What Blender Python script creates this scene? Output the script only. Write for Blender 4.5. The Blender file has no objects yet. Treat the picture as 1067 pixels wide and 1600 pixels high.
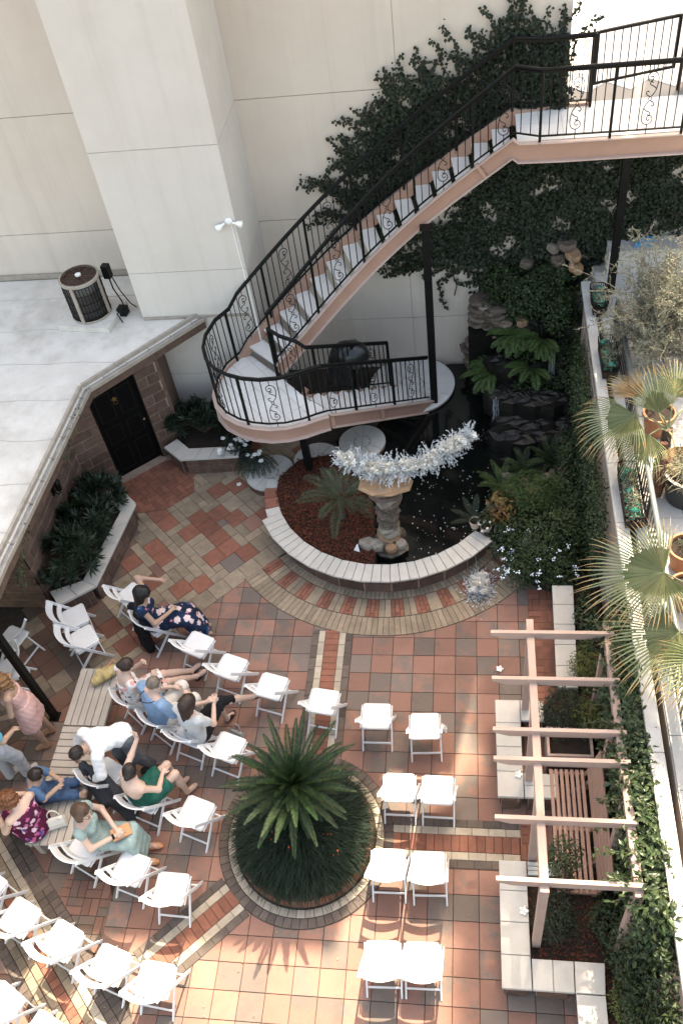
import bpy, math, random
import numpy as np
from mathutils import Vector, Matrix
R = math.radians
rnd = random.Random(7)
nrg = np.random.default_rng(11)
scn = bpy.context.scene
COL = scn.collection

# ------------------------------------------------------------------ camera, light, exposure
cam_d = bpy.data.cameras.new('camera')
cam = bpy.data.objects.new('camera', cam_d); COL.objects.link(cam)
cam.location = (0.28494, -7.07680, 11.21048)
cam.rotation_euler = (0.727141, 0.116004, 0.091706)
cam_d.sensor_fit = 'VERTICAL'; cam_d.sensor_height = 36.0
cam_d.lens = 1399.066 / 1600 * 36.0
cam_d.clip_start = 0.1; cam_d.clip_end = 500
scn.camera = cam
scn.render.filter_size = 1.1
SUN_DIR = Vector((0.20 * math.cos(R(55)), 0.98 * math.cos(R(55)), math.sin(R(55)))).normalized()   # towards the sun
world = bpy.data.worlds.new('World'); scn.world = world; world.use_nodes = True
wn = world.node_tree.nodes; wl = world.node_tree.links
sky = wn.new('ShaderNodeTexSky'); sky.sky_type = 'NISHITA'; sky.sun_disc = False
sky.sun_elevation = math.asin(SUN_DIR.z); sky.sun_rotation = math.atan2(SUN_DIR.x, SUN_DIR.y)
sky.air_density = 1.0; sky.dust_density = 3.0; sky.ozone_density = 0.6
bg = wn['Background']; bg.inputs[1].default_value = 0.15
wl.new(sky.outputs[0], bg.inputs[0])
sun_d = bpy.data.lights.new('sun', 'SUN'); sun_d.energy = 2.9; sun_d.angle = R(0.55); sun_d.color = (1.0, 0.975, 0.955)
sun = bpy.data.objects.new('sun', sun_d); COL.objects.link(sun)
sun.rotation_euler = SUN_DIR.to_track_quat('Z', 'Y').to_euler()
sun.location = (10, 40, 60)
vs = scn.view_settings
vs.view_transform = 'Standard'; vs.look = 'None'; vs.exposure = 2.38; vs.gamma = 1.0
try:
    vs.use_curve_mapping = False; vs.use_white_balance = True; vs.white_balance_temperature = 8600; vs.white_balance_tint = 8
except Exception: pass

# ------------------------------------------------------------------ materials
def mat(name, c1, c2=None, ns=6.0, rough=0.7, bump=0.0, bs=60.0, var=0.0, spec=0.35, metal=0.0, speck=None, sps=220.0, spa=0.35, dirt=None, ds=1.6, da=0.4, transl=0.0, hue=0.0, streak=None, sa=0.2):
    m = bpy.data.materials.new(name); m.use_nodes = True
    N = m.node_tree.nodes; L = m.node_tree.links; b = N['Principled BSDF']
    b.inputs['Roughness'].default_value = rough; b.inputs['Metallic'].default_value = metal
    b.inputs['Specular IOR Level'].default_value = spec
    geo = N.new('ShaderNodeNewGeometry'); oi = N.new('ShaderNodeObjectInfo')
    ad = N.new('ShaderNodeMath'); ad.operation = 'ADD'; L.new(oi.outputs['Random'], ad.inputs[0]); L.new(geo.outputs['Random Per Island'], ad.inputs[1])
    fr = N.new('ShaderNodeMath'); fr.operation = 'FRACT'; L.new(ad.outputs[0], fr.inputs[0])
    def noise(sc, det=4.0, ro=0.6):
        n = N.new('ShaderNodeTexNoise'); n.inputs['Scale'].default_value = sc; n.inputs['Detail'].default_value = det; n.inputs['Roughness'].default_value = ro
        L.new(geo.outputs['Position'], n.inputs['Vector']); return n
    def ramp(src, a, bb):
        r = N.new('ShaderNodeMapRange'); r.inputs[1].default_value = a; r.inputs[2].default_value = bb; r.clamp = True
        L.new(src, r.inputs[0]); return r.outputs[0]
    def mix(f, a, bb, mode='MIX'):
        x = N.new('ShaderNodeMix'); x.data_type = 'RGBA'; x.blend_type = mode
        if isinstance(f, (int, float)): x.inputs[0].default_value = f
        else: L.new(f, x.inputs[0])
        for s, v in ((6, a), (7, bb)):
            if isinstance(v, tuple): x.inputs[s].default_value = (*v, 1)
            else: L.new(v, x.inputs[s])
        return x.outputs[2]
    col = None
    if c2 is not None: col = mix(ramp(noise(ns).outputs[0], 0.35, 0.68), c1, c2)
    else: col = mix(0.0, c1, c1)
    if dirt is not None:
        d = N.new('ShaderNodeMath'); d.operation = 'MULTIPLY'; L.new(ramp(noise(ds, 6, 0.65).outputs[0], 0.48, 0.72), d.inputs[0]); d.inputs[1].default_value = da
        col = mix(d.outputs[0], col, dirt)
    if streak is not None:
        vm = N.new('ShaderNodeVectorMath'); vm.operation = 'MULTIPLY'; L.new(geo.outputs['Position'], vm.inputs[0]); vm.inputs[1].default_value = (4.5, 4.5, 0.16)
        n = N.new('ShaderNodeTexNoise'); n.inputs['Scale'].default_value = 1.0; n.inputs['Detail'].default_value = 6; n.inputs['Roughness'].default_value = .7; L.new(vm.outputs[0], n.inputs['Vector'])
        k = N.new('ShaderNodeMath'); k.operation = 'MULTIPLY'; L.new(ramp(n.outputs[0], .5, .72), k.inputs[0]); k.inputs[1].default_value = sa
        col = mix(k.outputs[0], col, streak)
    if speck is not None:
        s = N.new('ShaderNodeMath'); s.operation = 'MULTIPLY'; L.new(ramp(noise(sps, 2, 0.5).outputs[0], 0.58, 0.72), s.inputs[0]); s.inputs[1].default_value = spa
        col = mix(s.outputs[0], col, speck)
    if var > 0 or hue > 0:
        h = N.new('ShaderNodeHueSaturation'); L.new(col, h.inputs['Color'])
        v = N.new('ShaderNodeMapRange'); v.inputs[3].default_value = 1 - var; v.inputs[4].default_value = 1 + var; L.new(fr.outputs[0], v.inputs[0]); L.new(v.outputs[0], h.inputs['Value'])
        if hue > 0:
            f2 = N.new('ShaderNodeMath'); f2.operation = 'MULTIPLY'; f2.inputs[1].default_value = 7.31; L.new(fr.outputs[0], f2.inputs[0])
            f3 = N.new('ShaderNodeMath'); f3.operation = 'FRACT'; L.new(f2.outputs[0], f3.inputs[0])
            v2 = N.new('ShaderNodeMapRange'); v2.inputs[3].default_value = 0.5 - hue; v2.inputs[4].default_value = 0.5 + hue; L.new(f3.outputs[0], v2.inputs[0]); L.new(v2.outputs[0], h.inputs['Hue'])
        col = h.outputs[0]
    L.new(col, b.inputs['Base Color'])
    if bump > 0:
        bp = N.new('ShaderNodeBump'); bp.inputs['Strength'].default_value = bump; bp.inputs['Distance'].default_value = 0.01
        L.new(noise(bs, 5, 0.6).outputs[0], bp.inputs['Height']); L.new(bp.outputs[0], b.inputs['Normal'])
    if transl > 0:
        t = N.new('ShaderNodeBsdfTranslucent'); L.new(col, t.inputs[0]); ms = N.new('ShaderNodeMixShader'); ms.inputs[0].default_value = transl
        L.new(b.outputs[0], ms.inputs[1]); L.new(t.outputs[0], ms.inputs[2]); L.new(ms.outputs[0], N['Material Output'].inputs['Surface'])
    m['_'] = 1
    return m

def paver_mat(name, red, grey, bias, speck=(0.5, 0.42, 0.36)):
    """blended concrete paver: every stone lies somewhere between two pigments, some change half way"""
    m = bpy.data.materials.new(name); m.use_nodes = True
    N = m.node_tree.nodes; L = m.node_tree.links; b = N['Principled BSDF']
    b.inputs['Roughness'].default_value = 0.72; b.inputs['Specular IOR Level'].default_value = 0.3
    geo = N.new('ShaderNodeNewGeometry'); oi = N.new('ShaderNodeObjectInfo')
    def math_(op, a, c):
        n = N.new('ShaderNodeMath'); n.operation = op
        for i, v in enumerate((a, c)):
            if isinstance(v, (int, float)): n.inputs[i].default_value = v
            else: L.new(v, n.inputs[i])
        return n.outputs[0]
    def noise(sc, det, ro):
        n = N.new('ShaderNodeTexNoise'); n.inputs['Scale'].default_value = sc; n.inputs['Detail'].default_value = det; n.inputs['Roughness'].default_value = ro
        L.new(geo.outputs['Position'], n.inputs['Vector']); return n.outputs[0]
    def rng(src, a, bb, c=0.0, d=1.0):
        r = N.new('ShaderNodeMapRange'); r.inputs[1].default_value = a; r.inputs[2].default_value = bb; r.inputs[3].default_value = c; r.inputs[4].default_value = d; r.clamp = True
        L.new(src, r.inputs[0]); return r.outputs[0]
    def mix(f, a, bb):
        x = N.new('ShaderNodeMix'); x.data_type = 'RGBA'
        if isinstance(f, (int, float)): x.inputs[0].default_value = f
        else: L.new(f, x.inputs[0])
        for s, v in ((6, a), (7, bb)):
            if isinstance(v, tuple): x.inputs[s].default_value = (*v, 1)
            else: L.new(v, x.inputs[s])
        return x.outputs[2]
    r0 = math_('FRACT', math_('ADD', oi.outputs['Random'], geo.outputs['Random Per Island']), 0)
    r1 = math_('FRACT', math_('MULTIPLY', r0, 13.7), 0)
    blend = rng(math_('ADD', math_('ADD', r0, rng(noise(3.2, 2, 0.5), 0.3, 0.7, -0.28, 0.28)), rng(noise(16, 4, 0.6), 0.3, 0.7, -0.12, 0.12)), bias - 0.12, bias + 0.16)
    col = mix(blend, red, grey)
    col = mix(math_('MULTIPLY', rng(noise(260, 2, 0.5), 0.60, 0.70), 0.35), col, speck)
    col = mix(math_('MULTIPLY', rng(noise(150, 2, 0.5), 0.60, 0.72), 0.45), col, (0.03, 0.022, 0.018))
    col = mix(math_('MULTIPLY', rng(noise(1.1, 6, 0.65), 0.5, 0.75), 0.4), col, (0.055, 0.042, 0.034))
    h = N.new('ShaderNodeHueSaturation'); L.new(col, h.inputs['Color']); L.new(rng(r1, 0, 1, 0.8, 1.18), h.inputs['Value'])
    L.new(h.outputs[0], b.inputs['Base Color'])
    bp = N.new('ShaderNodeBump'); bp.inputs['Strength'].default_value = 0.35; bp.inputs['Distance'].default_value = 0.006
    L.new(noise(170, 4, 0.7), bp.inputs['Height']); L.new(bp.outputs[0], b.inputs['Normal'])
    return m

M = {}
M['paver'] = paver_mat('paver_blend', (0.270, 0.138, 0.102), (0.165, 0.127, 0.106), 0.60)
M['paver_dark'] = paver_mat('paver_old', (0.185, 0.095, 0.068), (0.125, 0.092, 0.072), 0.55)
M['red'] = mat('red_paver', (0.26, 0.098, 0.062), (0.20, 0.078, 0.05), 9, 0.75, 0.3, 150, 0.2, speck=(0.4, 0.25, 0.18), spa=0.3, dirt=(0.06, 0.035, 0.025), da=0.45)
M['beige'] = mat('beige_paver', (0.315, 0.238, 0.165), (0.235, 0.178, 0.124), 7, 0.78, 0.3, 150, 0.18, speck=(0.08, 0.06, 0.05), spa=0.4, dirt=(0.09, 0.07, 0.05), da=0.5)
M['cream_brick'] = mat('cream_edge_paver', (0.46, 0.39, 0.30), (0.36, 0.30, 0.23), 8, 0.75, 0.25, 150, 0.13, speck=(0.15, 0.12, 0.1), spa=0.3, dirt=(0.14, 0.11, 0.08), da=0.4)
M['greybrick'] = mat('charcoal_paver', (0.125, 0.095, 0.078), (0.09, 0.068, 0.056), 8, 0.78, 0.3, 150, 0.2, speck=(0.3, 0.25, 0.2), spa=0.25)
M['grout'] = mat('joint_sand', (0.052, 0.04, 0.032), (0.035, 0.026, 0.02), 12, 0.95, 0.3, 120)
M['stucco'] = mat('cream_stucco', (0.61, 0.525, 0.445), (0.575, 0.49, 0.415), 1.2, 0.88, 0.22, 240, spec=0.2, dirt=(0.50, 0.42, 0.34), ds=0.7, da=0.35, streak=(0.42, 0.35, 0.29), sa=0.34)
M['stucco_joint'] = mat('stucco_reveal', (0.46, 0.395, 0.33), None, rough=0.9)
M['pil'] = mat('pilaster_stucco', (0.61, 0.555, 0.50), (0.58, 0.525, 0.47), 1.5, 0.88, 0.22, 240, spec=0.2, dirt=(0.5, 0.45, 0.39), ds=0.8, da=0.3, streak=(0.44, 0.385, 0.33), sa=0.30)
M['roof'] = mat('white_roof_coating', (0.64, 0.595, 0.54), (0.56, 0.515, 0.46), 2.2, 0.85, 0.45, 30, dirt=(0.33, 0.295, 0.25), ds=1.5, da=0.6)
M['seam'] = mat('roof_seam_grime', (0.40, 0.37, 0.33), (0.50, 0.47, 0.43), 7, 0.9)
M['trim'] = mat('weathered_trim', (0.36, 0.31, 0.26), (0.28, 0.235, 0.19), 9, 0.6, 0.2, 80)
M['gutter'] = mat('grey_gutter_metal', (0.34, 0.345, 0.34), (0.25, 0.25, 0.245), 6, 0.45, 0.1, 60, metal=0.3)
M['block'] = mat('brown_split_block', (0.155, 0.092, 0.066), (0.10, 0.06, 0.045), 10, 0.9, 0.7, 55, 0.22, dirt=(0.055, 0.038, 0.03), da=0.5)
M['mortar'] = mat('pinkish_mortar', (0.34, 0.25, 0.2), (0.27, 0.195, 0.155), 10, 0.95, 0.3, 120)
M['black'] = mat('black_paint', (0.004, 0.004, 0.004), (0.007, 0.007, 0.006), 14, 0.5, 0.05, 90, spec=0.18)
M['door'] = mat('black_door_paint', (0.003, 0.003, 0.003), None, rough=0.6, spec=0.1)
M['rust_iron'] = mat('thin_iron', (0.008, 0.005, 0.004), (0.022, 0.009, 0.007), 20, 0.5, spec=0.2)
M['brass'] = mat('aged_brass', (0.3, 0.21, 0.09), None, rough=0.4, metal=0.9)
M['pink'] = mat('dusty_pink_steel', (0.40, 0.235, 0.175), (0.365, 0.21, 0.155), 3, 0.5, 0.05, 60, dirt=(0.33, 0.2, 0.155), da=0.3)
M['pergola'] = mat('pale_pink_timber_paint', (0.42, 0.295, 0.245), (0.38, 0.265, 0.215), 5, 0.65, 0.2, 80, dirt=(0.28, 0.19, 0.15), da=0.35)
M['flange'] = mat('lit_flange_pink_steel', (0.53, 0.39, 0.33), (0.48, 0.345, 0.29), 4, 0.55, 0.05, 60, dirt=(0.36, 0.24, 0.19), da=0.35)  # paler than the web pink: light on the flanges put into the colour
M['tread'] = mat('white_marble_tile', (0.68, 0.655, 0.62), (0.62, 0.60, 0.57), 3, 0.4, 0.03, 50, 0.035, dirt=(0.5, 0.47, 0.43), da=0.3)
M['tread_joint'] = mat('tile_joint', (0.25, 0.23, 0.21), None, rough=0.9)
M['cap'] = mat('cream_cap_stone', (0.54, 0.505, 0.455), (0.475, 0.44, 0.39), 4, 0.7, 0.12, 120, 0.05, dirt=(0.4, 0.36, 0.31), da=0.3)
M['slat'] = mat('cream_composite_slat', (0.51, 0.475, 0.425), (0.455, 0.42, 0.37), 5, 0.6, 0.08, 90, 0.05, dirt=(0.38, 0.35, 0.31), da=0.3)
M['taupe'] = mat('taupe_composite_slat', (0.40, 0.36, 0.315), (0.365, 0.325, 0.285), 5, 0.6, 0.08, 90, 0.05, dirt=(0.26, 0.23, 0.19), da=0.3)
M['resin'] = mat('white_chair_resin', (0.70, 0.70, 0.70), (0.66, 0.66, 0.655), 6, 0.4, 0.04, 70, 0.03, 0.4, dirt=(0.5, 0.48, 0.45), ds=5.0, da=0.25)
M['rock'] = mat('stacked_flagstone', (0.185, 0.14, 0.105), (0.09, 0.068, 0.052), 11, 0.85, 0.6, 40, 0.25, dirt=(0.05, 0.045, 0.035), da=0.6, hue=0.02)
M['rock_or'] = mat('orange_flagstone', (0.40, 0.22, 0.115), (0.27, 0.17, 0.11), 7, 0.8, 0.6, 40, 0.2, dirt=(0.09, 0.06, 0.04), da=0.5)
M['rock_pale'] = mat('pale_limestone', (0.31, 0.26, 0.205), (0.19, 0.155, 0.12), 11, 0.85, 0.5, 40, 0.15)
M['rock_wet'] = mat('wet_black_rock', (0.006, 0.0055, 0.005), (0.016, 0.014, 0.011), 9, 0.35, 1.0, 26, 0.3, spec=0.3)
M['mulch'] = mat('red_bark', (0.15, 0.04, 0.018), (0.075, 0.022, 0.012), 30, 0.9, 0.5, 60, 0.5)
M['soil'] = mat('dark_soil', (0.03, 0.02, 0.014), (0.018, 0.012, 0.009), 12, 0.95, 0.6, 50)
M['terracotta'] = mat('terracotta', (0.36, 0.155, 0.08), (0.28, 0.12, 0.065), 7, 0.75, 0.2, 60)
M['blackpot'] = mat('black_glazed_pot', (0.015, 0.016, 0.016), None, rough=0.3, spec=0.5)
M['whitepot'] = mat('whitewashed_clay_pot', (0.55, 0.45, 0.38), (0.45, 0.32, 0.25), 8, 0.8, 0.2, 60)
M['slab'] = mat('terrace_slab', (0.50, 0.475, 0.44), (0.43, 0.405, 0.37), 3, 0.8, 0.2, 90, 0.06, dirt=(0.3, 0.26, 0.22), da=0.4)
M['concrete'] = mat('painted_coping', (0.60, 0.57, 0.53), (0.53, 0.50, 0.455), 5, 0.8, 0.2, 70, 0.04, dirt=(0.33, 0.29, 0.25), da=0.45)
M['ground'] = mat('ground', (0.10, 0.08, 0.06), (0.07, 0.055, 0.045), 2, 0.95, 0.3, 20)
M['blue'] = mat('blue_plastic', (0.02, 0.22, 0.42), None, rough=0.4)
M['floodwhite'] = mat('white_lamp_housing', (0.78, 0.77, 0.74), None, rough=0.35)
M['rust'] = mat('rusty_fan_guard', (0.16, 0.065, 0.035), (0.06, 0.035, 0.025), 30, 0.8, 0.3, 90)
M['pipe'] = mat('grey_green_pipe', (0.19, 0.215, 0.215), (0.14, 0.155, 0.155), 9, 0.45, 0.1, 50, metal=0.3)
M['bark'] = mat('bark', (0.13, 0.09, 0.06), (0.07, 0.05, 0.035), 20, 0.95, 0.7, 40)
def leafm(name, c1, c2, var=0.35, rough=0.5, transl=0.15, hue=0.02, ns=5, spec=0.35): return mat(name, c1, c2, ns, rough, 0, 40, var, spec, transl=transl, hue=hue)
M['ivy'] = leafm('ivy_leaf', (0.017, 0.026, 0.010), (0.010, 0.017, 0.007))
M['ivy_bright'] = leafm('bright_ivy_leaf', (0.036, 0.060, 0.019), (0.018, 0.034, 0.011), 0.5)  # brighter green leaf shared by the flowering bush, pond and waterfall plants
M['oleander'] = leafm('dark_glossy_leaf', (0.014, 0.026, 0.014), (0.022, 0.037, 0.021), 0.45, 0.4)
M['sago'] = leafm('sago_frond', (0.020, 0.040, 0.012), (0.010, 0.022, 0.008), 0.5, 0.45, 0.05, 0.02, 9, 0.22)
M['liriope'] = leafm('strap_grass_blade', (0.013, 0.023, 0.015), (0.021, 0.035, 0.022), 0.55, 0.55, 0.1, 0.02, 5, 0.12)
M['fern'] = leafm('fern_frond', (0.058, 0.098, 0.026), (0.034, 0.066, 0.018), 0.3, 0.55)
M['shrub'] = leafm('box_shrub_leaf', (0.032, 0.050, 0.016), (0.020, 0.034, 0.011), 0.4)
M['hedge'] = leafm('hedge_leaf', (0.046, 0.070, 0.026), (0.026, 0.043, 0.016), 0.4, 0.38)
M['conifer'] = leafm('dark_conifer_leaf', (0.013, 0.024, 0.012), (0.020, 0.032, 0.014), 0.4)
M['golden'] = leafm('yellow_green_conifer', (0.13, 0.14, 0.035), (0.075, 0.095, 0.028), 0.35)
M['fan'] = leafm('fan_palm_leaf', (0.235, 0.245, 0.135), (0.15, 0.175, 0.08), 0.25, 0.36, 0.15, 0.015, 3, 0.5)
M['fan_dead'] = leafm('dry_palm_leaf', (0.42, 0.30, 0.15), (0.32, 0.21, 0.10), 0.25, 0.7, 0.2)
M['olive'] = leafm('silver_grey_leaf', (0.27, 0.265, 0.19), (0.19, 0.19, 0.125), 0.3, 0.6)
M['twig'] = mat('pale_twig', (0.30, 0.25, 0.18), (0.22, 0.18, 0.13), 12, 0.85)
M['straw'] = leafm('dry_grass', (0.32, 0.28, 0.18), (0.22, 0.2, 0.12), 0.3, 0.7)
M['glass_green'] = mat('green_glass_pebble', (0.012, 0.10, 0.065), (0.02, 0.17, 0.115), 30, 0.12, 0, 40, 0.4, spec=0.6)
M['silverleaf'] = leafm('silver_blue_foliage', (0.66, 0.68, 0.68), (0.52, 0.555, 0.57), 0.2, 0.6)
M['petal'] = mat('white_petal', (0.82, 0.80, 0.76), None, rough=0.6, var=0.06)
M['cream_petal'] = mat('cream_rose_petal', (0.80, 0.74, 0.63), (0.84, 0.80, 0.74), 40, 0.6, var=0.06)
M['blue_petal'] = mat('pale_blue_petal', (0.66, 0.75, 0.84), None, rough=0.6, var=0.08)
M['orange_flower'] = mat('orange_red_petal', (0.75, 0.07, 0.03), (0.8, 0.16, 0.03), 40, 0.5, var=0.15)

# ------------------------------------------------------------------ mesh helpers
class MB:
    def __init__(s): s.v = []; s.f = []; s.mi = []; s.cur = 0
    def add(s, vs, fs):
        o = len(s.v); s.v += [tuple(v) for v in vs]; s.f += [tuple(i + o for i in f) for f in fs]; s.mi += [s.cur] * len(fs); return s
    def box(s, x0, x1, y0, y1, z0, z1, mx=None):
        vs = [Vector(p) for p in ((x0,y0,z0),(x1,y0,z0),(x1,y1,z0),(x0,y1,z0),(x0,y0,z1),(x1,y0,z1),(x1,y1,z1),(x0,y1,z1))]
        if mx is not None: vs = [mx @ v for v in vs]
        return s.add(vs, [(0,3,2,1),(4,5,6,7),(0,1,5,4),(1,2,6,5),(2,3,7,6),(3,0,4,7)])
    def prism(s, poly, z0, z1, ch=0.0, mx=None):
        n = len(poly)
        if ch > 0:
            c = (sum(p[0] for p in poly)/n, sum(p[1] for p in poly)/n)
            top = inset(poly, ch)
            vs = [(p[0],p[1],z0) for p in poly] + [(p[0],p[1],z1-ch) for p in poly] + [(p[0],p[1],z1) for p in top]
            fs = [tuple(range(2*n,3*n))]
            for k in (0, n):
                fs += [(k+i, k+(i+1)%n, k+n+(i+1)%n, k+n+i) for i in range(n)]
        else:
            vs = [(p[0],p[1],z0) for p in poly] + [(p[0],p[1],z1) for p in poly]
            fs = [tuple(range(n-1,-1,-1)), tuple(range(n,2*n))] + [(i,(i+1)%n,n+(i+1)%n,n+i) for i in range(n)]
        if mx is not None: vs = [mx @ Vector(v) for v in vs]
        return s.add(vs, fs)
    def bar(s, p, q, w, h, up=(0,0,1), ch=0.0):
        p = Vector(p); q = Vector(q); d = (q-p); L = d.length; d.normalize(); u = Vector(up)
        x = d.cross(u)
        if x.length < 1e-4: x = d.cross(Vector((0,1,0)))
        x.normalize(); u = x.cross(d)
        mx = Matrix((( x.x, d.x, u.x, p.x),(x.y, d.y, u.y, p.y),(x.z, d.z, u.z, p.z),(0,0,0,1)))
        if ch > 0:
            poly = [(-w/2+ch,-h/2),(w/2-ch,-h/2),(w/2,-h/2+ch),(w/2,h/2-ch),(w/2-ch,h/2),(-w/2+ch,h/2),(-w/2,h/2-ch),(-w/2,-h/2+ch)]
            n = 8; vs = [mx @ Vector((a,0,b)) for a,b in poly] + [mx @ Vector((a,L,b)) for a,b in poly]
            return s.add(vs, [tuple(range(n)), tuple(range(2*n-1,n-1,-1))] + [(i,n+i,n+(i+1)%n,(i+1)%n) for i in range(n)])
        return s.box(-w/2, w/2, 0, L, -h/2, h/2, mx)
    def tube(s, pts, r, n=6, closed=False, caps=True):
        P = [Vector(p) for p in pts]; m = len(P); rs = r if isinstance(r, (list, tuple)) else [r]*m
        vs = []; ref = None
        for i in range(m):
            if closed: t = P[(i+1)%m] - P[i-1]
            else: t = P[min(i+1,m-1)] - P[max(i-1,0)]
            if t.length < 1e-7: t = Vector((0,0,1))
            t.normalize()
            if ref is None:
                ref = t.orthogonal().normalized() if abs(t.z) > 0.95 else t.cross(Vector((0,0,1))).normalized()
            ref = (ref - t*ref.dot(t))
            if ref.length < 1e-5: ref = t.orthogonal()
            ref.normalize(); b = t.cross(ref)
            for k in range(n):
                a = 2*math.pi*k/n + math.pi/n
                vs.append(P[i] + (ref*math.cos(a) + b*math.sin(a))*rs[i])
        fs = []
        for i in range(m if closed else m-1):
            j = (i+1) % m
            fs += [(i*n+k, i*n+(k+1)%n, j*n+(k+1)%n, j*n+k) for k in range(n)]
        if caps and not closed: fs += [tuple(range(n-1,-1,-1)), tuple((m-1)*n+k for k in range(n))]
        return s.add(vs, fs)
    def lathe(s, prof, n=20, c=(0,0,0), mx=None, caps=True):
        vs = []; m = len(prof)
        for r, z in prof:
            for k in range(n):
                a = 2*math.pi*k/n; v = Vector((c[0]+r*math.cos(a), c[1]+r*math.sin(a), c[2]+z)); vs.append(mx @ v if mx is not None else v)
        fs = [(i*n+k, i*n+(k+1)%n, (i+1)*n+(k+1)%n, (i+1)*n+k) for i in range(m-1) for k in range(n)]
        if caps: fs += [tuple(range(n-1,-1,-1)), tuple((m-1)*n+k for k in range(n))]
        return s.add(vs, fs)
    def ell(s, c, r, nu=10, nv=7, mx=None, jit=0.0, rg=None):
        if isinstance(r, (int, float)): r = (r, r, r)
        vs = []; fs = []
        for i in range(nv+1):
            t = math.pi*i/nv
            for k in range(nu):
                a = 2*math.pi*k/nu; q = 1 + (rg.uniform(-jit, jit) if jit else 0)
                v = Vector((r[0]*math.sin(t)*math.cos(a)*q, r[1]*math.sin(t)*math.sin(a)*q, r[2]*math.cos(t)*q))
                if mx is not None: v = mx @ v
                vs.append(v + Vector(c))
        for i in range(nv):
            for k in range(nu): fs.append((i*nu+k, (i+1)*nu+k, (i+1)*nu+(k+1)%nu, i*nu+(k+1)%nu))
        return s.add(vs, fs)
    def mesh(s, name, mats, smooth=False):
        me = bpy.data.meshes.new(name); me.from_pydata(s.v, [], s.f)
        for m in (mats if isinstance(mats, (list, tuple)) else [mats]): me.materials.append(m)
        if len(set(s.mi)) > 1 or (s.mi and s.mi[0]): me.polygons.foreach_set('material_index', s.mi)
        if smooth: me.polygons.foreach_set('use_smooth', [True]*len(me.polygons))
        me.update(); return me
    def build(s, name, mats, parent=None, smooth=False):
        return link(name, s.mesh(name, mats, smooth), parent)

def inset(poly, d):
    n = len(poly); out = []
    for i in range(n):
        a = poly[i-1]; b = poly[i]; c = poly[(i+1)%n]
        e1 = (b[0]-a[0], b[1]-a[1]); e2 = (c[0]-b[0], c[1]-b[1]); l1 = math.hypot(*e1) or 1e-9; l2 = math.hypot(*e2) or 1e-9
        n1 = (-e1[1]/l1, e1[0]/l1); n2 = (-e2[1]/l2, e2[0]/l2)
        k = 1 + n1[0]*n2[0] + n1[1]*n2[1]
        if k < 0.3: k = 0.3
        out.append((b[0] + d*(n1[0]+n2[0])/k, b[1] + d*(n1[1]+n2[1])/k))
    return out
def area(poly): return 0.5*sum(poly[i-1][0]*poly[i][1]-poly[i][0]*poly[i-1][1] for i in range(len(poly)))
def clip(poly, a, b, c):
    """keep the part of a convex polygon with a*x+b*y>=c"""
    out = []
    for i in range(len(poly)):
        p = poly[i-1]; q = poly[i]; fp = a*p[0]+b*p[1]-c; fq = a*q[0]+b*q[1]-c
        if (fp >= 0) != (fq >= 0):
            t = fp/(fp-fq); out.append((p[0]+t*(q[0]-p[0]), p[1]+t*(q[1]-p[1])))
        if fq >= 0: out.append(q)
    return out
def inpoly(x, y, poly):
    c = False
    for i in range(len(poly)):
        x1,y1 = poly[i-1]; x2,y2 = poly[i]
        if (y1 > y) != (y2 > y) and x < (x2-x1)*(y-y1)/(y2-y1)+x1: c = not c
    return c

def link(name, data, parent=None, loc=None):
    o = bpy.data.objects.new(name, data); COL.objects.link(o)
    if parent is not None: o.parent = parent
    if loc is not None: o.location = loc
    return o
def tag(o, label=None, cat=None, group=None, kind=None):
    if label: o['label'] = label
    if cat: o['category'] = cat
    if group: o['group'] = group
    if kind: o['kind'] = kind
    return o
def thing(name, label, cat, loc=(0,0,0), rz=0.0, group=None):
    o = link(name, None); o.location = loc; o.rotation_euler = (0,0,rz); o.empty_display_size = 0.1
    return tag(o, label, cat, group)
def copy_tree(o, parent=None):
    c = o.copy(); COL.objects.link(c); c.parent = parent
    for ch in o.children: copy_tree(ch, c)
    return c
def np_mesh(name, verts, faces, mats, mi=None, smooth=False):
    """verts (n,3), faces (m,k) numpy"""
    me = bpy.data.meshes.new(name); n = len(verts); m, k = faces.shape
    me.vertices.add(n); me.vertices.foreach_set('co', np.ascontiguousarray(verts, dtype=np.float32).ravel())
    me.loops.add(m*k); me.loops.foreach_set('vertex_index', np.ascontiguousarray(faces, dtype=np.int32).ravel())
    me.polygons.add(m); me.polygons.foreach_set('loop_start', np.arange(0, m*k, k, dtype=np.int32)); me.polygons.foreach_set('loop_total', np.full(m, k, dtype=np.int32))
    for x in (mats if isinstance(mats, (list, tuple)) else [mats]): me.materials.append(x)
    if mi is not None: me.polygons.foreach_set('material_index', np.asarray(mi, dtype=np.int32))
    me.polygons.foreach_set('use_smooth', np.full(m, smooth)); me.update(calc_edges=True); me.validate(); return me
def norm(a): return a/np.maximum(np.linalg.norm(a, axis=-1, keepdims=True), 1e-9)
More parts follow.
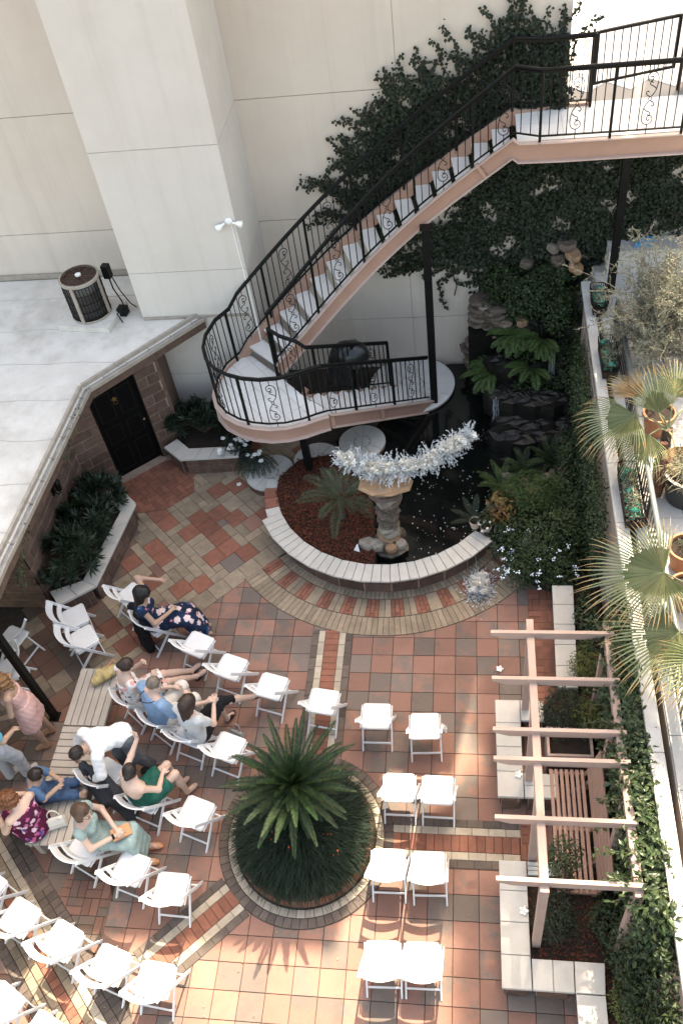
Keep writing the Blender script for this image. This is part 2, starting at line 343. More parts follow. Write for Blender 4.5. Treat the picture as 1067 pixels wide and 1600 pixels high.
def leaf_mesh(name, base, d, nrm, length, width, mats, mi=None, fold=0.25, bend=0.0):
    """diamond leaves of 4 triangles folded along the midrib; base, d (direction), nrm (n,3)"""
    base = np.asarray(base, float); d = norm(np.asarray(d, float)); n = len(base)
    nrm = np.asarray(nrm, float); s = norm(np.cross(d, nrm)); u = np.cross(s, d)
    L = np.broadcast_to(np.asarray(length, float), (n,))[:,None]; W = np.broadcast_to(np.asarray(width, float), (n,))[:,None]
    mid = base + d*L*0.45 + u*(bend*L*0.5); tip = base + d*L*0.98 - u*(bend*L*0.6)
    lf = mid + s*W*0.5 + u*W*fold; rt = mid - s*W*0.5 + u*W*fold
    V = np.stack([base, rt, tip, lf, mid], 1).reshape(-1,3); o = (np.arange(n)*5)[:,None,None]
    F = (np.array([[0,1,4],[1,2,4],[2,3,4],[3,0,4]])[None]+o).reshape(-1,3)
    return np_mesh(name, V, F, mats, None if mi is None else np.repeat(mi, 4))
def rand_dir(n, up=0.0):
    v = nrg.normal(size=(n,3)); v[:,2] += up; return norm(v)
def strap(name, base, d0, length, width, droop, mats, seg=4, up=(0,0,1), jit=0.0):
    """curved strap blades (grass, fronds): a quad strip per blade"""
    base = np.asarray(base, float); d = norm(np.asarray(d0, float)); n = len(base)
    L = np.broadcast_to(np.asarray(length, float), (n,)); W = np.broadcast_to(np.asarray(width, float), (n,)); D = np.broadcast_to(np.asarray(droop, float), (n,))
    side = norm(np.cross(d, np.array([0,0,1.0]) + nrg.normal(size=(n,3))*0.15)); P = base.copy(); rows = []
    for i in range(seg+1):
        t = i/seg; w = W*(1 - t**1.8)*(0.55+0.45*min(1, t*4)); w = np.maximum(w, 0.0006)
        rows += [P - side*w[:,None]*0.5, P + side*w[:,None]*0.5]
        P = P + d*(L/seg)[:,None]; d = norm(d + np.array([0,0,-1.0])*(D/seg)[:,None])
    k = 2*(seg+1); V = np.stack(rows, 1).reshape(-1,3); o = (np.arange(n)*k)[:,None,None]
    F = np.array([[2*i, 2*i+1, 2*i+3, 2*i+2] for i in range(seg)])[None] + o
    return np_mesh(name, V, F.reshape(-1,4), mats)

# ------------------------------------------------------------------ view test (only to decide which of many alike pieces show largest)
_cm = Matrix.LocRotScale(cam.location, cam.rotation_euler.to_quaternion(), None).inverted()
def view(x, y, z=0.0):
    p = _cm @ Vector((x, y, z)); d = -p.z
    if d <= 0.1: return (9, 9, 1e9)
    return (p.x/d*1399.066/1067, p.y/d*1399.066/1600, d)
def inview(x, y, z=0.0, mg=0.02):
    a = view(x, y, z); return abs(a[0]) < 0.5+mg and abs(a[1]) < 0.5+mg

# ------------------------------------------------------------------ THE SETTING: ground and patio
g = MB().box(-90, 90, -90, 90, -0.6, -0.06).build('ground', M['ground']); tag(g, kind='structure')
patio = MB().box(-9.5, 2.1, -8.0, 6.6, -0.05, -0.014).build('patio', M['grout']); tag(patio, kind='structure')
RC = (-1.15, 3.2)      # pond ring centre
PC = (-1.885, -2.737)  # round planter centre
T = 0.305
DIAG = 4.72            # the two paving directions meet on y = x + DIAG
S2 = math.sqrt(0.5)
overlays = []          # tests "covered by a band that lies on top"
overlays.append(lambda x, y: math.hypot(x-RC[0], y-RC[1]) < (2.84 if 219 < math.degrees(math.atan2(y-RC[1], x-RC[0])) % 360 < 338 else 1.93) and y < 5.4)
overlays.append(lambda x, y: math.hypot(x-PC[0], y-PC[1]) < 1.12)
overlays.append(lambda x, y: -2.145 < x < -1.545 and -1.7 < y < 0.45)
overlays.append(lambda x, y: -3.02 < y < -2.45 and -0.9 < x < 0.83)
def diag_u(x, y): return ((x-PC[0])*-S2 + (y-PC[1])*-S2, (x-PC[0])*S2 + (y-PC[1])*-S2)     # along, across the south-west stripe
overlays.append(lambda x, y: 1.0 < diag_u(x, y)[0] < 2.35 and abs(diag_u(x, y)[1]) < 0.30)
def band_n(x, y): return (x + y)*S2
BAND = (-6.98, -6.08)
overlays.append(lambda x, y: BAND[0]+.01 < band_n(x, y) < BAND[1]-.01 and y < -1.9)
DOORPATCH = [(-5.56,2.80),(-5.02,2.90),(-4.60,3.30),(-4.72,3.78),(-5.02,4.1),(-5.42,4.12),(-6.1,3.5)]
overlays.append(lambda x, y: inpoly(x, y, DOORPATCH))
WEAVE = [(-5.30,-3.20),(-4.40,-2.85),(-4.25,-3.85),(-4.55,-4.1)]
overlays.append(lambda x, y: inpoly(x, y, WEAVE) and band_n(x, y) > BAND[1])
overlays.append(lambda x, y: 1.06 < x < 1.42 and -0.86 < y < 1.2)
overlays.append(lambda x, y: 0.825 < x < 1.16 and -3.05 < y < -2.35)
def covered(poly):
    pts = list(poly) + [(sum(p[0] for p in poly)/len(poly), sum(p[1] for p in poly)/len(poly))]
    return any(all(o(*p) for p in pts) for o in overlays)

pieces = []   # (polygon, z1, material key, kind of piece)
def put(poly, z1, mk, nm, gap=0.0035):
    if abs(area(poly)) < 0.0012: return
    if area(poly) < 0: poly = poly[::-1]
    q = inset(poly, gap)
    if area(q) < 0.0006: return
    pieces.append((q, z1, mk, nm))
# square grid of blended pavers
for i in range(-28, 6):
    for j in range(-8, 22):
        x = i*T - 0.008; y = -T*j
        sq = [(x, y), (x+T, y), (x+T, y+T), (x, y+T)]
        sq = clip(sq, 1, -1, -DIAG)
        if len(sq) < 3 or covered(sq): continue
        if x > 1.40 or (y > 1.6): continue
        put(sq, 0.0, 'paver', 'paver')
# diagonal field: beige flags in two sizes with scattered red squares
h = T/2; used = set(); NU = 44; NV = 22
def dpt(u, v): a = -4.4 + (u*h + v*h)*S2; b = -4.4 + DIAG + (u*h - v*h)*S2; return (a, b)
reds = 0
for v in range(0, -NV, -1):
    for u in range(-22, 26):
        if (u, v) in used: continue
        c = dpt(u+0.5, v-0.5)
        inner = not (c[1] > 3.35 and c[0] < -4.6) and c[0] > -5.75 + max(0, 1.1 - c[1])*0.25
        opts = [(2, 2), (1, 2), (2, 1), (1, 1)]; w8 = [7, 3, 3, 1]
        brown = (c[0] + 6.0) < 0.42 + 0.10*max(0, c[1]-1) or c[1] < -0.55
        if brown: w8 = [12, 1, 1, 1]
        order = []
        while opts:
            k = rnd.choices(range(len(opts)), w8)[0]; order.append(opts.pop(k)); w8.pop(k)
        for (a, b2) in order:
            cells = [(u+p, v-q) for p in range(a) for q in range(b2)]
            if all(cc not in used for cc in cells): break
        used.update(cells)
        poly = [dpt(u, v), dpt(u+a, v), dpt(u+a, v-b2), dpt(u, v-b2)]
        poly = clip(poly, -1, 1, DIAG)
        if len(poly) < 3: continue
        cx = sum(p[0] for p in poly)/len(poly); cy = sum(p[1] for p in poly)/len(poly)
        if cx < -6.9 or cy > 4.9 or cx > -2.4 or cy < -3.6 or covered(poly): continue
        if brown: mk = 'paver_dark' if rnd.random() < 0.75 else 'beige'
        elif (a, b2) == (2, 2) and rnd.random() < 0.36: mk = 'red'
        elif rnd.random() < 0.04: mk = 'paver'
        else: mk = 'beige'
        put(poly, 0.0, mk, 'beige_flag' if mk == 'beige' else 'square_flag', 0.003)

def annulus(name, c, r0, r1, a0, a1, z0, z1, mk, n=72):
    m = MB(); k = n
    for i in range(k):
        t0 = R(a0 + (a1-a0)*i/k); t1 = R(a0 + (a1-a0)*(i+1)/k)
        m.prism([(c[0]+r0*math.cos(t0), c[1]+r0*math.sin(t0)), (c[0]+r1*math.cos(t0), c[1]+r1*math.sin(t0)), (c[0]+r1*math.cos(t1), c[1]+r1*math.sin(t1)), (c[0]+r0*math.cos(t1), c[1]+r0*math.sin(t1))], z0, z1)
    return m.build(name, M[mk], patio)
def ringbricks(c, r0, r1, a0, a1, n, z1, mkf, nm, gap=0.003):
    for i in range(n):
        t0 = R(a0 + (a1-a0)*i/n); t1 = R(a0 + (a1-a0)*(i+1)/n)
        poly = [(c[0]+r0*math.cos(t0), c[1]+r0*math.sin(t0)), (c[0]+r1*math.cos(t0), c[1]+r1*math.sin(t0)), (c[0]+r1*math.cos(t1), c[1]+r1*math.sin(t1)), (c[0]+r0*math.cos(t1), c[1]+r0*math.sin(t1))]
        put(poly, z1, mkf(i), nm, gap)
A0, A1 = 219, 338
annulus('ring_bedding', RC, 1.8, 2.873, A0, A1, -0.013, 0.004, 'grout')
ringbricks(RC, 2.545, 2.87, A0, A1, 66, 0.011, lambda i: 'beige', 'ring_paver')
ringbricks(RC, 1.90, 2.205, A0, A1, 64, 0.011, lambda i: 'beige', 'ring_paver')
nb = 26
for i in range(nb):
    t0 = A0 + (A1-A0)*i/nb; t1 = A0 + (A1-A0)*(i+1)/nb
    if i % 2 == 0:      # a red block of seven small bricks laid in three staggered rows
        for k, rows in enumerate(((0, .5, 1), (0, .3, .8, 1), (0, .6, 1))):
            for q in range(len(rows)-1):
                ta = R(t0 + (t1-t0)*k/3); tb = R(t0 + (t1-t0)*(k+1)/3)
                ra = 2.21 + 0.33*rows[q]; rb = 2.21 + 0.33*rows[q+1]
                put([(RC[0]+ra*math.cos(ta), RC[1]+ra*math.sin(ta)), (RC[0]+rb*math.cos(ta), RC[1]+rb*math.sin(ta)), (RC[0]+rb*math.cos(tb), RC[1]+rb*math.sin(tb)), (RC[0]+ra*math.cos(tb), RC[1]+ra*math.sin(tb))], 0.011, 'red', 'ring_brick', 0.0025)
    else:
        tm = (t0+t1)/2 if rnd.random() < 0.55 else None
        for ta, tb in (((t0, tm), (tm, t1)) if tm else ((t0, t1),)):
            ta = R(ta); tb = R(tb); ra, rb = 2.21, 2.54
            put([(RC[0]+ra*math.cos(ta), RC[1]+ra*math.sin(ta)), (RC[0]+rb*math.cos(ta), RC[1]+rb*math.sin(ta)), (RC[0]+rb*math.cos(tb), RC[1]+rb*math.sin(tb)), (RC[0]+ra*math.cos(tb), RC[1]+ra*math.sin(tb))], 0.011, 'beige', 'ring_paver')
# round planter edging
annulus('planter_bedding', PC, 0.70, 1.133, 0, 360, -0.013, 0.008, 'grout', 64)
ringbricks(PC, 1.008, 1.128, 0, 360, 66, 0.016, lambda i: 'greybrick', 'edge_brick')
ringbricks(PC, 0.905, 1.005, 0, 360, 56, 0.018, lambda i: 'cream_brick', 'edge_brick')
# stripes: charcoal, cream, red, cream, charcoal
def stripe(o, d, l0, l1, ends=None, zz=0.0):
    d = Vector(d).normalized(); s = Vector((-d[1], d[0]))
    def P(a, b): return (o[0]+d[0]*a+s[0]*b, o[1]+d[1]*a+s[1]*b)
    m = MB(); m.prism([P(l0, -0.305), P(l1, -0.305), P(l1, 0.305), P(l0, 0.305)], -0.013, 0.002+zz); m.build('stripe_bedding', M['grout'], patio)
    def row(b0, b1, step, mk, off, nm='stripe_brick'):
        a = l0 - off
        while a < l1:
            x0 = max(a, l0); x1 = min(a+step, l1)
            if x1-x0 > 0.03: put([P(x0, b0), P(x1, b0), P(x1, b1), P(x0, b1)], 0.008+zz, mk, nm, 0.0028)
            a += step
    row(-0.305, -0.205, 0.21, 'greybrick', 0.03); row(-0.205, -0.105, 0.21, 'cream_brick', 0.1)
    row(-0.105, 0.105, 0.105, 'red', 0.0); row(0.105, 0.205, 0.21, 'cream_brick', 0.06); row(0.205, 0.305, 0.21, 'greybrick', 0.12)
stripe((PC[0]+0.04, PC[1]), (0, 1), 1.11, 3.16)
stripe((PC[0], PC[1]), (1, 0), 1.11, 2.70)
stripe((PC[0]-0.01, PC[1]+0.0), (-S2, -S2), 1.11, 2.42)
# broad band across the south-west corner
bd = MB(); bo = [(-7.6, 0), (-3.0, 0)]
def BP(a, n): return (n*S2 + a*S2, n*S2 - a*S2)      # a runs to the lower right, n is the band coordinate
bd.prism([BP(-2.4, BAND[0]), BP(2.4, BAND[0]), BP(2.4, BAND[1]), BP(-2.4, BAND[1])][::1], -0.013, 0.001); bd.build('band_bedding', M['grout'], patio)
for (n0, n1, step, mk) in ((-6.205, -6.08, 0.105, 'greybrick'), (-6.315, -6.21, 0.105, 'greybrick'), (-6.42, -6.32, 0.15, 'cream_brick'), (-6.53, -6.425, 0.2, 'beige'), (-6.655, -6.535, 0.105, 'red'), (-6.755, -6.66, 0.2, 'beige'), (-6.86, -6.76, 0.15, 'beige'), (-6.975, -6.865, 0.105, 'greybrick')):
    a = -2.4
    while a < 2.4:
        put([BP(a, n0), BP(a+step, n0), BP(a+step, n1), BP(a, n1)], 0.007, mk, 'band_brick', 0.0028); a += step
# basket weave patches of small bricks
def weave(poly, ang, mk, z1, nm):
    m = MB(); q = poly if area(poly) > 0 else poly[::-1]; m.prism(q, -0.013, z1-0.006); m.build('weave_bedding', M['grout'], patio)
    ca, sa = math.cos(ang), math.sin(ang); s = 0.212
    cx = sum(p[0] for p in poly)/len(poly); cy = sum(p[1] for p in poly)/len(poly)
    for i in range(-9, 10):
        for j in range(-9, 10):
            for k in (0, 1):
                if (i+j) % 2: r = [(i*s, j*s+k*s/2), (i*s+s, j*s+k*s/2), (i*s+s, j*s+k*s/2+s/2), (i*s, j*s+k*s/2+s/2)]
                else: r = [(i*s+k*s/2, j*s), (i*s+k*s/2+s/2, j*s), (i*s+k*s/2+s/2, j*s+s), (i*s+k*s/2, j*s+s)]
                r = [(cx+p[0]*ca-p[1]*sa, cy+p[0]*sa+p[1]*ca) for p in r]
                for e in range(len(q)):
                    a = q[e-1]; b = q[e]; nx, ny = -(b[1]-a[1]), b[0]-a[0]
                    r = clip(r, nx, ny, nx*a[0]+ny*a[1])
                    if len(r) < 3: break
                if len(r) >= 3: put(r, z1, mk, nm, 0.003)
weave(DOORPATCH, R(45), 'red', 0.006, 'weave_brick')
weave([BP(-0.95, BAND[1]), BP(0.9, BAND[1]), (-4.25, -3.62), (-4.25, -3.05), (-4.85, -2.98)], 0, 'paver_dark', 0.006, 'weave_brick')
weave([(1.06, -0.86), (1.41, -0.86), (1.41, 1.2), (1.06, 1.2)], 0, 'red', 0.006, 'weave_brick')
weave([(0.825, -3.06), (1.16, -3.06), (1.16, -2.34), (0.825, -2.34)], 0, 'red', 0.006, 'weave_brick')
# link the pieces: single objects for those that show largest, one joined part for the rest of each kind
mesh_cache = {}
bykind = {}
for p in pieces: bykind.setdefault(p[3], []).append(p)
for nm, lst in bykind.items():
    def keyf(p):
        c = (sum(q[0] for q in p[0])/len(p[0]), sum(q[1] for q in p[0])/len(p[0]))
        return (0 if inview(*c, 0.0) else 1, -abs(area(p[0]))/view(*c)[2]**2)
    lst.sort(key=keyf)
    rest = {}
    for n, (poly, z1, mk, _) in enumerate(lst):
        c = (sum(q[0] for q in poly)/len(poly), sum(q[1] for q in poly)/len(poly))
        dz = rnd.uniform(-0.0012, 0.0012)
        if n < 298 and inview(*c, 0.0, 0.03):
            loc = [(q[0]-c[0], q[1]-c[1]) for q in poly]
            key = (mk, tuple((round(a, 3), round(b, 3)) for a, b in loc))
            me = mesh_cache.get(key)
            if me is None: me = mesh_cache[key] = MB().prism(loc, -0.012, 0, 0.003).mesh(nm, M[mk])
            link(nm, me, patio, (c[0], c[1], z1+dz))
        else:
            rest.setdefault(mk, MB()).prism(poly, z1-0.012, z1+dz, 0.003)
    if rest:
        keys = list(rest); big = MB()
        for i, k in enumerate(keys):
            big.cur = i; big.add(rest[k].v, rest[k].f)
        o = big.build(nm + '_remainder', [M[k] for k in keys], patio); tag(o, kind='stuff')

# ------------------------------------------------------------------ BUILDINGS
WY = 6.6; PY = 5.19
tb = thing('tall_building', 'tall cream stucco building with a broad flat pilaster behind the staircase', 'building', (-0.5, WY, 0))
def wpanel(name, x0, x1, y0, y1, z0, z1, mk): MB().box(x0+.5, x1+.5, y0-WY, y1-WY, z0, z1).build(name, M[mk], tb)
J = [-0.05, 1.13, 3.26, 5.335, 7.43, 9.53, 12.3, 15.6]
MB().box(-11.5, 1.3, 0.02, 0.5, -0.05, 15.6).build('wall_core', M['stucco_joint'], tb); MB().box(1.301, 2.183, 0.02, 0.5, -0.05, 12.3).build('wall_core', M['stucco_joint'], tb)
for (x0, x1) in ((-12.0, -5.32), (-3.333, -0.822), (-0.815, 1.69)):
    for k in range(len(J)-2 if x1 > 1 else len(J)-1): wpanel('wall_panel', x0, x1, WY, WY+0.03, J[k]+0.006, J[k+1]-0.006, 'stucco')
MB().box(-4.81, -2.84, PY-WY+0.012, -0.01, -0.05, 15.6).build('pilaster_core', M['stucco_joint'], tb)
for k in range(len(J)-1): wpanel('pilaster_panel', -5.317, -3.333, PY, WY-0.001, J[k]+0.006, J[k+1]-0.006, 'pil')
MB().box(2.18, 7.5, 0.0, 0.3, -0.05, 4.55).build('lower_wall', M['stucco'], tb)
MB().box(-11.5, -4.83, -0.05, -0.01, 2.36, 2.46).build('base_flashing', M['trim'], tb)
MB().box(-4.80, -2.95, PY-WY-0.05, PY-WY-0.003, 2.372, 2.40).build('base_flashing', M['trim'], tb)

lb = thing('low_building', 'low brown block building with a white flat roof and a black door', 'building', (-6.45, 3.25, 0))
def LB(x, y, z=0): return (x+6.45, y-3.25, z)
RZ = 2.37
redge = [(-4.30, 5.185), (-5.864, 3.392), (-5.99, 0.41), (-6.02, -0.15), (-6.02, -7.5)]
roofp = [(-5.30, 5.185)] + [redge[0]] + redge[1:] + [(-13, -7.5), (-13, 6.53), (-5.33, 6.53)]
roofp = roofp[::-1] if area(roofp) < 0 else roofp
m = MB(); m.prism([LB(*p)[:2] for p in roofp], RZ-0.16, RZ-0.01); m.build('roof', M['roof'], lb)
seam = MB()                                                         # lapped seams of the coated roof sheets
for k in range(9):
    y = 5.9 - k*0.92; x1 = -5.95 if y < 3.3 else -6.05 + (y-3.3)*0.85
    if x1 > -5.4: x1 = -5.42
    pts = [(-13 + i*(x1+12.9)/24, y + 0.02*math.sin(i*1.7+k) + rnd.uniform(-.01, .01), RZ-0.006) for i in range(25)]
    seam.tube([LB(*p) for p in pts], 0.006, 5)
seam.build('roof_seam', M['seam'], lb)
m1 = MB(); m2 = MB(); m3 = MB(); m4 = MB()
for i in range(len(redge)-1):
    a = Vector((*redge[i], 0)); b = Vector((*redge[i+1], 0)); d = (b-a).normalized(); n = Vector((-d.y, d.x, 0))
    if n.dot(Vector((1, -0.6, 0))) < 0: n = -n
    def off(p, k, z): q = p + n*k - Vector((6.45-12.9+0, 0, 0))*0; return Vector((q.x+6.45, q.y-3.25, z))
    m1.bar(off(a, -0.06, RZ+0.02), off(b, -0.06, RZ+0.02), 0.05, 0.075)      # raised gravel stop
    m2.bar(off(a, 0.03, RZ-0.045), off(b, 0.03, RZ-0.045), 0.14, 0.02)       # gutter trough
    m3.bar(off(a, 0.105, RZ-0.01), off(b, 0.105, RZ-0.01), 0.022, 0.07)       # gutter lip
    m4.bar(off(a, 0.085, RZ-0.12), off(b, 0.085, RZ-0.12), 0.03, 0.14)        # brown fascia
    L = (b-a).length
    for k in range(int(L/0.45)): 
        q = a + d*(0.2+k*0.45); m3.bar(off(q, -0.04, RZ-0.015), off(q, 0.10, RZ-0.015), 0.018, 0.012)
m1.build('roof_edge_trim', M['trim'], lb); m2.build('gutter', M['gutter'], lb); m3.build('gutter_lip', M['trim'], lb); m4.build('fascia', M['block'], lb)
blk = {}
def block_wall(parent, p0, p1, z0, z1, org, holes=(), ch=0.203, bl=0.405, name='wall', back=0.14):
    """running-bond wall from p0 to p1 (outside on the right hand side going p0->p1); each block is a sub-part"""
    a = Vector((*p0, 0)); b = Vector((*p1, 0)); d = (b-a); L = d.length; d.normalize(); n = Vector((d.y, -d.x, 0)); ang = math.atan2(d.y, d.x)
    w = MB(); mx = Matrix.Translation(a - Vector((*org, 0))) @ Matrix.Rotation(ang, 4, 'Z')
    segs = [(0, L)]
    for (h0, h1, hz) in holes:
        w.box(0, h0, 0, back, z0, z1, mx); w.box(h1, L, 0, back, z0, z1, mx)
        if hz < z1: w.box(h0, h1, 0, back, hz, z1, mx)
    if not holes: w.box(0, L, 0, back, z0, z1, mx)
    wo = w.build(name, M['mortar'], parent)
    rows = int(round((z1-z0)/ch)); hh = (z1-z0)/rows
    for r in range(rows):
        x = -(bl/2 if r % 2 else 0.0)
        while x < L:
            x0 = max(x, 0); x1 = min(x+bl, L)
            for (h0, h1, hz) in holes:
                if z0+r*hh < hz-0.02 and x0 < h1 and x1 > h0:
                    if x0 < h0: x1 = h0
                    elif x1 > h1: x0 = h1
                    else: x1 = x0
            if x1-x0 > 0.04:
                key = (round(x1-x0, 2), round(hh, 3), back)
                if key not in blk:
                    l, hq = key[0]-0.012, hh-0.012; q = MB(); e = 0.012
                    vs = [(-l/2,0,-hq/2),(l/2,0,-hq/2),(l/2,0,hq/2),(-l/2,0,hq/2),(-l/2,-.006,-hq/2),(l/2,-.006,-hq/2),(l/2,-.006,hq/2),(-l/2,-.006,hq/2),(-l/2+e,-.014,-hq/2+e),(l/2-e,-.014,-hq/2+e),(l/2-e,-.014,hq/2-e),(-l/2+e,-.014,hq/2-e)]
                    q.add(vs, [(4,5,9,8),(5,6,10,9),(6,7,11,10),(7,4,8,11),(8,9,10,11),(0,1,5,4),(1,2,6,5),(2,3,7,6),(3,0,4,7)]); blk[key] = q.mesh('block', M['block'])
                o = link('block', blk[key], wo); c = mx @ Vector(((x0+x1)/2, 0.002, z0+(r+0.5)*hh)); o.location = c; o.rotation_euler = (0, 0, ang)
            x += bl
    return wo
DW0 = Vector((-6.45, 3.25)); dd = Vector((0.755, 0.655)).normalized()
def DWp(t): q = DW0 + dd*t; return (q.x, q.y)
block_wall(lb, DWp(0), DWp(1.85), 0, 2.21, (-6.45, 3.25), holes=((0.55, 1.42, 2.03),))
block_wall(lb, (-6.45, 0.80), (-6.45, 3.25), 0, 2.21, (-6.45, 3.25))
block_wall(lb, (-9.5, 0.80), (-6.45, 0.80), 0, 2.21, (-6.45, 3.25))
MB().bar(LB(*DWp(1.855), 1.1), LB(-5.2, 5.18, 1.1), 0.1, 2.2).build('return_wall', M['block'], lb)
ang = math.atan2(dd.y, dd.x)
dr = MB().box(0.565, 1.405, 0.05, 0.09, 0.02, 2.015).mesh('door', M['door']); dr = link('door', dr, lb); dr.rotation_euler = (0, 0, ang)
pn = MB()
for (x0, x1, z0, z1) in ((0.64, 0.94, 1.28, 1.86), (1.03, 1.33, 1.28, 1.86), (0.64, 0.94, 0.78, 1.16), (1.03, 1.33, 0.78, 1.16), (0.64, 0.94, 0.14, 0.66), (1.03, 1.33, 0.14, 0.66)):
    for a in ((x0, x1, z0, z0+.03), (x0, x1, z1-.03, z1), (x0, x0+.03, z0+.03, z1-.03), (x1-.03, x1, z0+.03, z1-.03)): pn.box(a[0], a[1], 0.042, 0.05, a[2], a[3])
pn.build('door_panel_moulding', M['black'], dr)
kn = MB(); kn.prism([(-.035, -.035), (.035, -.035), (.035, .035), (-.035, .035)], 0, .012, 0.004, Matrix.Translation((0.985, 0.05, 1.66)) @ Matrix.Rotation(R(90), 4, 'X') @ Matrix.Rotation(R(45), 4, 'Z'))
kn.tube([(0.985+0.035*math.cos(t), 0.03, 1.60+0.04*math.sin(t)) for t in np.linspace(0, 6.283, 14)], 0.006, 5); kn.build('knocker', M['brass'], dr)
hd = MB(); hd.ell((1.345, 0.02, 1.0), 0.028); hd.tube([(1.345, 0.05, 1.0), (1.345, 0.025, 1.0)], 0.012, 8); hd.build('handle', M['brass'], dr, True)
fr = MB(); fr.box(0.535, 0.565, -0.008, 0.10, 0, 2.045); fr.box(1.405, 1.435, -0.008, 0.10, 0, 2.045); fr.box(0.565, 1.405, -0.008, 0.10, 2.015, 2.045); f = fr.build('door_frame', M['black'], lb); f.rotation_euler = (0, 0, ang)
th = MB().box(0.52, 1.45, -0.10, 0.05, 0.0, 0.035).build('threshold', M['mortar'], lb); th.rotation_euler = (0, 0, ang)
po = thing('support_post', 'black square steel post under the roof edge at the left beside the pink dress', 'post', (-5.80, -1.14, 0))
MB().box(-.045, .045, -.045, .045, 0, 2.2).build('shaft', M['black'], po); MB().box(-.075, .075, -.075, .075, 0, 0.012).build('base_plate', M['black'], po)
# wall lantern on the block wall
wl_ = thing('wall_lantern', 'black iron lantern bracketed on the brown block wall above the left planter', 'lamp', (-6.436, 2.2, 1.2))
MB().box(0, .02, -.05, .05, -.02, .16).build('back_plate', M['black'], wl_); m = MB(); m.tube([(0.02, 0, .02), (.08, 0, -.02), (.13, 0, .02), (.13, 0, .07)], .009, 6); m.build('bracket', M['black'], wl_)
m = MB(); m.lathe([(.03, .07), (.05, .09), (.062, .24), (.07, .25), (.04, .30), (.012, .33), (.012, .35)], 6, (.13, 0, 0)); m.build('lantern_head', M['black'], wl_)

# air conditioner on its pad on the roof
ac = thing('air_conditioner', 'round dark air conditioner with a rusty top grille standing on the white roof', 'air conditioner', (-6.24, 5.30, RZ), R(-8))
MB().box(-.48, .48, -.42, .40, -0.005, .09).build('pad', M['roof'], ac)
m = MB(); m.lathe([(.315, .12), (.33, .13), (.33, .80), (.315, .81)], 28); m.build('casing', M['blackpot'], ac, True)
m = MB()
for k in range(36):
    a = 2*math.pi*k/36; m.bar((.334*math.cos(a), .334*math.sin(a), .14), (.334*math.cos(a), .334*math.sin(a), .79), .012, .006, (math.cos(a), math.sin(a), 0))
for z in (.14, .30, .46, .62, .78): m.tube([(.338*math.cos(t), .338*math.sin(t), z) for t in np.linspace(0, 2*math.pi, 29)[:-1]], .005, 4, True)
m.build('coil_guard', M['rust_iron'], ac)
m = MB(); m.lathe([(.345, .79), (.345, .83), (.31, .84), (.31, .80)], 28, caps=False); m.build('top_rim', M['trim'], ac)
m = MB().box(.31, .35, -.03, .03, .13, .80); m.box(-.35, -.325, -.03, .03, .13, .8); m.box(-.03, .03, -.352, -.325, .1, .8); m.lathe([(.345, .10), (.345, .135), (.32, .135)], 28, caps=False); m.build('corner_trim', M['trim'], ac)
m = MB()
for r_ in (.06, .11, .16, .21, .26, .30): m.tube([(r_*math.cos(t), r_*math.sin(t), .845-.05*(1-r_/.3)**2*0) for t in np.linspace(0, 2*math.pi, 25)[:-1]], .005, 4, True)
for k in range(10): a = 2*math.pi*k/10; m.bar((.04*math.cos(a), .04*math.sin(a), .845), (.31*math.cos(a), .31*math.sin(a), .845), .008, .008)
m.build('fan_guard', M['rust'], ac)
m = MB(); m.lathe([(.05, .845), (.05, .87), (.02, .875)], 14); m.build('fan_hub', M['floodwhite'], ac)
m = MB()
for k in range(4):
    a = k*math.pi/2; m.add([(.04*math.cos(a), .04*math.sin(a), .79), (.28*math.cos(a-.25), .28*math.sin(a-.25), .78), (.28*math.cos(a+.35), .28*math.sin(a+.35), .81)], [(0, 1, 2)])
m.lathe([(.30, .70), (.0, .70)], 20); m.build('fan', M['rust'], ac)
m = MB().box(.30, .42, .24, .36, .62, .86); m.build('disconnect_box', M['black'], ac)
m = MB(); m.tube([(.36, .30, .62), (.38, .28, .4), (.5, .22, .2), (.58, .1, .16), (.50, -.05, .12), (.62, -.15, .03)], .013, 6); m.tube([(.40, .33, .62), (.46, .33, .35), (.60, .30, .10), (.70, .3, .02)], .011, 6); m.box(.44, .60, .05, .2, .0, .14); m.build('hose', M['black'], ac)
# twin floodlight with its conduit on the pilaster
fl = thing('twin_floodlight', 'white twin floodlight with a thin conduit on the cream pilaster', 'lamp', (-3.43, PY, 4.12))
m = MB(); m.lathe([(.06, 0), (.06, .03), (.045, .045)], 16, mx=Matrix.Rotation(R(90), 4, 'X')); m.build('junction_box', M['floodwhite'], fl, True)
for s in (-1, 1):
    m = MB(); mx = Matrix.Translation((s*.06, -.05, -.01)) @ Matrix.Rotation(R(s*-62), 4, 'Y') @ Matrix.Rotation(R(-160 if s > 0 else 160), 4, 'X')
    m.lathe([(.018, 0), (.02, .05), (.045, .09), (.062, .15), (.056, .152), (.0, .12)], 14, mx=mx); m.build('lamp_head', M['floodwhite'], fl, True)
m = MB(); m.tube([(.03, -.012, -.05), (.05, -.012, -.8), (.075, -.012, -1.6), (.08, -.012, -2.6)], .010, 6); m.build('conduit', M['floodwhite'], fl)

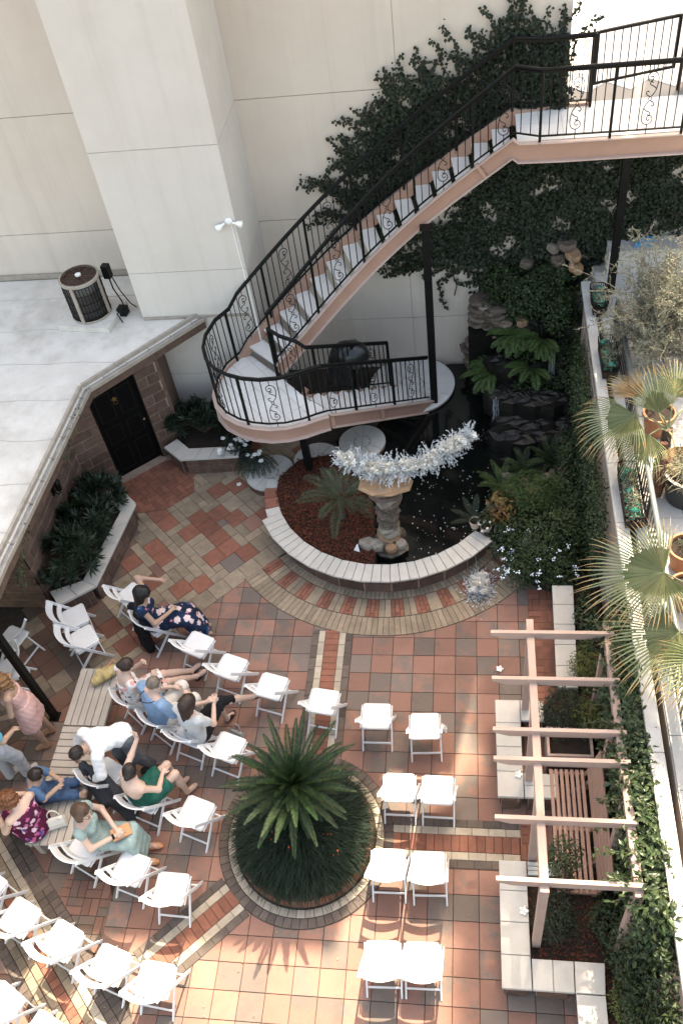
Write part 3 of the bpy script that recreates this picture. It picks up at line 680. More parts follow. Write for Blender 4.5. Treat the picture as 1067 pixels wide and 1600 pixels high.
# ------------------------------------------------------------------ THE CURVED STAIRCASE
ZL, ZU = 1.60, 4.90; RI = (ZU-ZL)/16
_k = np.array([1,2,3,4,5,6,7,8,9,10,11,12,13,14,15,16]); 
_L = np.array([(-3.53,5.04),(-3.28,5.27),(-3.02,5.42),(-2.71,5.58),(-2.45,5.76),(-2.13,5.95),(-1.87,6.06),(-1.57,6.15),(-1.29,6.24),(-.97,6.31),(-.64,6.37),(-.34,6.40),(-.03,6.41),(.27,6.42),(.57,6.40),(.89,6.38)])
_O = np.array([(-2.97,4.50),(-2.74,4.60),(-2.51,4.71),(-2.285,4.82),(-2.05,4.93),(-1.81,5.07),(-1.56,5.21),(-1.31,5.32),(-1.04,5.40),(-.76,5.48),(-.49,5.53),(-.21,5.56),(.05,5.575),(.33,5.57),(.60,5.555),(.88,5.53)])
pl = [np.polyfit(_k, a, 4) for a in (_L[:,0], _L[:,1], _O[:,0], _O[:,1])]
def SL(k): return (float(np.polyval(pl[0], k)), float(np.polyval(pl[1], k)))
def SO(k): return (float(np.polyval(pl[2], k)), float(np.polyval(pl[3], k)))
st = thing('curved_staircase', 'curved pink steel staircase with white treads and black scrolled railings', 'staircase', (0,0,0))
for k in range(1, 16):
    a, b, c, d = SL(k), SO(k), SO(k+0.87), SL(k+0.87); z = ZL+RI*k
    poly = [a, b, c, d]; poly = poly if area(poly) > 0 else poly[::-1]
    cx = sum(p[0] for p in poly)/4; cy = sum(p[1] for p in poly)/4
    MB().prism([(p[0]-cx, p[1]-cy) for p in poly], -0.045, 0, 0.006).build('tread', M['tread'], st).location = (cx, cy, z)
# lower landing: rim of the platform
rim = [(-3.72,5.0),(-3.90,4.70),(-3.985,4.30),(-3.96,3.98),(-3.86,3.70),(-3.68,3.47),(-3.45,3.31),(-3.20,3.21),(-2.93,3.165),(-2.66,3.185),(-2.40,3.265),(-2.18,3.375),(-2.02,3.44)]
LD = Vector((0.64, 0.77)).normalized(); LN = Vector((-LD.y, LD.x)); LWID = 0.70; LO0 = Vector((-2.02, 3.44)); SLP = 1.42/2.45
def LOp(s): q = LO0 + LD*s; return (q.x, q.y)
def LIp(s): q = LO0 + LD*s + LN*LWID; return (q.x, q.y)
land = rim + [LOp(0.10), LIp(0.10), (-2.97, 4.48), SL(1)]
land_ccw = land if area(land) > 0 else land[::-1]
MB().prism(land_ccw, ZL-0.03, ZL-0.008).build('landing_bed', M['tread_joint'], st)
# landing tiles, cut to the platform outline
nt = 0
lt_rest = MB()
for i in range(-8, 9):
    for j in range(-8, 9):
        s = 0.305; ca, sa = math.cos(R(40)), math.sin(R(40)); c0 = (-2.9, 4.15)
        q = [(c0[0]+x*ca-y*sa, c0[1]+x*sa+y*ca) for x, y in ((i*s, j*s), (i*s+s, j*s), (i*s+s, j*s+s), (i*s, j*s+s))]
        n_in = sum(inpoly(*p, land_ccw) for p in q)
        if n_in == 0: continue
        if n_in < 4:
            # convex pieces against the (nearly convex) rim: clip by the rim edges that lie near
            for e in range(len(land_ccw)):
                a = land_ccw[e-1]; b = land_ccw[e]
                if min(math.hypot(p[0]-(a[0]+b[0])/2, p[1]-(a[1]+b[1])/2) for p in q) > 0.42: continue
                nx, ny = -(b[1]-a[1]), b[0]-a[0]; q = clip(q, nx, ny, nx*a[0]+ny*a[1])
                if len(q) < 3: break
            if len(q) < 3: continue
        q = inset(q if area(q) > 0 else q[::-1], 0.003)
        if area(q) < 0.002: continue
        cx = sum(p[0] for p in q)/len(q); cy = sum(p[1] for p in q)/len(q)
        MB().prism([(p[0]-cx, p[1]-cy) for p in q], -0.02, 0, 0.002).build('landing_tile', M['tread'], st).location = (cx, cy, ZL)
def channel(pts, name, h=0.24, fl=0.075, side=1, mats=('pink',)):
    """C-section stringer that follows a list of 3-D points along its top edge"""
    m = MB(); P = [Vector(p) for p in pts]; n = len(P); rows = []
    for i in range(n):
        t = (P[min(i+1, n-1)] - P[max(i-1, 0)]); t.z = 0; t.normalize(); s = Vector((t.y, -t.x, 0))*side
        sec = [(0, 0), (fl, 0), (fl, -.018), (.014, -.018), (.014, -h+.018), (fl, -h+.018), (fl, -h), (0, -h)]
        rows.append([P[i] + s*a + Vector((0, 0, b)) for a, b in sec])
    k = 8; vs = [v for r in rows for v in r]
    fs = [(i*k+j, i*k+(j+1)%k, (i+1)*k+(j+1)%k, (i+1)*k+j) for i in range(n-1) for j in range(k)] + [tuple(range(k)), tuple((n-1)*k+j for j in range(k-1, -1, -1))]
    if side < 0: fs = [f[::-1] for f in fs]
    m.add(vs, fs); m.mi = [(1 if (q < (n-1)*k and q % k in (0, 1, 4, 5, 6)) else 0) for q in range(len(m.f))]; return m.build(name, [M['pink'], M['flange']], st)  # flange faces painted paler so the web reads as shaded by them
up_out = [(*SO(k), ZL+RI*k+0.07) for k in np.linspace(0.9, 16, 24)]
up_back = [(*SL(k), ZL+RI*k+0.09) for k in np.linspace(1, 16, 24)]
DX1 = 7.0
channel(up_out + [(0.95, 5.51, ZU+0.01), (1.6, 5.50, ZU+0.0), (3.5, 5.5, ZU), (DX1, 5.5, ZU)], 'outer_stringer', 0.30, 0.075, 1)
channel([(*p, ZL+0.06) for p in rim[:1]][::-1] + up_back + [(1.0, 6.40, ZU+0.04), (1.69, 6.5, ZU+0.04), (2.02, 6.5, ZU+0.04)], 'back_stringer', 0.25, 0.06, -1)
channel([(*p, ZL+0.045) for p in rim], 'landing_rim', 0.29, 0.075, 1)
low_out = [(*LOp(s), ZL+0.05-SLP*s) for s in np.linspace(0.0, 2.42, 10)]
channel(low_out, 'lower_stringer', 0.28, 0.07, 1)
# closed lower flight: 9 risers, sawtooth stringer on the inner side
NR = 9; tr = 2.45/NR; rz = 1.42/NR
for k in range(NR-1):
    s0 = 0.10 + k*tr + 0.02; s1 = s0 + tr + 0.02; z = ZL - rz*(k+1)
    q = [LOp(s0), LOp(s1), LIp(s1), LIp(s0)]; q = q if area(q) > 0 else q[::-1]
    cx = sum(p[0] for p in q)/4; cy = sum(p[1] for p in q)/4
    m = MB().prism([(p[0]-cx, p[1]-cy) for p in q], -0.03, 0, 0.005); m.build('step', M['tread'], st).location = (cx, cy, z)
    m = MB(); m.bar((*LOp(s0+.01), z+rz*0.5-.01), (*LIp(s0+.01), z+rz*0.5-.01), 0.012, rz-0.03); m.build('riser', M['tread'], st)
m = MB()
for k in range(NR-1):
    s0 = 0.10 + k*tr; s1 = s0 + tr; z = ZL - rz*(k+1)
    a, b = LIp(s0), LIp(s1); o = (LN.x*.02, LN.y*.02)
    m.add([(*a, z+rz-0.005), (*a, z-0.12), (*b, z-0.12-rz), (*b, z-0.01), (a[0]+o[0], a[1]+o[1], z+rz-0.005), (a[0]+o[0], a[1]+o[1], z-0.12), (b[0]+o[0], b[1]+o[1], z-0.12-rz), (b[0]+o[0], b[1]+o[1], z-0.01)], [(0,1,2,3),(7,6,5,4),(0,4,5,1),(1,5,6,2),(2,6,7,3),(3,7,4,0)])
m.build('sawtooth_stringer', M['pink'], st)
for s in (0.06, 1.15):
    q = LO0 + LD*s; m = MB().bar((q.x+.03, q.y-.05, ZL-SLP*s+.02), (q.x+.03, q.y-.05, ZL-SLP*s-.19), .06, .012); m.build('stiffener', M['pink'], st)
k = 14.3; m = MB().bar((SO(k)[0]-.07, SO(k)[1]-.05, ZL+RI*k+.06), (SO(k)[0]+.07, SO(k)[1]-.05, ZL+RI*k-.16), .04, .05)
m.build('splice_plate', M['pink'], st)
# posts under the stair
for (x, y, z0, z1, w) in ((-0.43, 5.36, -0.3, 3.72, .085), (-2.52, 3.52, 0, 1.40, .075), (2.50, 5.60, 0.2, 4.66, .075)):
    m = MB().box(x-w/2-.02, x+w/2+.02, y-w/2-.02, y+w/2+.02, z0, z1); m.box(x-w/2-.05, x+w/2+.05, y-w/2-.05, y+w/2+.05, z1-.015, z1+.004); m.build('support_column', M['black'], st)
m = MB().bar((-2.53, 3.46, 1.36), (-2.53, 4.4, 1.36), .09, .12); m.build('cross_beam', M['pink'], st)

# railings: rail > baluster, post, scroll
bal_cache = {}
def scroll_mesh(h):
    key = ('s', round(h, 2))
    if key in bal_cache: return bal_cache[key]
    m = MB(); c = h/2
    def spiral(cx, cz, r0, a0, turns, sgn): return [(cx + (r0*(1-t*0.86))*math.cos(a0+sgn*t*turns*2*math.pi), 0, cz + (r0*(1-t*0.86))*math.sin(a0+sgn*t*turns*2*math.pi)) for t in np.linspace(0, 1, 22)]
    w = 0.055; r = 0.0065
    for s in (1, -1):     # upper and lower S are mirror images through the centre
        def q(pts): return [(s*p[0], 0, c + s*(p[2])) for p in pts]
        big = [(0.0, 0, 0.035), (-.028, 0, .07), (-.036, 0, .13), (.004, 0, .20), (.045, 0, .245)]
        bez = []
        P = [(0.012, .03), (.062, .11), (.082, .25), (.058, .33), (.0, .355), (-.052, .325), (-.060, .27), (-.03, .235), (.008, .25), (.012, .285), (-.014, .30), (-.026, .28)]
        m.tube(q([(a, 0, b) for a, b in catmull(P, 4)]), r, 5)
        P2 = [(-.008, .03), (-.045, .055), (-.058, .085), (-.04, .105), (-.022, .09)]
        m.tube(q([(a, 0, b) for a, b in catmull(P2, 4)]), r, 5)
        P3 = [(.066, .13), (.03, .165), (-.012, .185), (-.022, .215), (.0, .228), (.014, .212)]
        m.tube(q([(a, 0, b) for a, b in catmull(P3, 4)]), r, 5)
        P4 = [(.0, .355), (.0, c)]
        m.tube(q([(a, 0, b) for a, b in P4]), r, 5)
    m.tube([(0, 0, c-.03), (.024, 0, c), (0, 0, c+.03), (-.024, 0, c)], r, 5, True)
    bal_cache[key] = m.mesh('scroll', M['black']); return bal_cache[key]
def catmull(P, n):
    out = []
    for i in range(len(P)-1):
        p0, p1, p2, p3 = P[max(i-1, 0)], P[i], P[i+1], P[min(i+2, len(P)-1)]
        for k in range(n):
            t = k/n; out.append(tuple(0.5*((2*p1[d]) + (-p0[d]+p2[d])*t + (2*p0[d]-5*p1[d]+4*p2[d]-p3[d])*t*t + (-p0[d]+3*p1[d]-3*p2[d]+p3[d])*t**3) for d in range(len(p1))))
    return out + [tuple(P[-1])]
def railing(path, parent, H=0.98, post_every=1.05, bal=0.118, scroll_at=None, name='railing', bot=0.07, start_post=True, end_post=True, toprad=0.024, mk='black', thin=False):
    P = [Vector(p) for p in path]; seg = [(P[i+1]-P[i]).length for i in range(len(P)-1)]; tot = sum(seg)
    def at(s):
        i = 0
        while i < len(seg)-1 and s > seg[i]: s -= seg[i]; i += 1
        d = P[i+1]-P[i]; q = P[i] + d*min(1, s/max(seg[i], 1e-6)); return q, d
    m = MB(); m.tube([p + Vector((0, 0, H)) for p in P], toprad, 8); m.tube([p + Vector((0, 0, H-.035)) for p in P], .018, 4)
    ro = m.build(name, M['black'], parent)
    m = MB(); 
    for i in range(len(P)-1): m.bar(P[i] + Vector((0, 0, bot)), P[i+1] + Vector((0, 0, bot)), .032, .016)
    m.build('bottom_bar', M['black'], ro)
    np_ = max(1, round(tot/post_every)); posts = [tot*i/np_ for i in range(np_+1)]
    for i, s in enumerate(posts):
        if (i == 0 and not start_post) or (i == np_ and not end_post): continue
        q, d = at(s); a = math.atan2(d.y, d.x)
        key = ('p', round(H, 2))
        if key not in bal_cache: bal_cache[key] = MB().box(-.018, .018, -.018, .018, -0.05, H).mesh('post', M['black'])
        o = link('post', bal_cache[key], ro, q); o.rotation_euler = (0, 0, a)
    if ('b', H, bot, mk) not in bal_cache: bal_cache[('b', H, bot, mk)] = MB().box(-.0065, .0065, -.0065, .0065, bot, H).mesh('baluster', M[mk])
    for i in range(np_):
        n = max(2, round((posts[i+1]-posts[i])/bal)); sc = scroll_at(i) if scroll_at else n//2
        for k in range(1, n):
            q, d = at(posts[i] + (posts[i+1]-posts[i])*k/n); a = math.atan2(d.y, d.x)
            if k == sc:
                o = link('scroll', scroll_mesh(H), ro, q); o.rotation_euler = (0, 0, a)
            else:
                o = link('baluster', bal_cache[('b', H, bot, mk)], ro, q); o.rotation_euler = (0, 0, a)
    return ro
RH = 0.99
outer_path = [(*SO(k), ZL+RI*k+0.07) for k in np.linspace(1.0, 16, 16)] + [(1.24, 5.47, ZU+0.02)]
railing(outer_path, st, RH, 1.12, 0.138)
railing([(1.24, 5.47, ZU+0.02), (2.28, 5.46, ZU+.02), (3.32, 5.46, ZU+.02), (DX1, 5.46, ZU+.02)], st, RH, 1.02, 0.118, mk='rust_iron', start_post=False)
arc = [(*p, ZL+0.05) for p in rim]
back_path = [(*SL(k), ZL+RI*k+0.10) for k in np.linspace(16, 1.0, 16)] + arc + [(*LOp(s), ZL+0.05-SLP*s) for s in (0.4, 0.9, 1.4, 1.9, 2.36)]
railing([(2.02, 6.46, ZU+.04), (1.34, 6.43, ZU+.04)] + back_path[:1], st, RH, 0.8, 0.14, scroll_at=lambda i: -1)
railing(back_path, st, RH, 1.02, 0.128, start_post=False, end_post=False)
inner_path = [(-2.99, 4.46, ZL+.02), (-2.78, 4.27, ZL+.02), (-2.48, 4.13, ZL+.0)] + [(*LIp(s), ZL-SLP*(s-0.1)) for s in (0.32, 0.7, 1.1, 1.5, 1.9, 2.1)]
railing(inner_path, st, RH, 0.95, 0.115)
# gate at the head of the stair, standing half open against the deck
gt = thing('stair_gate', 'thin-barred iron gate at the head of the staircase on the white deck', 'gate', (2.06, 6.55, ZU), R(17))
GW = 1.22
m = MB(); m.box(-.02, .02, -.02, .02, .28, 1.02); m.box(GW-.02, GW+.02, -.02, .02, .28, 1.02); m.box(.02, GW-.02, -.015, .015, .28, .315); m.box(.02, GW-.02, -.018, .018, .985, 1.025); m.build('frame', M['black'], gt)
m = MB().box(-.075, -.047, -.014, .014, -.02, 1.06); m.build('hinge_post', M['black'], gt); m = MB().box(-.045, -.02, -.012, .012, .40, .46); m.box(-.045, -.02, -.012, .012, .88, .94); m.build('hinge', M['black'], gt)
bm_ = MB().box(-.006, .006, -.006, .006, .315, .985).mesh('bar', M['rust_iron'])
for i in range(1, 10): link('bar', bm_, gt, (GW*i/10, 0, 0))
pe = thing('gate_pillar', 'pink pillar with a black iron lamp bracket beside the stair gate at the picture edge', 'pillar', (3.50, 6.80, ZU))
MB().box(-.11, .11, -.11, .11, 0, .62).build('shaft', M['pergola'], pe); MB().box(-.14, .14, -.14, .14, .62, .66).build('cap', M['pergola'], pe)
m = MB().box(-.21, -.16, -.02, .02, 0, .98); m.box(-.24, -.10, -.04, .04, .84, 1.0); m.build('latch_post', M['black'], pe)
# deck
dk = MB().box(0.93, 1.70, 5.52, 6.49, ZU-.06, ZU-.012); dk.box(1.70, 9.0, 5.52, 6.62, ZU-.06, ZU-.012); dk.box(1.70, 9.0, 6.62, 15.0, ZU-.35, ZU-.012)
dk = dk.build('upper_deck', M['tread_joint']); tag(dk, kind='structure')
for i in range(20):
    x0 = 0.93 + i*0.332; x1 = min(x0+0.326, 9)
    y1 = 6.49 if x0 < 1.5 else 6.62
    for (a, b) in ((5.53, 6.05), (6.056, y1)):
        MB().box(-(x1-x0)/2, (x1-x0)/2, -(b-a)/2, (b-a)/2, -.012, 0).build('deck_tile', M['tread'], dk).location = ((x0+x1)/2, (a+b)/2, ZU)
dtm = MB().prism([(-.222, -.222), (.222, -.222), (.222, .222), (-.222, .222)], -.012, 0, .002).mesh('deck_tile', M['tread'])
for i in range(26):
    for j in range(26):
        c = (1.7 + (i-12)*0.45*S2 + j*0.45*S2, 6.3 - (i-12)*0.45*S2 + j*0.45*S2)
        if c[0] < 2.0 or c[1] < 6.95 or c[0] > 8.6 or c[1] > 14.6 or not inview(*c, ZU, .1): continue
        o = link('deck_tile', dtm, dk, (*c, ZU)); o.rotation_euler = (0, 0, R(45))
# round landing disc and the two step pads
def disc(x, y, r, z, label, n, core=0.2, mk='tread', dirty=False):
    t = thing('round_step', label, 'step', (x, y, 0), group=None)
    MB().lathe([(r-.02, -0.02), (r-.01, z-.03), (r-.01, z-.012), (0.01, z-.012)], 36).build('base', M['block'] if not dirty else M['rock'], t)
    for (r0, r1, kk) in ((core, r, n), (0.0, core, max(1, n//3))):
        for i in range(kk):
            a0 = 2*math.pi*i/kk; a1 = 2*math.pi*(i+1)/kk; q = []
            s = max(2, int((a1-a0)*r1/0.09))
            q += [(r1*math.cos(a0+(a1-a0)*u/s), r1*math.sin(a0+(a1-a0)*u/s)) for u in range(s+1)]
            if r0 > 0: q += [(r0*math.cos(a1-(a1-a0)*u/s), r0*math.sin(a1-(a1-a0)*u/s)) for u in range(s+1)]
            else: q += [(0, 0)]
            MB().prism(inset(q, .003), z-.035, z, .004).build('wedge', M[mk], t)
    return t
disc(-0.86, 5.86, 0.80, 0.16, 'large round stone at the foot of the staircase, half in water', 14, 0.22)
disc(-3.25, 3.60, 0.44, 0.17, 'round wedge-paved step nearest the white flowers', 12, 0.15, 'cap')
disc(-2.43, 3.83, 0.42, 0.24, 'round wedge-paved step under the stair landing column', 12, 0.15, 'cap')
disc(-1.68, 4.30, 0.42, 0.20, 'round wedge-paved step deep under the staircase flight', 12, 0.15, 'cap')
# black draped heap under the upper flight
hp = MB(); rg = random.Random(3)
hp.ell((0, 0, .42), (.30, .26, .42), 16, 10, jit=.09, rg=rg); hp.ell((.22, -.02, .98), (.34, .27, .17), 16, 8, jit=.07, rg=rg); hp.ell((.05, .05, .75), (.26, .22, .3), 14, 8, jit=.08, rg=rg)
tag(hp.build('draped_cover', M['blackpot'], None, True), 'black lumpy cloth cover heaped under the upper stair flight', 'cover').location = (-2.02, 5.02, 0.12); bpy.data.objects['draped_cover'].scale = (1, 1, 1.5)

# ------------------------------------------------------------------ POND, RING BENCH, ROCKS
WZ = 0.08
rgk = random.Random(21)
pw = MB()
wp = [(RC[0]+1.86*math.cos(R(a)), RC[1]+1.86*math.sin(R(a))) for a in range(180, 346, 6)] + [(1.35, 3.4), (1.9, 4.4), (2.05, 6.5), (-0.2, 6.5), (-1.5, 5.0), (-2.2, 4.4)]
pw.prism(wp if area(wp) > 0 else wp[::-1], WZ-0.16, WZ)
wm = mat('pond_water', (0.003, 0.004, 0.004), (0.005, 0.006, 0.005), 3, 0.04, 0.10, 9, spec=0.5); M['water'] = wm
tag(pw.build('pond_water', wm), kind='structure')
rb = thing('ring_bench', 'curved cream slatted bench on a low brown wall around the pond', 'bench', (RC[0], RC[1], 0))
ang0, ang1 = 205.5, 320.5; nseg = 10
slat_i = 0
for k in range(nseg):
    a0 = R(ang0 + (ang1-ang0)*k/nseg); a1 = R(ang0 + (ang1-ang0)*(k+1)/nseg); rr = 2.21
    for i in range(3):
        f0, f1 = i/3, (i+1)/3
        def on(r, f): return (r*(math.cos(a0)*(1-f)+math.cos(a1)*f), r*(math.sin(a0)*(1-f)+math.sin(a1)*f))
        q = inset([on(1.87, f0), on(rr, f0), on(rr, f1), on(1.87, f1)], 0.004)
        cx = sum(p[0] for p in q)/4; cy = sum(p[1] for p in q)/4
        MB().prism([(p[0]-cx, p[1]-cy) for p in q], -.032, 0, .004).build('slat', M['slat'], rb).location = (cx, cy, 0.452)
m = MB(); m2 = MB()
for k in range(nseg):
    a0 = R(ang0-1 + (ang1-ang0+2)*k/nseg); a1 = R(ang0-1 + (ang1-ang0+2)*(k+1)/nseg)
    q = [(2.06*math.cos(a0), 2.06*math.sin(a0)), (2.06*math.cos(a1), 2.06*math.sin(a1)), (1.9*math.cos(a1), 1.9*math.sin(a1)), (1.9*math.cos(a0), 1.9*math.sin(a0))]
    m.prism(q if area(q) > 0 else q[::-1], 0, .405)
    q = [(2.14*math.cos(a0), 2.14*math.sin(a0)), (2.14*math.cos(a1), 2.14*math.sin(a1)), (1.94*math.cos(a1), 1.94*math.sin(a1)), (1.94*math.cos(a0), 1.94*math.sin(a0))]
    m2.prism(q if area(q) > 0 else q[::-1], .405, .42)
wo = m.build('wall', M['mortar'], rb); m2.build('slat_bearer', M['taupe'], rb)
for k in range(nseg):
    a0 = R(ang0-1 + (ang1-ang0+2)*k/nseg); a1 = R(ang0-1 + (ang1-ang0+2)*(k+1)/nseg)
    A = Vector((2.06*math.cos(a0), 2.06*math.sin(a0), 0)); B = Vector((2.06*math.cos(a1), 2.06*math.sin(a1), 0)); d = B-A; n = Vector((d.y, -d.x, 0)).normalized()
    for r in range(2):
        x = -.2 if r else 0.0
        while x < d.length:
            x0 = max(0, x)+.005; x1 = min(d.length, x+.4)-.005
            if x1-x0 > .05:
                p = A + d.normalized()*x0 + n*.006; q = A + d.normalized()*x1 + n*.006
                MB().bar((p.x, p.y, .105+.2*r), (q.x, q.y, .105+.2*r), .02, .185, (0, 0, 1), .006).build('block', M['block'], wo)
            x += .4
# curb stones that carry the ring on to the first step
for i, (a, mk, ln) in enumerate(((201.0, 'cap', 6.6), (193.5, 'red', 6.6), (186, 'red', 6.6), (179, 'cap', 6))):
    a0, a1 = R(a-ln/2), R(a+ln/2); q = [(1.86*math.cos(a0), 1.86*math.sin(a0)), (2.10*math.cos(a0), 2.10*math.sin(a0)), (2.10*math.cos(a1), 2.10*math.sin(a1)), (1.86*math.cos(a1), 1.86*math.sin(a1))]
    MB().prism(q, 0, .36-.03*i, .012).build('curb_stone', M[mk], rb)
# mulch bed in the left part of the ring
bedp = [(RC[0]+1.885*math.cos(R(a)), RC[1]+1.885*math.sin(R(a))) for a in range(176, 268, 6)] + [(-1.25, 1.7), (-1.35, 2.6), (-1.6, 3.4), (-2.1, 3.9), (-2.75, 3.75)]
bedm = MB().prism(bedp, 0, .30).build('planting_bed', M['soil']); tag(bedm, kind='structure')
def chips(name, poly, z, n, mk, size=(.02, .06), zj=.03, seed=1):
    g_ = np.random.default_rng(seed); xs = [p[0] for p in poly]; ys = [p[1] for p in poly]; P = []
    while len(P) < n:
        c = g_.uniform((min(xs), min(ys)), (max(xs), max(ys)), (n, 2)); P += [(a, b) for a, b in c if inpoly(a, b, poly)]
    P = np.array(P[:n]); base = np.c_[P, z + g_.uniform(0, zj, n)]; d = g_.normal(size=(n, 3)); d[:, 2] *= .35
    nn = g_.normal(size=(n, 3))*.5 + np.array([0, 0, 1.0])
    return link(name, leaf_mesh(name, base, d, nn, g_.uniform(*size, n), g_.uniform(size[0]*.5, size[0]*1.1, n), M[mk], fold=.1))
tag(chips('bark_mulch', bedp, .30, 9000, 'mulch', (.025, .065), .04), kind='stuff')

def rock_mesh(rg, sx, sy, sz, n=9, flat=True):
    """irregular flagstone: jagged outline, chipped edge, uneven top"""
    m = MB(); out = [(math.cos(2*math.pi*i/n)*sx*rg.uniform(.72, 1.08), math.sin(2*math.pi*i/n)*sy*rg.uniform(.72, 1.08)) for i in range(n)]
    rings = []
    for (k, z) in ((.80, -.5), (1.0, -.28), (1.02, .12), (.90, .44), (.45, .5)):
        rings.append([(p[0]*k*rg.uniform(.93, 1.06), p[1]*k*rg.uniform(.93, 1.06), z*sz*rg.uniform(.85, 1.15)) for p in out])
    vs = [v for r in rings for v in r] + [(0, 0, .52*sz)]
    fs = [tuple(range(n-1, -1, -1))] + [(i*n+j, i*n+(j+1)%n, (i+1)*n+(j+1)%n, (i+1)*n+j) for i in range(4) for j in range(n)] + [(4*n+j, 4*n+(j+1)%n, 5*n) for j in range(n)]
    return m.add(vs, fs)
rocklib = {}
def rock(parent, x, y, z, sx, sy, sz, mk='rock', rz=None, tilt=.12, name='stone'):
    key = (mk, rgk.randrange(7))
    if key not in rocklib: rocklib[key] = rock_mesh(random.Random(hash(key[1])*17+len(mk)), 1, 1, 1).mesh('stone', M[mk])
    o = link(name, rocklib[key], parent, (x, y, z)); o.scale = (sx, sy, sz); o.rotation_euler = (rgk.uniform(-tilt, tilt), rgk.uniform(-tilt, tilt), rgk.uniform(0, 6.28) if rz is None else rz); return o
# stacked pedestal that carries the garland
pd = thing('rock_pedestal', 'slim column of stacked flagstones with an orange top slab in the pond', 'rock column', (-1.03, 1.93, 0))
z = .05
for i in range(19):
    t_ = i/18; w = .29-.09*math.sin(math.pi*min(1, t_*1.15))+.10*max(0, t_-.62); hgt = rgk.uniform(.062, .092)
    rock(pd, rgk.uniform(-.045, .045), .012*i+rgk.uniform(-.03, .03), z+hgt/2, w*rgk.uniform(.88, 1.15), w*.8*rgk.uniform(.9, 1.1), hgt*1.25, rgk.choice(['rock', 'rock', 'rock', 'rock_pale', 'rock_or'] if i < 15 else ['rock', 'rock_pale'])); z += hgt*1.0
rock(pd, .03, .08, z+.04, .43, .30, .10, 'rock_or', .1, .05, 'top_slab'); rock(pd, -.10, .22, z+.12, .22, .18, .06, 'rock_or', .6, .06, 'top_slab'); PTOP = z+.10
for (dx, dy, s, mk) in ((-.20, -.14, .13, 'rock_pale'), (.02, -.20, .11, 'rock_or'), (.17, -.12, .12, 'rock_pale'), (-.36, -.10, .16, 'rock_pale'), (-.08, -.02, .16, 'rock'), (.12, .1, .15, 'rock')):
    rock(pd, dx, dy, .34, s, s*.8, .13, mk)
# floating petals
ptl = MB(); rgp = random.Random(5)
for i in range(130):
    a = rgp.uniform(-85, 22); r = math.sqrt(rgp.uniform(.02, 1))*1.72; x = RC[0]+.05+r*math.cos(R(a)); y = RC[1]+r*math.sin(R(a))
    if x < -0.72: continue
    s = rgp.uniform(.004, .011); b = rgp.uniform(0, 6.28); ptl.add([(x+s*math.cos(b+k*1.257)*rgp.uniform(.7, 1.2), y+s*math.sin(b+k*1.257)*rgp.uniform(.7, 1.2), WZ+.006) for k in range(5)], [(0, 1, 2, 3, 4)])
tag(ptl.build('floating_petals', M['petal']), kind='stuff')
# rocky waterfall against the wall
wf = thing('rock_waterfall', 'dark stepped rock waterfall with mossy ledges against the cream wall', 'waterfall', (1.1, 5.6, 0))
def W(x, y, z): return (x-1.1, y-5.6, z)
m = MB()
for (x0, x1, y0, y1, z1) in ((.95, 2.06, 5.9, 6.58, 1.5), (.80, 2.06, 5.35, 5.9, 1.05), (.45, 2.06, 4.75, 5.35, .75), (.75, 2.06, 4.15, 4.75, .45)):
    for i in range(14):
        x = rgk.uniform(x0, x1); y = rgk.uniform(y0, y1); m.add([(a*.34+x-1.1, b*.26+y-5.6, c*.5+z1-.30) for a, b, c in rocklib.setdefault(('shape', i % 4), rock_mesh(random.Random(i % 4+50), 1, 1, 1)).v], rocklib[('shape', i % 4)].f)
m.box(*[v for p in ((-.9, .96), (.3, .97), (0.0, 1.2)) for v in p]); m.box(-.6, .96, -.4, .3, 0, .72)
m.build('boulder_core', M['rock_wet'], wf)
for i in range(30):                                           # left face: leaning stack of flat stones
    t = i/29; rock(wf, *W(.40 + .10*math.sin(i*2.1) + .10*t, 6.28 + rgk.uniform(-.05, .05), .18 + 1.5*t), rgk.uniform(.24, .36)*(1-.3*t), .24, .085, 'rock' if rgk.random() < .8 else 'rock_pale', None, .14)
for i in range(20): t = i/19; rock(wf, *W(.74+.1*math.sin(i), 6.08, .3+1.35*t), .27, .2, .09, 'rock' if i % 4 else 'rock_pale', None, .18)
for (x, y, z, s, mk) in ((1.50, 6.36, 2.18, .17, 'rock_pale'), (1.34, 6.34, 2.12, .13, 'rock_pale'), (1.78, 6.34, 2.18, .15, 'rock_pale'), (1.86, 6.42, 2.62, .27, 'rock'), (1.95, 6.30, 2.50, .2, 'rock_or'), (1.62, 6.42, 2.56, .13, 'rock_pale'), (2.0, 6.2, 2.3, .16, 'rock_or'), (1.7, 6.4, 2.35, .2, 'rock'), (1.2, 6.42, 2.3, .2, 'rock'), (1.0, 6.35, 1.9, .22, 'rock')):
    rock(wf, *W(x, y, z), s, s*.7, .14, mk)
for (x, y, z, s) in ((.85, 5.95, 1.42, .2), (1.12, 5.92, 1.46, .16), (.76, 5.5, .62, .16), (.72, 5.4, .45, .17), (.60, 5.75, .48, .17), (.45, 6.0, .32, .2), (.3, 6.15, .25, .15), (.88, 5.2, .5, .15)):
    rock(wf, *W(x, y, z), s, s*.75, .11, rgk.choice(['rock', 'rock_or', 'rock_pale']))
M['fall'] = mat('falling_water', (0.30, 0.33, 0.34), (0.08, 0.09, 0.1), 60, 0.2, 0.3, 90, spec=.5)
m = MB(); rgw = random.Random(9)
def fall(x, y0, z0, z1, w, n, out=.22):
    for i in range(n):
        xx = x + rgw.uniform(-w, w); a = rgw.uniform(0, .45); b = rgw.uniform(a+.2, 1.0); pts = []
        for k in range(6):
            t = a+(b-a)*k/5; pts.append(W(xx+rgw.uniform(-.008, .008), y0-out*math.sqrt(t), z0+(z1-z0)*t))
        m.tube(pts, [rgw.uniform(.002, .007) for _ in pts], 4)
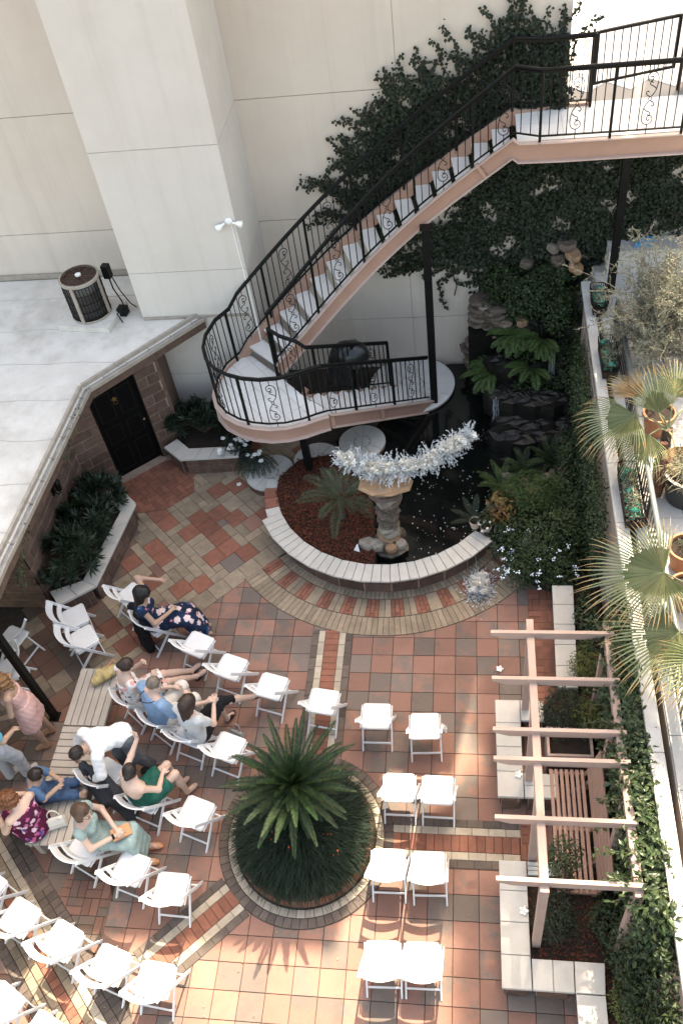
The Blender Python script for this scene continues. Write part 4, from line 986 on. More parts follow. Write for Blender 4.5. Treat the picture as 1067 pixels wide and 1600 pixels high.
fall(1.62, 5.42, 1.18, .55, .05, 16); fall(1.70, 4.85, .70, WZ, .10, 22); fall(.66, 4.82, .80, WZ, .05, 18)
for i in range(120):
    cx, cy, cz, sp = rgw.choice(((1.65, 5.2, .56, .2), (1.72, 4.6, WZ+.01, .18), (.66, 4.55, WZ+.01, .13))); m.ell(W(cx+rgw.gauss(0, sp), cy+rgw.gauss(0, sp*.5), cz+rgw.uniform(0, .05)), rgw.uniform(.004, .012), 5, 3)
m.build('falling_water', M['fall'], wf)

# ------------------------------------------------------------------ LOW CAPPED PLANTER WALLS
def capped(name, label, cat, segs, z=.42, wall_in=.05, mk='block', soil=None, loc=None):
    """segs: quads (4 plan points, outer edge first) of cap stones on a block base"""
    c = loc or segs[0][0][0]; t = thing(name, label, cat, (*c, 0))
    for q, n in segs:
        a, b, d, e = q          # a-b outer edge, e-d inner edge
        for i in range(n):
            f0, f1 = i/n, (i+1)/n; L = lambda p, r, f: (p[0]+(r[0]-p[0])*f-c[0], p[1]+(r[1]-p[1])*f-c[1])
            p = [L(a, b, f0), L(a, b, f1), L(e, d, f1), L(e, d, f0)]; p = p if area(p) > 0 else p[::-1]; p = inset(p, .003); cx = sum(u[0] for u in p)/4; cy = sum(u[1] for u in p)/4
            MB().prism([(u[0]-cx, u[1]-cy) for u in p], -.05, 0, .006).build('cap_stone', M['cap'], t).location = (cx, cy, z+rnd.uniform(-.001, .001))
        p = [(u[0]-c[0], u[1]-c[1]) for u in (a, b, d, e)]; p = p if area(p) > 0 else p[::-1]; p = inset(p, wall_in)
        w = MB().prism(p, 0, z-.05).build('wall', M['mortar'], t)
        for k in range(4):
            A = Vector((*p[k-1], 0)); B = Vector((*p[k], 0)); d_ = B-A; ln = d_.length
            if ln < .1: continue
            n_ = Vector((d_.y, -d_.x, 0)).normalized()*.004; d_.normalize()
            for r in range(2):
                x = -.2 if r else 0
                while x < ln:
                    x0, x1 = max(0, x)+.006, min(ln, x+.4)-.006
                    if x1-x0 > .04:
                        zz = (z-.05)*(.25+.5*r); u = A+d_*x0+n_; v = A+d_*x1+n_
                        MB().bar((u.x, u.y, zz), (v.x, v.y, zz), .02, (z-.05)/2-.012, (0, 0, 1), .005).build('block', M['block'], w)
                    x += .4
    return t
def bed(poly, z, chipn=0, seed=4):
    o = MB().prism(poly if area(poly) > 0 else poly[::-1], 0, z).build('planting_bed', M['soil']); tag(o, kind='structure')
    if chipn: tag(chips('bark_mulch', poly, z, chipn, 'mulch', (.02, .055), .03, seed), kind='stuff')
capped('planter_wall', 'cream capped planter wall left of the black door', 'planter', [(((-5.87,3.12),(-5.39,2.66),(-5.62,2.48),(-6.05,2.90)), 2), (((-5.39,2.66),(-5.61,0.91),(-5.86,1.02),(-5.62,2.48)), 4), (((-5.61,0.91),(-6.12,0.53),(-6.35,0.80),(-5.86,1.02)), 2)], .44)
bed([(-6.05, 2.9), (-5.62, 2.48), (-5.86, 1.02), (-6.3, .82), (-6.43, 1.0), (-6.43, 3.2)], .36)
capped('planter_wall', 'cream capped planter wall right of the black door', 'planter', [(((-5.22,4.02),(-4.86,3.70),(-4.74,3.98),(-5.02,4.24)), 2), (((-4.86,3.70),(-3.80,3.76),(-3.80,4.02),(-4.74,3.98)), 4)], .42)
bed([(-5.02, 4.24), (-4.74, 3.98), (-3.8, 4.02), (-3.7, 5.17), (-5.1, 5.17)], .36)
capped('seat_wall', 'straight cream capped wall between the flowering bush and the pergola', 'wall', [(((1.39,0.95),(1.345,-0.75),(1.63,-0.75),(1.69,0.95)), 5)], .45)
capped('seat_wall', 'cream capped seat wall behind the upper pergola posts', 'wall', [(((0.53,-0.95),(0.535,-2.30),(0.86,-2.30),(0.855,-0.95)), 4), (((0.865,-1.98),(0.865,-2.30),(1.27,-2.30),(1.265,-1.98)), 2), (((0.86,-0.95),(0.86,-1.25),(1.16,-1.25),(1.16,-0.95)), 1)], .45)
capped('seat_wall', 'cream capped seat wall turning the corner at the lower right', 'wall', [(((0.53,-3.08),(0.53,-4.46),(0.855,-4.46),(0.85,-3.08)), 4), (((0.86,-3.08),(0.86,-3.24),(1.25,-3.24),(1.25,-3.08)), 3), (((0.86,-4.46),(1.30,-4.46),(1.31,-4.14),(0.86,-4.14)), 2), (((1.305,-4.46),(1.62,-4.46),(1.64,-4.14),(1.315,-4.14)), 1), (((1.31,-4.465),(1.31,-5.9),(1.62,-5.9),(1.62,-4.465)), 3)], .45)
bed([(.86, -3.25), (1.2, -3.25), (2.08, -3.25), (2.08, -7), (1.64, -7), (1.64, -4.14), (.86, -4.14)], .36, 2600, 6)
bed([(1.70, -.7), (2.08, -.7), (2.08, 3.4), (.75, 3.3), (.55, 2.2), (1.0, 1.35), (1.7, 1.0)], .30, 900, 8)
bed([(1.17, -1.9), (1.17, -.94), (1.35, -.74), (2.08, -.74), (2.08, -3.25), (1.9, -3.25), (1.9, -1.9)], .30, 700, 9)

# ------------------------------------------------------------------ PERGOLA AND SLATTED BENCH
pg = thing('pergola', 'pale pink timber pergola with six cross rafters over the slatted bench', 'pergola', (0.91, -2.45, 0))
def Q(x, y, z): return (x-.91, y+2.45, z)
PZ = 2.20
MB().bar(Q(.92, -.86, PZ-.07), Q(.92, -4.02, PZ-.07), .085, .14, ch=.004).build('beam', M['pergola'], pg)
MB().bar(Q(1.80, -.9, PZ-.07), Q(1.80, -4.02, PZ-.07), .085, .14, ch=.004).build('beam', M['pergola'], pg)
for y in (-1.08, -1.70, -2.335, -2.675, -3.315, -3.93):
    m = MB(); prof = [(.46, PZ+.062), (.46, PZ+.012), (.62, PZ-.062), (1.84, PZ-.062), (1.86, PZ+.0), (1.86, PZ+.062)]
    vs = [Q(x, y+s*.021, z) for s in (-1, 1) for x, z in prof]; m.add(vs, [tuple(range(5, -1, -1)), tuple(range(6, 12))] + [(i, (i+1) % 6, 6+(i+1) % 6, 6+i) for i in range(6)][::1])
    o = m.build('rafter', M['pergola'], pg)
for (x, y) in ((.92, -1.06), (.92, -2.05), (.92, -3.02), (.92, -3.96), (1.80, -1.06), (1.80, -2.05), (1.80, -3.02), (1.80, -3.96)):
    MB().box(x-.91-.044, x-.91+.044, y+2.45-.044, y+2.45+.044, 0, PZ-.142).build('post', M['pergola'], pg)
for (x, y, x2) in ((1.80, -2.05, 1.38), (1.80, -3.02, 1.38)): MB().bar(Q(1.76, y, .5), Q(1.45, y, .02), .05, .09).build('brace', M['pergola'], pg)
sb = thing('slatted_bench', 'long pink slatted garden bench standing under the pergola', 'bench', (1.42, -2.65, 0))
def Bq(x, y, z): return (x-1.42, y+2.65, z)
for i in range(7): x = 1.20 + i*.063; MB().bar(Bq(x, -1.92, .445), Bq(x, -3.42, .445), .042, .03, ch=.004).build('seat_slat', M['pink'], sb)
for i in range(5): MB().bar(Bq(1.655+i*.022, -1.92, .52+i*.105), Bq(1.655+i*.022, -3.42, .52+i*.105), .022, .092, (0.2, 0, 1), ch=.004).build('back_slat', M['pink'], sb)
for y in (-1.95, -2.66, -3.39):
    for x in (1.23, 1.60): MB().bar(Bq(x, y, 0), Bq(x, y, .43), .055, .055, (0, 1, 0)).build('leg', M['pink'], sb)
    MB().bar(Bq(1.19, y, .40), Bq(1.62, y, .40), .04, .05).build('seat_rail', M['pink'], sb); MB().bar(Bq(1.64, y, .40), Bq(1.77, y, 1.0), .05, .035, (0, 1, 0)).build('back_post', M['pink'], sb)
pbx = thing('planter_box', 'pink timber planter box at the head of the slatted bench', 'planter', (1.36, -1.62, 0))
for (x0, x1, y0, y1) in ((-.2, .36, -.20, -.17), (-.2, .36, .17, .2), (-.2, -.17, -.17, .17), (.33, .36, -.17, .17)): MB().box(x0, x1, y0, y1, .02, .62).build('side_board', M['pergola'], pbx)
MB().box(-.17, .33, -.17, .17, .3, .55).build('soil', M['soil'], pbx)

# ------------------------------------------------------------------ RETAINING WALL AND UPPER TERRACE
TZ = 2.20
ter = MB().box(2.30, 9, -8, 6.58, -.05, TZ-.045).build('terrace', M['slab']); tag(ter, kind='structure')
for j in range(24):
    for i in range(6):
        x0 = 2.31 + i*.61; y0 = -7.2 + j*.61
        if not inview(x0+.3, y0+.3, TZ, .12): continue
        if y0 > 6.0: continue
        MB().prism([(-.302, -.302), (.302, -.302), (.302, .302), (-.302, .302)], -.04, 0, .004).build('terrace_slab', M['slab'], ter).location = (x0+.3, y0+.3, TZ-.005)
rw = thing('retaining_wall', 'long pale coped retaining wall between the hedge and the upper terrace', 'wall', (2.22, 0, 0))
MB().box(-.12, .0, -8, 5.6, -.05, TZ-.02).build('wall', M['mortar'], rw)
for j in range(13): MB().prism([(-.078, -.525), (.078, -.525), (.078, .525), (-.078, .525)], -.06, 0, .008).build('coping', M['concrete'], rw).location = (-.08, -7.3+j*1.056, TZ+.04)
m = MB()
tr_ = thing('trellis', 'thin wooden trellis strips on the retaining wall beside the waterfall', 'trellis', (2.09, 4.2, .6))
for y in (-.9, -.45, 0, .45, .9): MB().box(-.02, 0, y-.015, y+.015, 0, 1.5).build('upright', M['trim'], tr_)
for z in (.2, .6, 1.0, 1.4): MB().box(-.032, -.021, -1.0, 1.0, z-.012, z+.012).build('strip', M['trim'], tr_)
# terrace railing: pipe rail, white balusters
rl = thing('terrace_railing', 'grey pipe railing with pale bars along the upper terrace edge', 'railing', (2.43, 0, TZ))
m = MB(); m.tube([(0.02, -8, .56), (0, -1, .56), (0.03, 4.6, .56)], .034, 10); m.build('top_rail', M['pipe'], rl, True)
m = MB(); m.tube([(0, -8, .1), (0, 4.6, .1)], .016, 6); m.build('bottom_rail', M['pipe'], rl)
bb = MB().box(-.009, .009, -.009, .009, .1, .54).mesh('baluster', M['blackpot'])
for j in range(100): link('baluster', bb, rl, (0, -7.5+j*.122, 0))
pb = MB().box(-.022, .022, -.022, .022, 0, .54).mesh('post', M['blackpot'])
for j in range(7): link('post', pb, rl, (0, -7.0+j*1.9, 0))

# ------------------------------------------------------------------ WHITE FOLDING CHAIRS
def make_chair():
    t = thing('folding_chair', 'x', 'chair')
    r = .035; s = .19; q = []
    for (cx, cy, a0) in ((s-r, s-r, 0), (-s+r, s-r, 90), (-s+r, -s+r, 180), (s-r, -s+r, 270)):
        q += [(cx+r*math.cos(R(a0+k*30)), cy+r*math.sin(R(a0+k*30))) for k in range(4)]
    m = MB(); n = len(q); rings = []
    for (k, z) in ((.96, .425), (1.0, .432), (1.0, .450), (.975, .457), (.90, .4575), (.6, .4535)):
        rings.append([(p[0]*k, p[1]*k, z) for p in q])
    vs = [v for rr in rings for v in rr] + [(0, 0, .452)]
    fs = [tuple(range(n-1, -1, -1))] + [(i*n+j, i*n+(j+1)%n, (i+1)*n+(j+1)%n, (i+1)*n+j) for i in range(5) for j in range(n)] + [(5*n+j, 5*n+(j+1)%n, 6*n) for j in range(n)]
    m.add(vs, fs).build('seat', M['resin'], t, True)
    for sx in (-1, 1):
        m = MB().bar((sx*.222, .25, 0), (sx*.222, -.265, .80), .020, .046, (0, 1, .6), .004); m.build('front_leg', M['resin'], t)
        m = MB().bar((sx*.196, -.285, 0), (sx*.196, .12, .425), .020, .042, (0, 1, .6), .004); m.build('rear_leg', M['resin'], t)
        m = MB().bar((sx*.204, -.17, .428), (sx*.204, .17, .428), .012, .03, ch=.003); m.build('seat_rail', M['resin'], t)
    def curved(z0, z1, bow, nm, y0, y1):
        m = MB(); k = 9; vs = []
        for i in range(k):
            u = -1+2*i/(k-1); x = u*.214; b = -bow*(1-u*u)
            for (z, y) in ((z0, y0), (z1, y1)):
                vs += [(x, y+b-.009, z), (x, y+b+.009, z)]
        fs = []
        for i in range(k-1):
            a = i*4; c = a+4; fs += [(a, c, c+2, a+2), (a+1, a+3, c+3, c+1), (a+2, c+2, c+3, a+3), (a, a+1, c+1, c)]
        fs += [(0, 2, 3, 1), (4*(k-1), 4*(k-1)+1, 4*(k-1)+3, 4*(k-1)+2)]
        m.add(vs, fs).build(nm, M['resin'], t)
    yb = lambda z: .25-.515*z/.80
    curved(.70, .795, .055, 'back_panel', yb(.70), yb(.795)); curved(.56, .62, .05, 'back_panel', yb(.56), yb(.62))
    MB().bar((-.212, .25-.515*.13/.8, .13), (.212, .25-.515*.13/.8, .13), .018, .03, ch=.003).build('front_stretcher', M['resin'], t)
    MB().bar((-.188, -.285+.405*.085/.425, .085), (.188, -.285+.405*.085/.425, .085), .018, .034, ch=.003).build('rear_stretcher', M['resin'], t)
    return t
ch0 = make_chair(); first = [True]
def chair(x, y, deg, label, group='white folding chairs set out in curved rows'):
    """deg: direction the sitter faces, 90 = towards the pond"""
    o = ch0 if first[0] else copy_tree(ch0); first[0] = False
    o.location = (x, y, 0.002); o.rotation_euler = (0, 0, R(deg-90)); o['label'] = label; o['group'] = group; return o
CH = [
 (-1.041,-1.243,90,'empty white chair just right of the brick stripe, left of the chair with a flower'),
 (-0.387,-1.37,93,'empty white chair with a small white flower tied to its right side'),
 (-0.685,-2.234,90,'empty white chair right of the palm planter, left one of the upper pair'),
 (-0.197,-2.246,89,'empty white chair right of the palm planter, right one of the upper pair'),
 (-0.774,-3.203,91,'empty white chair below the red stripe, left one of the middle pair'),
 (-0.286,-3.211,92,'empty white chair below the red stripe, right one of the middle pair'),
 (-0.776,-4.244,92,'empty white chair at the bottom edge, left one of the lowest pair'),
 (-0.331,-4.232,91,'empty white chair at the bottom edge, right one of the lowest pair'),
 (-4.97,0.72,52,'white chair behind the long-haired woman, beside the black jacket'),
 (-4.436,0.234,48,'white chair under the woman in the dark floral dress'),
 (-3.738,-0.154,68,'empty white chair right beside the dark floral skirt'),
 (-3.169,-0.527,71,'empty white chair, third from the left in the front arc'),
 (-2.534,-0.824,75,'empty white chair, second from the right in the front arc above the palm'),
 (-1.783,-1.041,81,'empty white chair on the brick stripe behind the palm tips'),
 (-4.394,-1.04,52,'white chair under the woman in the white printed dress'),
 (-3.935,-1.332,57,'white chair under the man in the blue shirt'),
 (-3.534,-1.551,71,'white chair under the woman in the grey lace top'),
 (-2.99,-1.76,71,'empty white chair beside the small grey handbag, left of the palm'),
 (-4.558,-2.195,62,'white chair with the dark jacket draped over its back'),
 (-3.934,-2.479,71,'white chair under the woman in the green dress'),
 (-3.247,-2.671,72,'empty white chair right of the green dress, left of the planter edge'),
 (-4.576,-3.169,66,'white chair under the woman in the mint dress'),
 (-3.924,-3.40,74,'empty white chair in front of the mint dress'),
 (-3.361,-3.616,88,'empty white chair at the end of the diagonal stripe'),
 (-5.70,-3.72,62,'empty white chair cut off by the left edge below the table'),
 (-5.163,-4.046,66,'empty white chair on the grey band, second from the left edge'),
 (-4.545,-4.274,67,'empty white chair half in sun on the red band'),
 (-3.898,-4.498,73,'empty sunlit white chair, third along the lowest full row'),
 (-3.329,-4.621,84,'empty sunlit white chair at the right end of the lowest full row'),
 (-5.05,-4.98,62,'empty white chair in the bottom left corner'),
 (-4.47,-5.24,66,'white chair cut by the bottom edge near the corner'),
 (-5.778,0.31,33,'empty white chair beside the left planter, upper of two'),
 (-5.521,-0.076,39,'empty white chair beside the left planter, lower of two by the table end'),
 (-6.66,-0.10,160,'empty white chair behind the black post, turned away'),
 (-6.55,-0.64,200,'empty white chair at the left edge above the pink dress'),
]
for c in CH: chair(*c)

# ------------------------------------------------------------------ LONG SLATTED TABLE-BENCH
tbn = thing('slatted_table_bench', 'long low taupe slatted bench in three sections between the seated guests', 'bench', (-5.1, -1.88, 0))
def TB(x, y): return (x+5.1, y+1.88)
tx0, tx1 = -5.40, -4.80
def tslat(x0, x1, y0, y1):
    a, b = TB((x0+x1)/2, (y0+y1)/2); w, h = (x1-x0)/2-.0045, (y1-y0)/2-.0045
    MB().prism([(-w, -h), (w, -h), (w, h), (-w, h)], -.035, 0, .005).build('slat', M['taupe'], tbn).location = (a, b, .452)
for (y0, y1, lng) in ((-1.505, -.585, 1), (-2.225, -1.515, 0), (-3.175, -2.235, 1)):
    if lng:
        for i in range(6): tslat(tx0+i*.1, tx0+i*.1+.1, y0, y1)
    else:
        for i in range(7): tslat(tx0, tx1, y0+i*(y1-y0)/7, y0+(i+1)*(y1-y0)/7)
m = MB()
for x in (-5.36, -4.85): m.box(x-.02+5.1, x+.02+5.1, -1.28, 1.28, .33, .416)
m.build('apron', M['taupe'], tbn)
for y in (-3.08, -2.23, -1.51, -.68):
    for x in (-5.33, -4.87): MB().box(x+5.1-.04, x+5.1+.04, y+1.88-.04, y+1.88+.04, 0, .416).build('leg', M['taupe'], tbn)

# ------------------------------------------------------------------ PLANTS
def blob_points(n, c, r, shell=0.55):
    d = nrg.normal(size=(n, 3)); d = norm(d); k = (shell + (1-shell)*nrg.random(n))[:, None]
    k = k*(1 + 0.22*np.sin(d[:, :1]*5.3+c[0]*9)*np.cos(d[:, 1:2]*4.7+c[1]*7))
    return np.array(c) + d*k*np.array(r), d
def foliage(name, parent, blobs, size, wid, mk, up=.5, spread=.8, fold=.2, bend=.1):
    B = []; D = []
    for (c, r, n) in blobs:
        p, d = blob_points(n, c, r); B.append(p); D.append(d)
    B = np.concatenate(B); D = np.concatenate(D); n = len(B)
    nn = norm(D + np.array([0, 0, up]) + nrg.normal(size=(n, 3))*.45); t = nrg.normal(size=(n, 3)); t = t - nn*(t*nn).sum(1, keepdims=True); t = norm(t) + D*spread*.4
    L = nrg.uniform(size*.6, size*1.25, n)
    return link(name, leaf_mesh(name, B, t, nn, L, L*wid, mk if isinstance(mk, list) else M[mk], fold=fold, bend=bend), parent)
def stems(parent, base, tips, r=.008, name='stem', mk='bark'):
    m = MB()
    for t in tips:
        b = Vector(base); e = Vector(t); mid = (b+e)/2 + Vector((nrg.normal()*.06, nrg.normal()*.06, .03)); m.tube([b, (b+mid)/2, mid, (mid+e)/2+Vector((0, 0, .01)), e], [r, r*.9, r*.75, r*.55, r*.3], 5)
    return m.build(name, M[mk], parent)
def shrub(nm, label, cat, loc, blobs, size, wid, mk, group=None, up=.5, stem=True, bend=.1):
    t = thing(nm, label, cat, loc, 0, group)
    foliage('foliage', t, blobs, size, wid, mk, up, bend=bend)
    if stem: stems(t, (0, 0, 0), [tuple(np.array(c) + nrg.normal(size=3)*np.array(r)*.35) for (c, r, n) in blobs for _ in range(4)])
    return t
def rosettes(parent, pts, n=10, L=.15, w=.042, mk='oleander', seed=0):
    """whorls of narrow leaves on the tips of stems"""
    B = []; D = []; N_ = []
    for (x, y, z, ax) in pts:
        a = norm(np.array(ax, float)); s = norm(np.cross(a, [0.3, 1, 0.2])); u = np.cross(a, s)
        for lev in range(3):
            m = n - lev*2
            for k in range(m):
                t = 2*math.pi*k/m + lev*.5 + nrg.normal()*.12; el = (.05, .45, .95)[lev] + nrg.normal()*.12
                d = (s*math.cos(t)+u*math.sin(t))*math.cos(el) + a*math.sin(el); B.append(np.array([x, y, z]) + a*lev*.012); D.append(d); N_.append(a*math.cos(el) - (s*math.cos(t)+u*math.sin(t))*math.sin(el))
    n_ = len(B); l = nrg.uniform(.75, 1.2, n_)*L
    return link('foliage', leaf_mesh('foliage', np.array(B), np.array(D), np.array(N_), l, w*nrg.uniform(.8, 1.2, n_), M[mk], fold=.12, bend=-.12), parent)
def rosette_shrub(label, loc, n, R_, H, grp, L=.15):
    t = thing('broadleaf_shrub', label, 'shrub', loc, 0, grp); pts = []
    for i in range(n):
        a = nrg.uniform(0, 6.28); r = R_*math.sqrt(nrg.uniform(0, 1)); z = H*(1-.55*(r/R_)**2)*nrg.uniform(.72, 1.08); pts.append((r*math.cos(a), r*math.sin(a), z, (math.cos(a)*r/R_*.9, math.sin(a)*r/R_*.9, 1)))
    rosettes(t, pts, 10, L); stems(t, (0, 0, 0), [(p[0], p[1], p[2]) for p in pts], .007); return t
GL = 'dark glossy shrubs in the planters beside the door'
rosette_shrub('dark glossy whorled shrub nearest the black door in the left planter', (-6.02, 2.62, .36), 34, .42, .62, GL, .19)
rosette_shrub('dark glossy whorled shrub in the middle of the left planter', (-6.00, 1.98, .36), 40, .46, .70, GL, .19)
rosette_shrub('dark glossy whorled shrub at the lower end of the left planter', (-6.10, 1.32, .36), 46, .50, .74, GL, .19)
rosette_shrub('small dark glossy shrub right beside the black door', (-5.02, 4.55, .36), 22, .32, .50, GL, .16)
rosette_shrub('dark glossy shrub in the middle of the right door planter', (-4.55, 4.45, .36), 30, .40, .60, GL, .17)
rosette_shrub('dark glossy shrub under the stair landing rim', (-4.0, 4.70, .36), 32, .44, .76, GL, .17)

# --- fronds with leaflets
def frond_set(parent, name, base, dirs, L, droop, nl, ll, lw, mk, rach=.006, vee=.5, taper=True, tipdroop=.0):
    B = []; D = []; N_ = []; LL = []; m = MB()
    for d0, l, dr in zip(dirs, np.broadcast_to(L, (len(dirs),)), np.broadcast_to(droop, (len(dirs),))):
        p = np.array(base, float).copy(); d = norm(np.array(d0, float)); pts = [p.copy()]; ns = 12; frames = []
        for i in range(ns):
            p = p + d*l/ns; d = norm(d + np.array([0, 0, -1.0])*dr/ns*(0.4+1.2*i/ns)); pts.append(p.copy()); frames.append(d.copy())
        m.tube(pts, [rach*(1-.8*i/ns) for i in range(ns+1)], 4)
        for i in range(nl):
            t = (i+.5)/nl; q = .14 + .86*t; k = min(ns-1, int(q*ns)); f = q*ns-k; pos = pts[k]*(1-f)+pts[min(k+1, ns)]*f; ax = frames[k]
            side = norm(np.cross(ax, np.array([0, 0, 1.0]))); upv = np.cross(side, ax); env = (math.sin(math.pi*(.10+.86*t)))**.6 if taper else 1-.5*t
            for s in (-1, 1):
                dd_ = side*s*(1-.35*t) + ax*(.45+.55*t) + upv*vee*.6; B.append(pos); D.append(dd_); N_.append(upv - side*s*vee*.5); LL.append(ll*env)
    LL = np.array(LL)*nrg.uniform(.85, 1.1, len(LL))
    o = link(name, leaf_mesh(name, np.array(B), np.array(D), np.array(N_), LL, np.maximum(lw*LL/ll, lw*.6), M[mk], fold=.15, bend=-.05), parent)
    m.build('rachis', M[mk], o); return o
def fan_dirs(n, el0, el1, a0=0, a1=360, jit=6):
    out = []
    for i in range(n):
        t = (i+.5)/n; el = R(el0+(el1-el0)*t + nrg.normal()*jit*.4); a = R(a0 + (i*137.508) % (a1-a0)) + nrg.normal()*.05; out.append((math.cos(el)*math.cos(a), math.cos(el)*math.sin(a), math.sin(el)))
    return out
rp = thing('round_planter', 'round brick edged planter of dark strap grass under the sago palm', 'planter', (*PC, 0))
MB().lathe([(.86, -.01), (.86, .17), (.74, .17), (.74, .10), (0, .10)], 48).build('soil', M['soil'], rp)
for i in range(34):
    a0, a1 = 2*math.pi*i/34, 2*math.pi*(i+1)/34; q = inset([(.885*math.cos(a0), .885*math.sin(a0)), (.885*math.cos(a1), .885*math.sin(a1)), (.735*math.cos(a1), .735*math.sin(a1)), (.735*math.cos(a0), .735*math.sin(a0))][::1], .003)
    MB().prism(q, .0, .205, .006).build('rim_brick', M['red'], rp)
n = 10500; a = nrg.uniform(0, 6.283, n); r = .71*np.sqrt(nrg.random(n)); base = np.c_[r*np.cos(a), r*np.sin(a), .15+.46*(1-(r/.78)**2)]
a2 = a + nrg.normal(size=n)*.7; el = np.radians(nrg.uniform(35, 85, n) - 30*(r/.8)); d = np.c_[np.cos(el)*np.cos(a2), np.cos(el)*np.sin(a2), np.sin(el)]
tag(link('strap_grass', strap('strap_grass', base, d, nrg.uniform(.22, .46, n), nrg.uniform(.007, .013, n), nrg.uniform(1.2, 2.8, n), M['liriope'], 5), rp), kind='stuff')
m = MB(); 
for i in range(70):
    x, y = nrg.uniform(-.48, .55), nrg.uniform(-.42, .25); z = .52+nrg.uniform(0, .22)
    if rnd.random() < .5: x, y = nrg.normal(-.05, .22), nrg.normal(-.2, .12)
    m.ell((x, y, z), (.011, .011, .009), 5, 4); m.tube([(x, y, z), (x*.98, y*.98, .3)], .003, 3)
tag(m.build('flower', M['orange_flower'], rp), kind='stuff')
sg = thing('sago_palm', 'large dark green sago palm with arching fronds in the round planter', 'palm', (PC[0]+.02, PC[1]+.12, .3))
MB().lathe([(.15, 0), (.16, .5), (.13, .92), (.06, 1.0)], 14).build('trunk', M['bark'], sg, True)
frond_set(sg, 'frond', (0, 0, .96), fan_dirs(34, 0, 40), nrg.uniform(.72, .90, 34), nrg.uniform(.35, .85, 34), 50, .078, .0175, 'sago', .008, .45)
frond_set(sg, 'frond', (0, 0, .98), fan_dirs(22, 34, 78), nrg.uniform(.38, .62, 22), nrg.uniform(.5, 1.2, 22), 44, .068, .0165, 'sago', .008, .5)
frond_set(sg, 'frond', (0, 0, .92), fan_dirs(22, -42, 2), nrg.uniform(.40, .62, 22), nrg.uniform(.3, .9, 22), 44, .072, .0165, 'sago', .008, .4)
# --- pygmy date palm in the mulch
dp = thing('small_date_palm', 'small feathery palm standing in the red mulch under the landing', 'palm', (-1.84, 2.42, .28))
MB().lathe([(.06, 0), (.05, .45)], 10).build('trunk', M['bark'], dp)
M['feather'] = leafm('feather_palm_leaf', (.055, .085, .045), (.035, .060, .032), .3, .45)
frond_set(dp, 'frond', (0, 0, .45), fan_dirs(15, 5, 60), nrg.uniform(.55, .75, 15), nrg.uniform(.7, 1.4, 15), 30, .15, .011, 'feather', .005, .3)
m = MB().add([(-1.60, 1.70, .34), (-1.50, 1.66, .34), (-1.53, 1.74, .46)], [(0, 1, 2)]); m.add([(-1.60, 1.70, .335), (-1.53, 1.74, .455), (-1.57, 1.80, .34)], [(0, 1, 2)])
tag(m.build('napkin', M['petal']), 'small folded white napkin lying on the red mulch', 'napkin')
# --- pots at the right end of the ring bench
def pot(nm, label, x, y, z, r, h, mk, soil=True, rim=True, cat='pot', grp=None):
    t = thing(nm, label, cat, (x, y, z), 0, grp)
    MB().lathe([(r*.66, 0), (r*.72, .01), (r*.97, h*.82), (r*1.06, h*.84), (r*1.06, h), (r*.93, h), (r*.9, h*.86), (0, h*.85)], 24).build('body', M[mk], t, False)
    MB().lathe([(r*.9, h*.86), (0, h*.88)], 16, caps=False).build('soil', M['soil'], t); return t
p1 = pot('plant_pot', 'whitewashed pot with a stiff little cycad on the end of the curved bench', .285, 2.07, .455, .085, .15, 'whitepot')
frond_set(p1, 'frond', (0, 0, .16), [(-.9, .2, .5), (-.5, .8, .7), (.1, .9, .8), (.75, .4, .5), (-.75, -.3, .3), (.4, -.5, .6)], .40, .35, 24, .085, .012, 'conifer', .007, .35)
p2 = pot('plant_pot', 'small clay pot of white flowers on the end of the curved bench', .45, 1.98, .455, .085, .13, 'whitepot')
foliage('foliage', p2, [((0, .02, .22), (.13, .13, .12), 160)], .07, .35, 'shrub'); m = MB()
for i in range(16): m.ell((nrg.normal(-.04, .04), nrg.normal(-.06, .04), .22+nrg.uniform(-.02, .06)), .018, 6, 4)
m.build('flower', M['petal'], p2)
p3 = pot('plant_pot', 'round clay pot with broad drooping leaves standing on the paving', .74, 1.80, 0, .125, .24, 'whitepot'); foliage('foliage', p3, [((-.06, .02, .40), (.26, .22, .16), 90)], .17, .42, 'oleander', bend=-.2)
M['croton'] = leafm('bronze_leaf', (.24, .12, .045), (.10, .09, .03), .4, .45)
cr = shrub('bronze_plant', 'bronze leaved plant between the bench pots and the flowering bush', 'plant', (.70, 2.35, .25), [((0, 0, .30), (.2, .24, .26), 150)], .13, .42, 'croton')
# --- the big flowering bush and the plants behind it
fb = shrub('flowering_bush', 'large dark bush dotted with pale blue flowers at the end of the paving', 'bush', (1.35, 1.75, .1), [((0, 0, .45), (.68, .60, .52), 5200), ((-.25, -.35, .35), (.45, .42, .38), 2200), ((.45, .25, .45), (.55, .55, .5), 2600), ((.2, -.5, .3), (.42, .35, .34), 1500)], .055, .5, 'ivy_bright')
m = MB()
for i in range(46):
    if i < 34: c = (nrg.uniform(-.75, -.1), nrg.uniform(-.85, .15), 0); z = .30+.45*nrg.random()
    else: c = (nrg.uniform(-.1, .4), nrg.uniform(-.9, -.2), 0); z = .4+.4*nrg.random()
    for k in range(7): m.ell((c[0]+nrg.normal()*.020, c[1]+nrg.normal()*.020, z+nrg.normal()*.012), (.012, .012, .006), 5, 3)
m.build('flower', M['blue_petal'], fb)['kind'] = 'stuff'
shrub('asparagus_fern', 'feathery bright green mound behind the flowering bush', 'bush', (1.25, 2.62, .2), [((0, 0, .42), (.62, .36, .32), 6200)], .05, .26, 'fern')
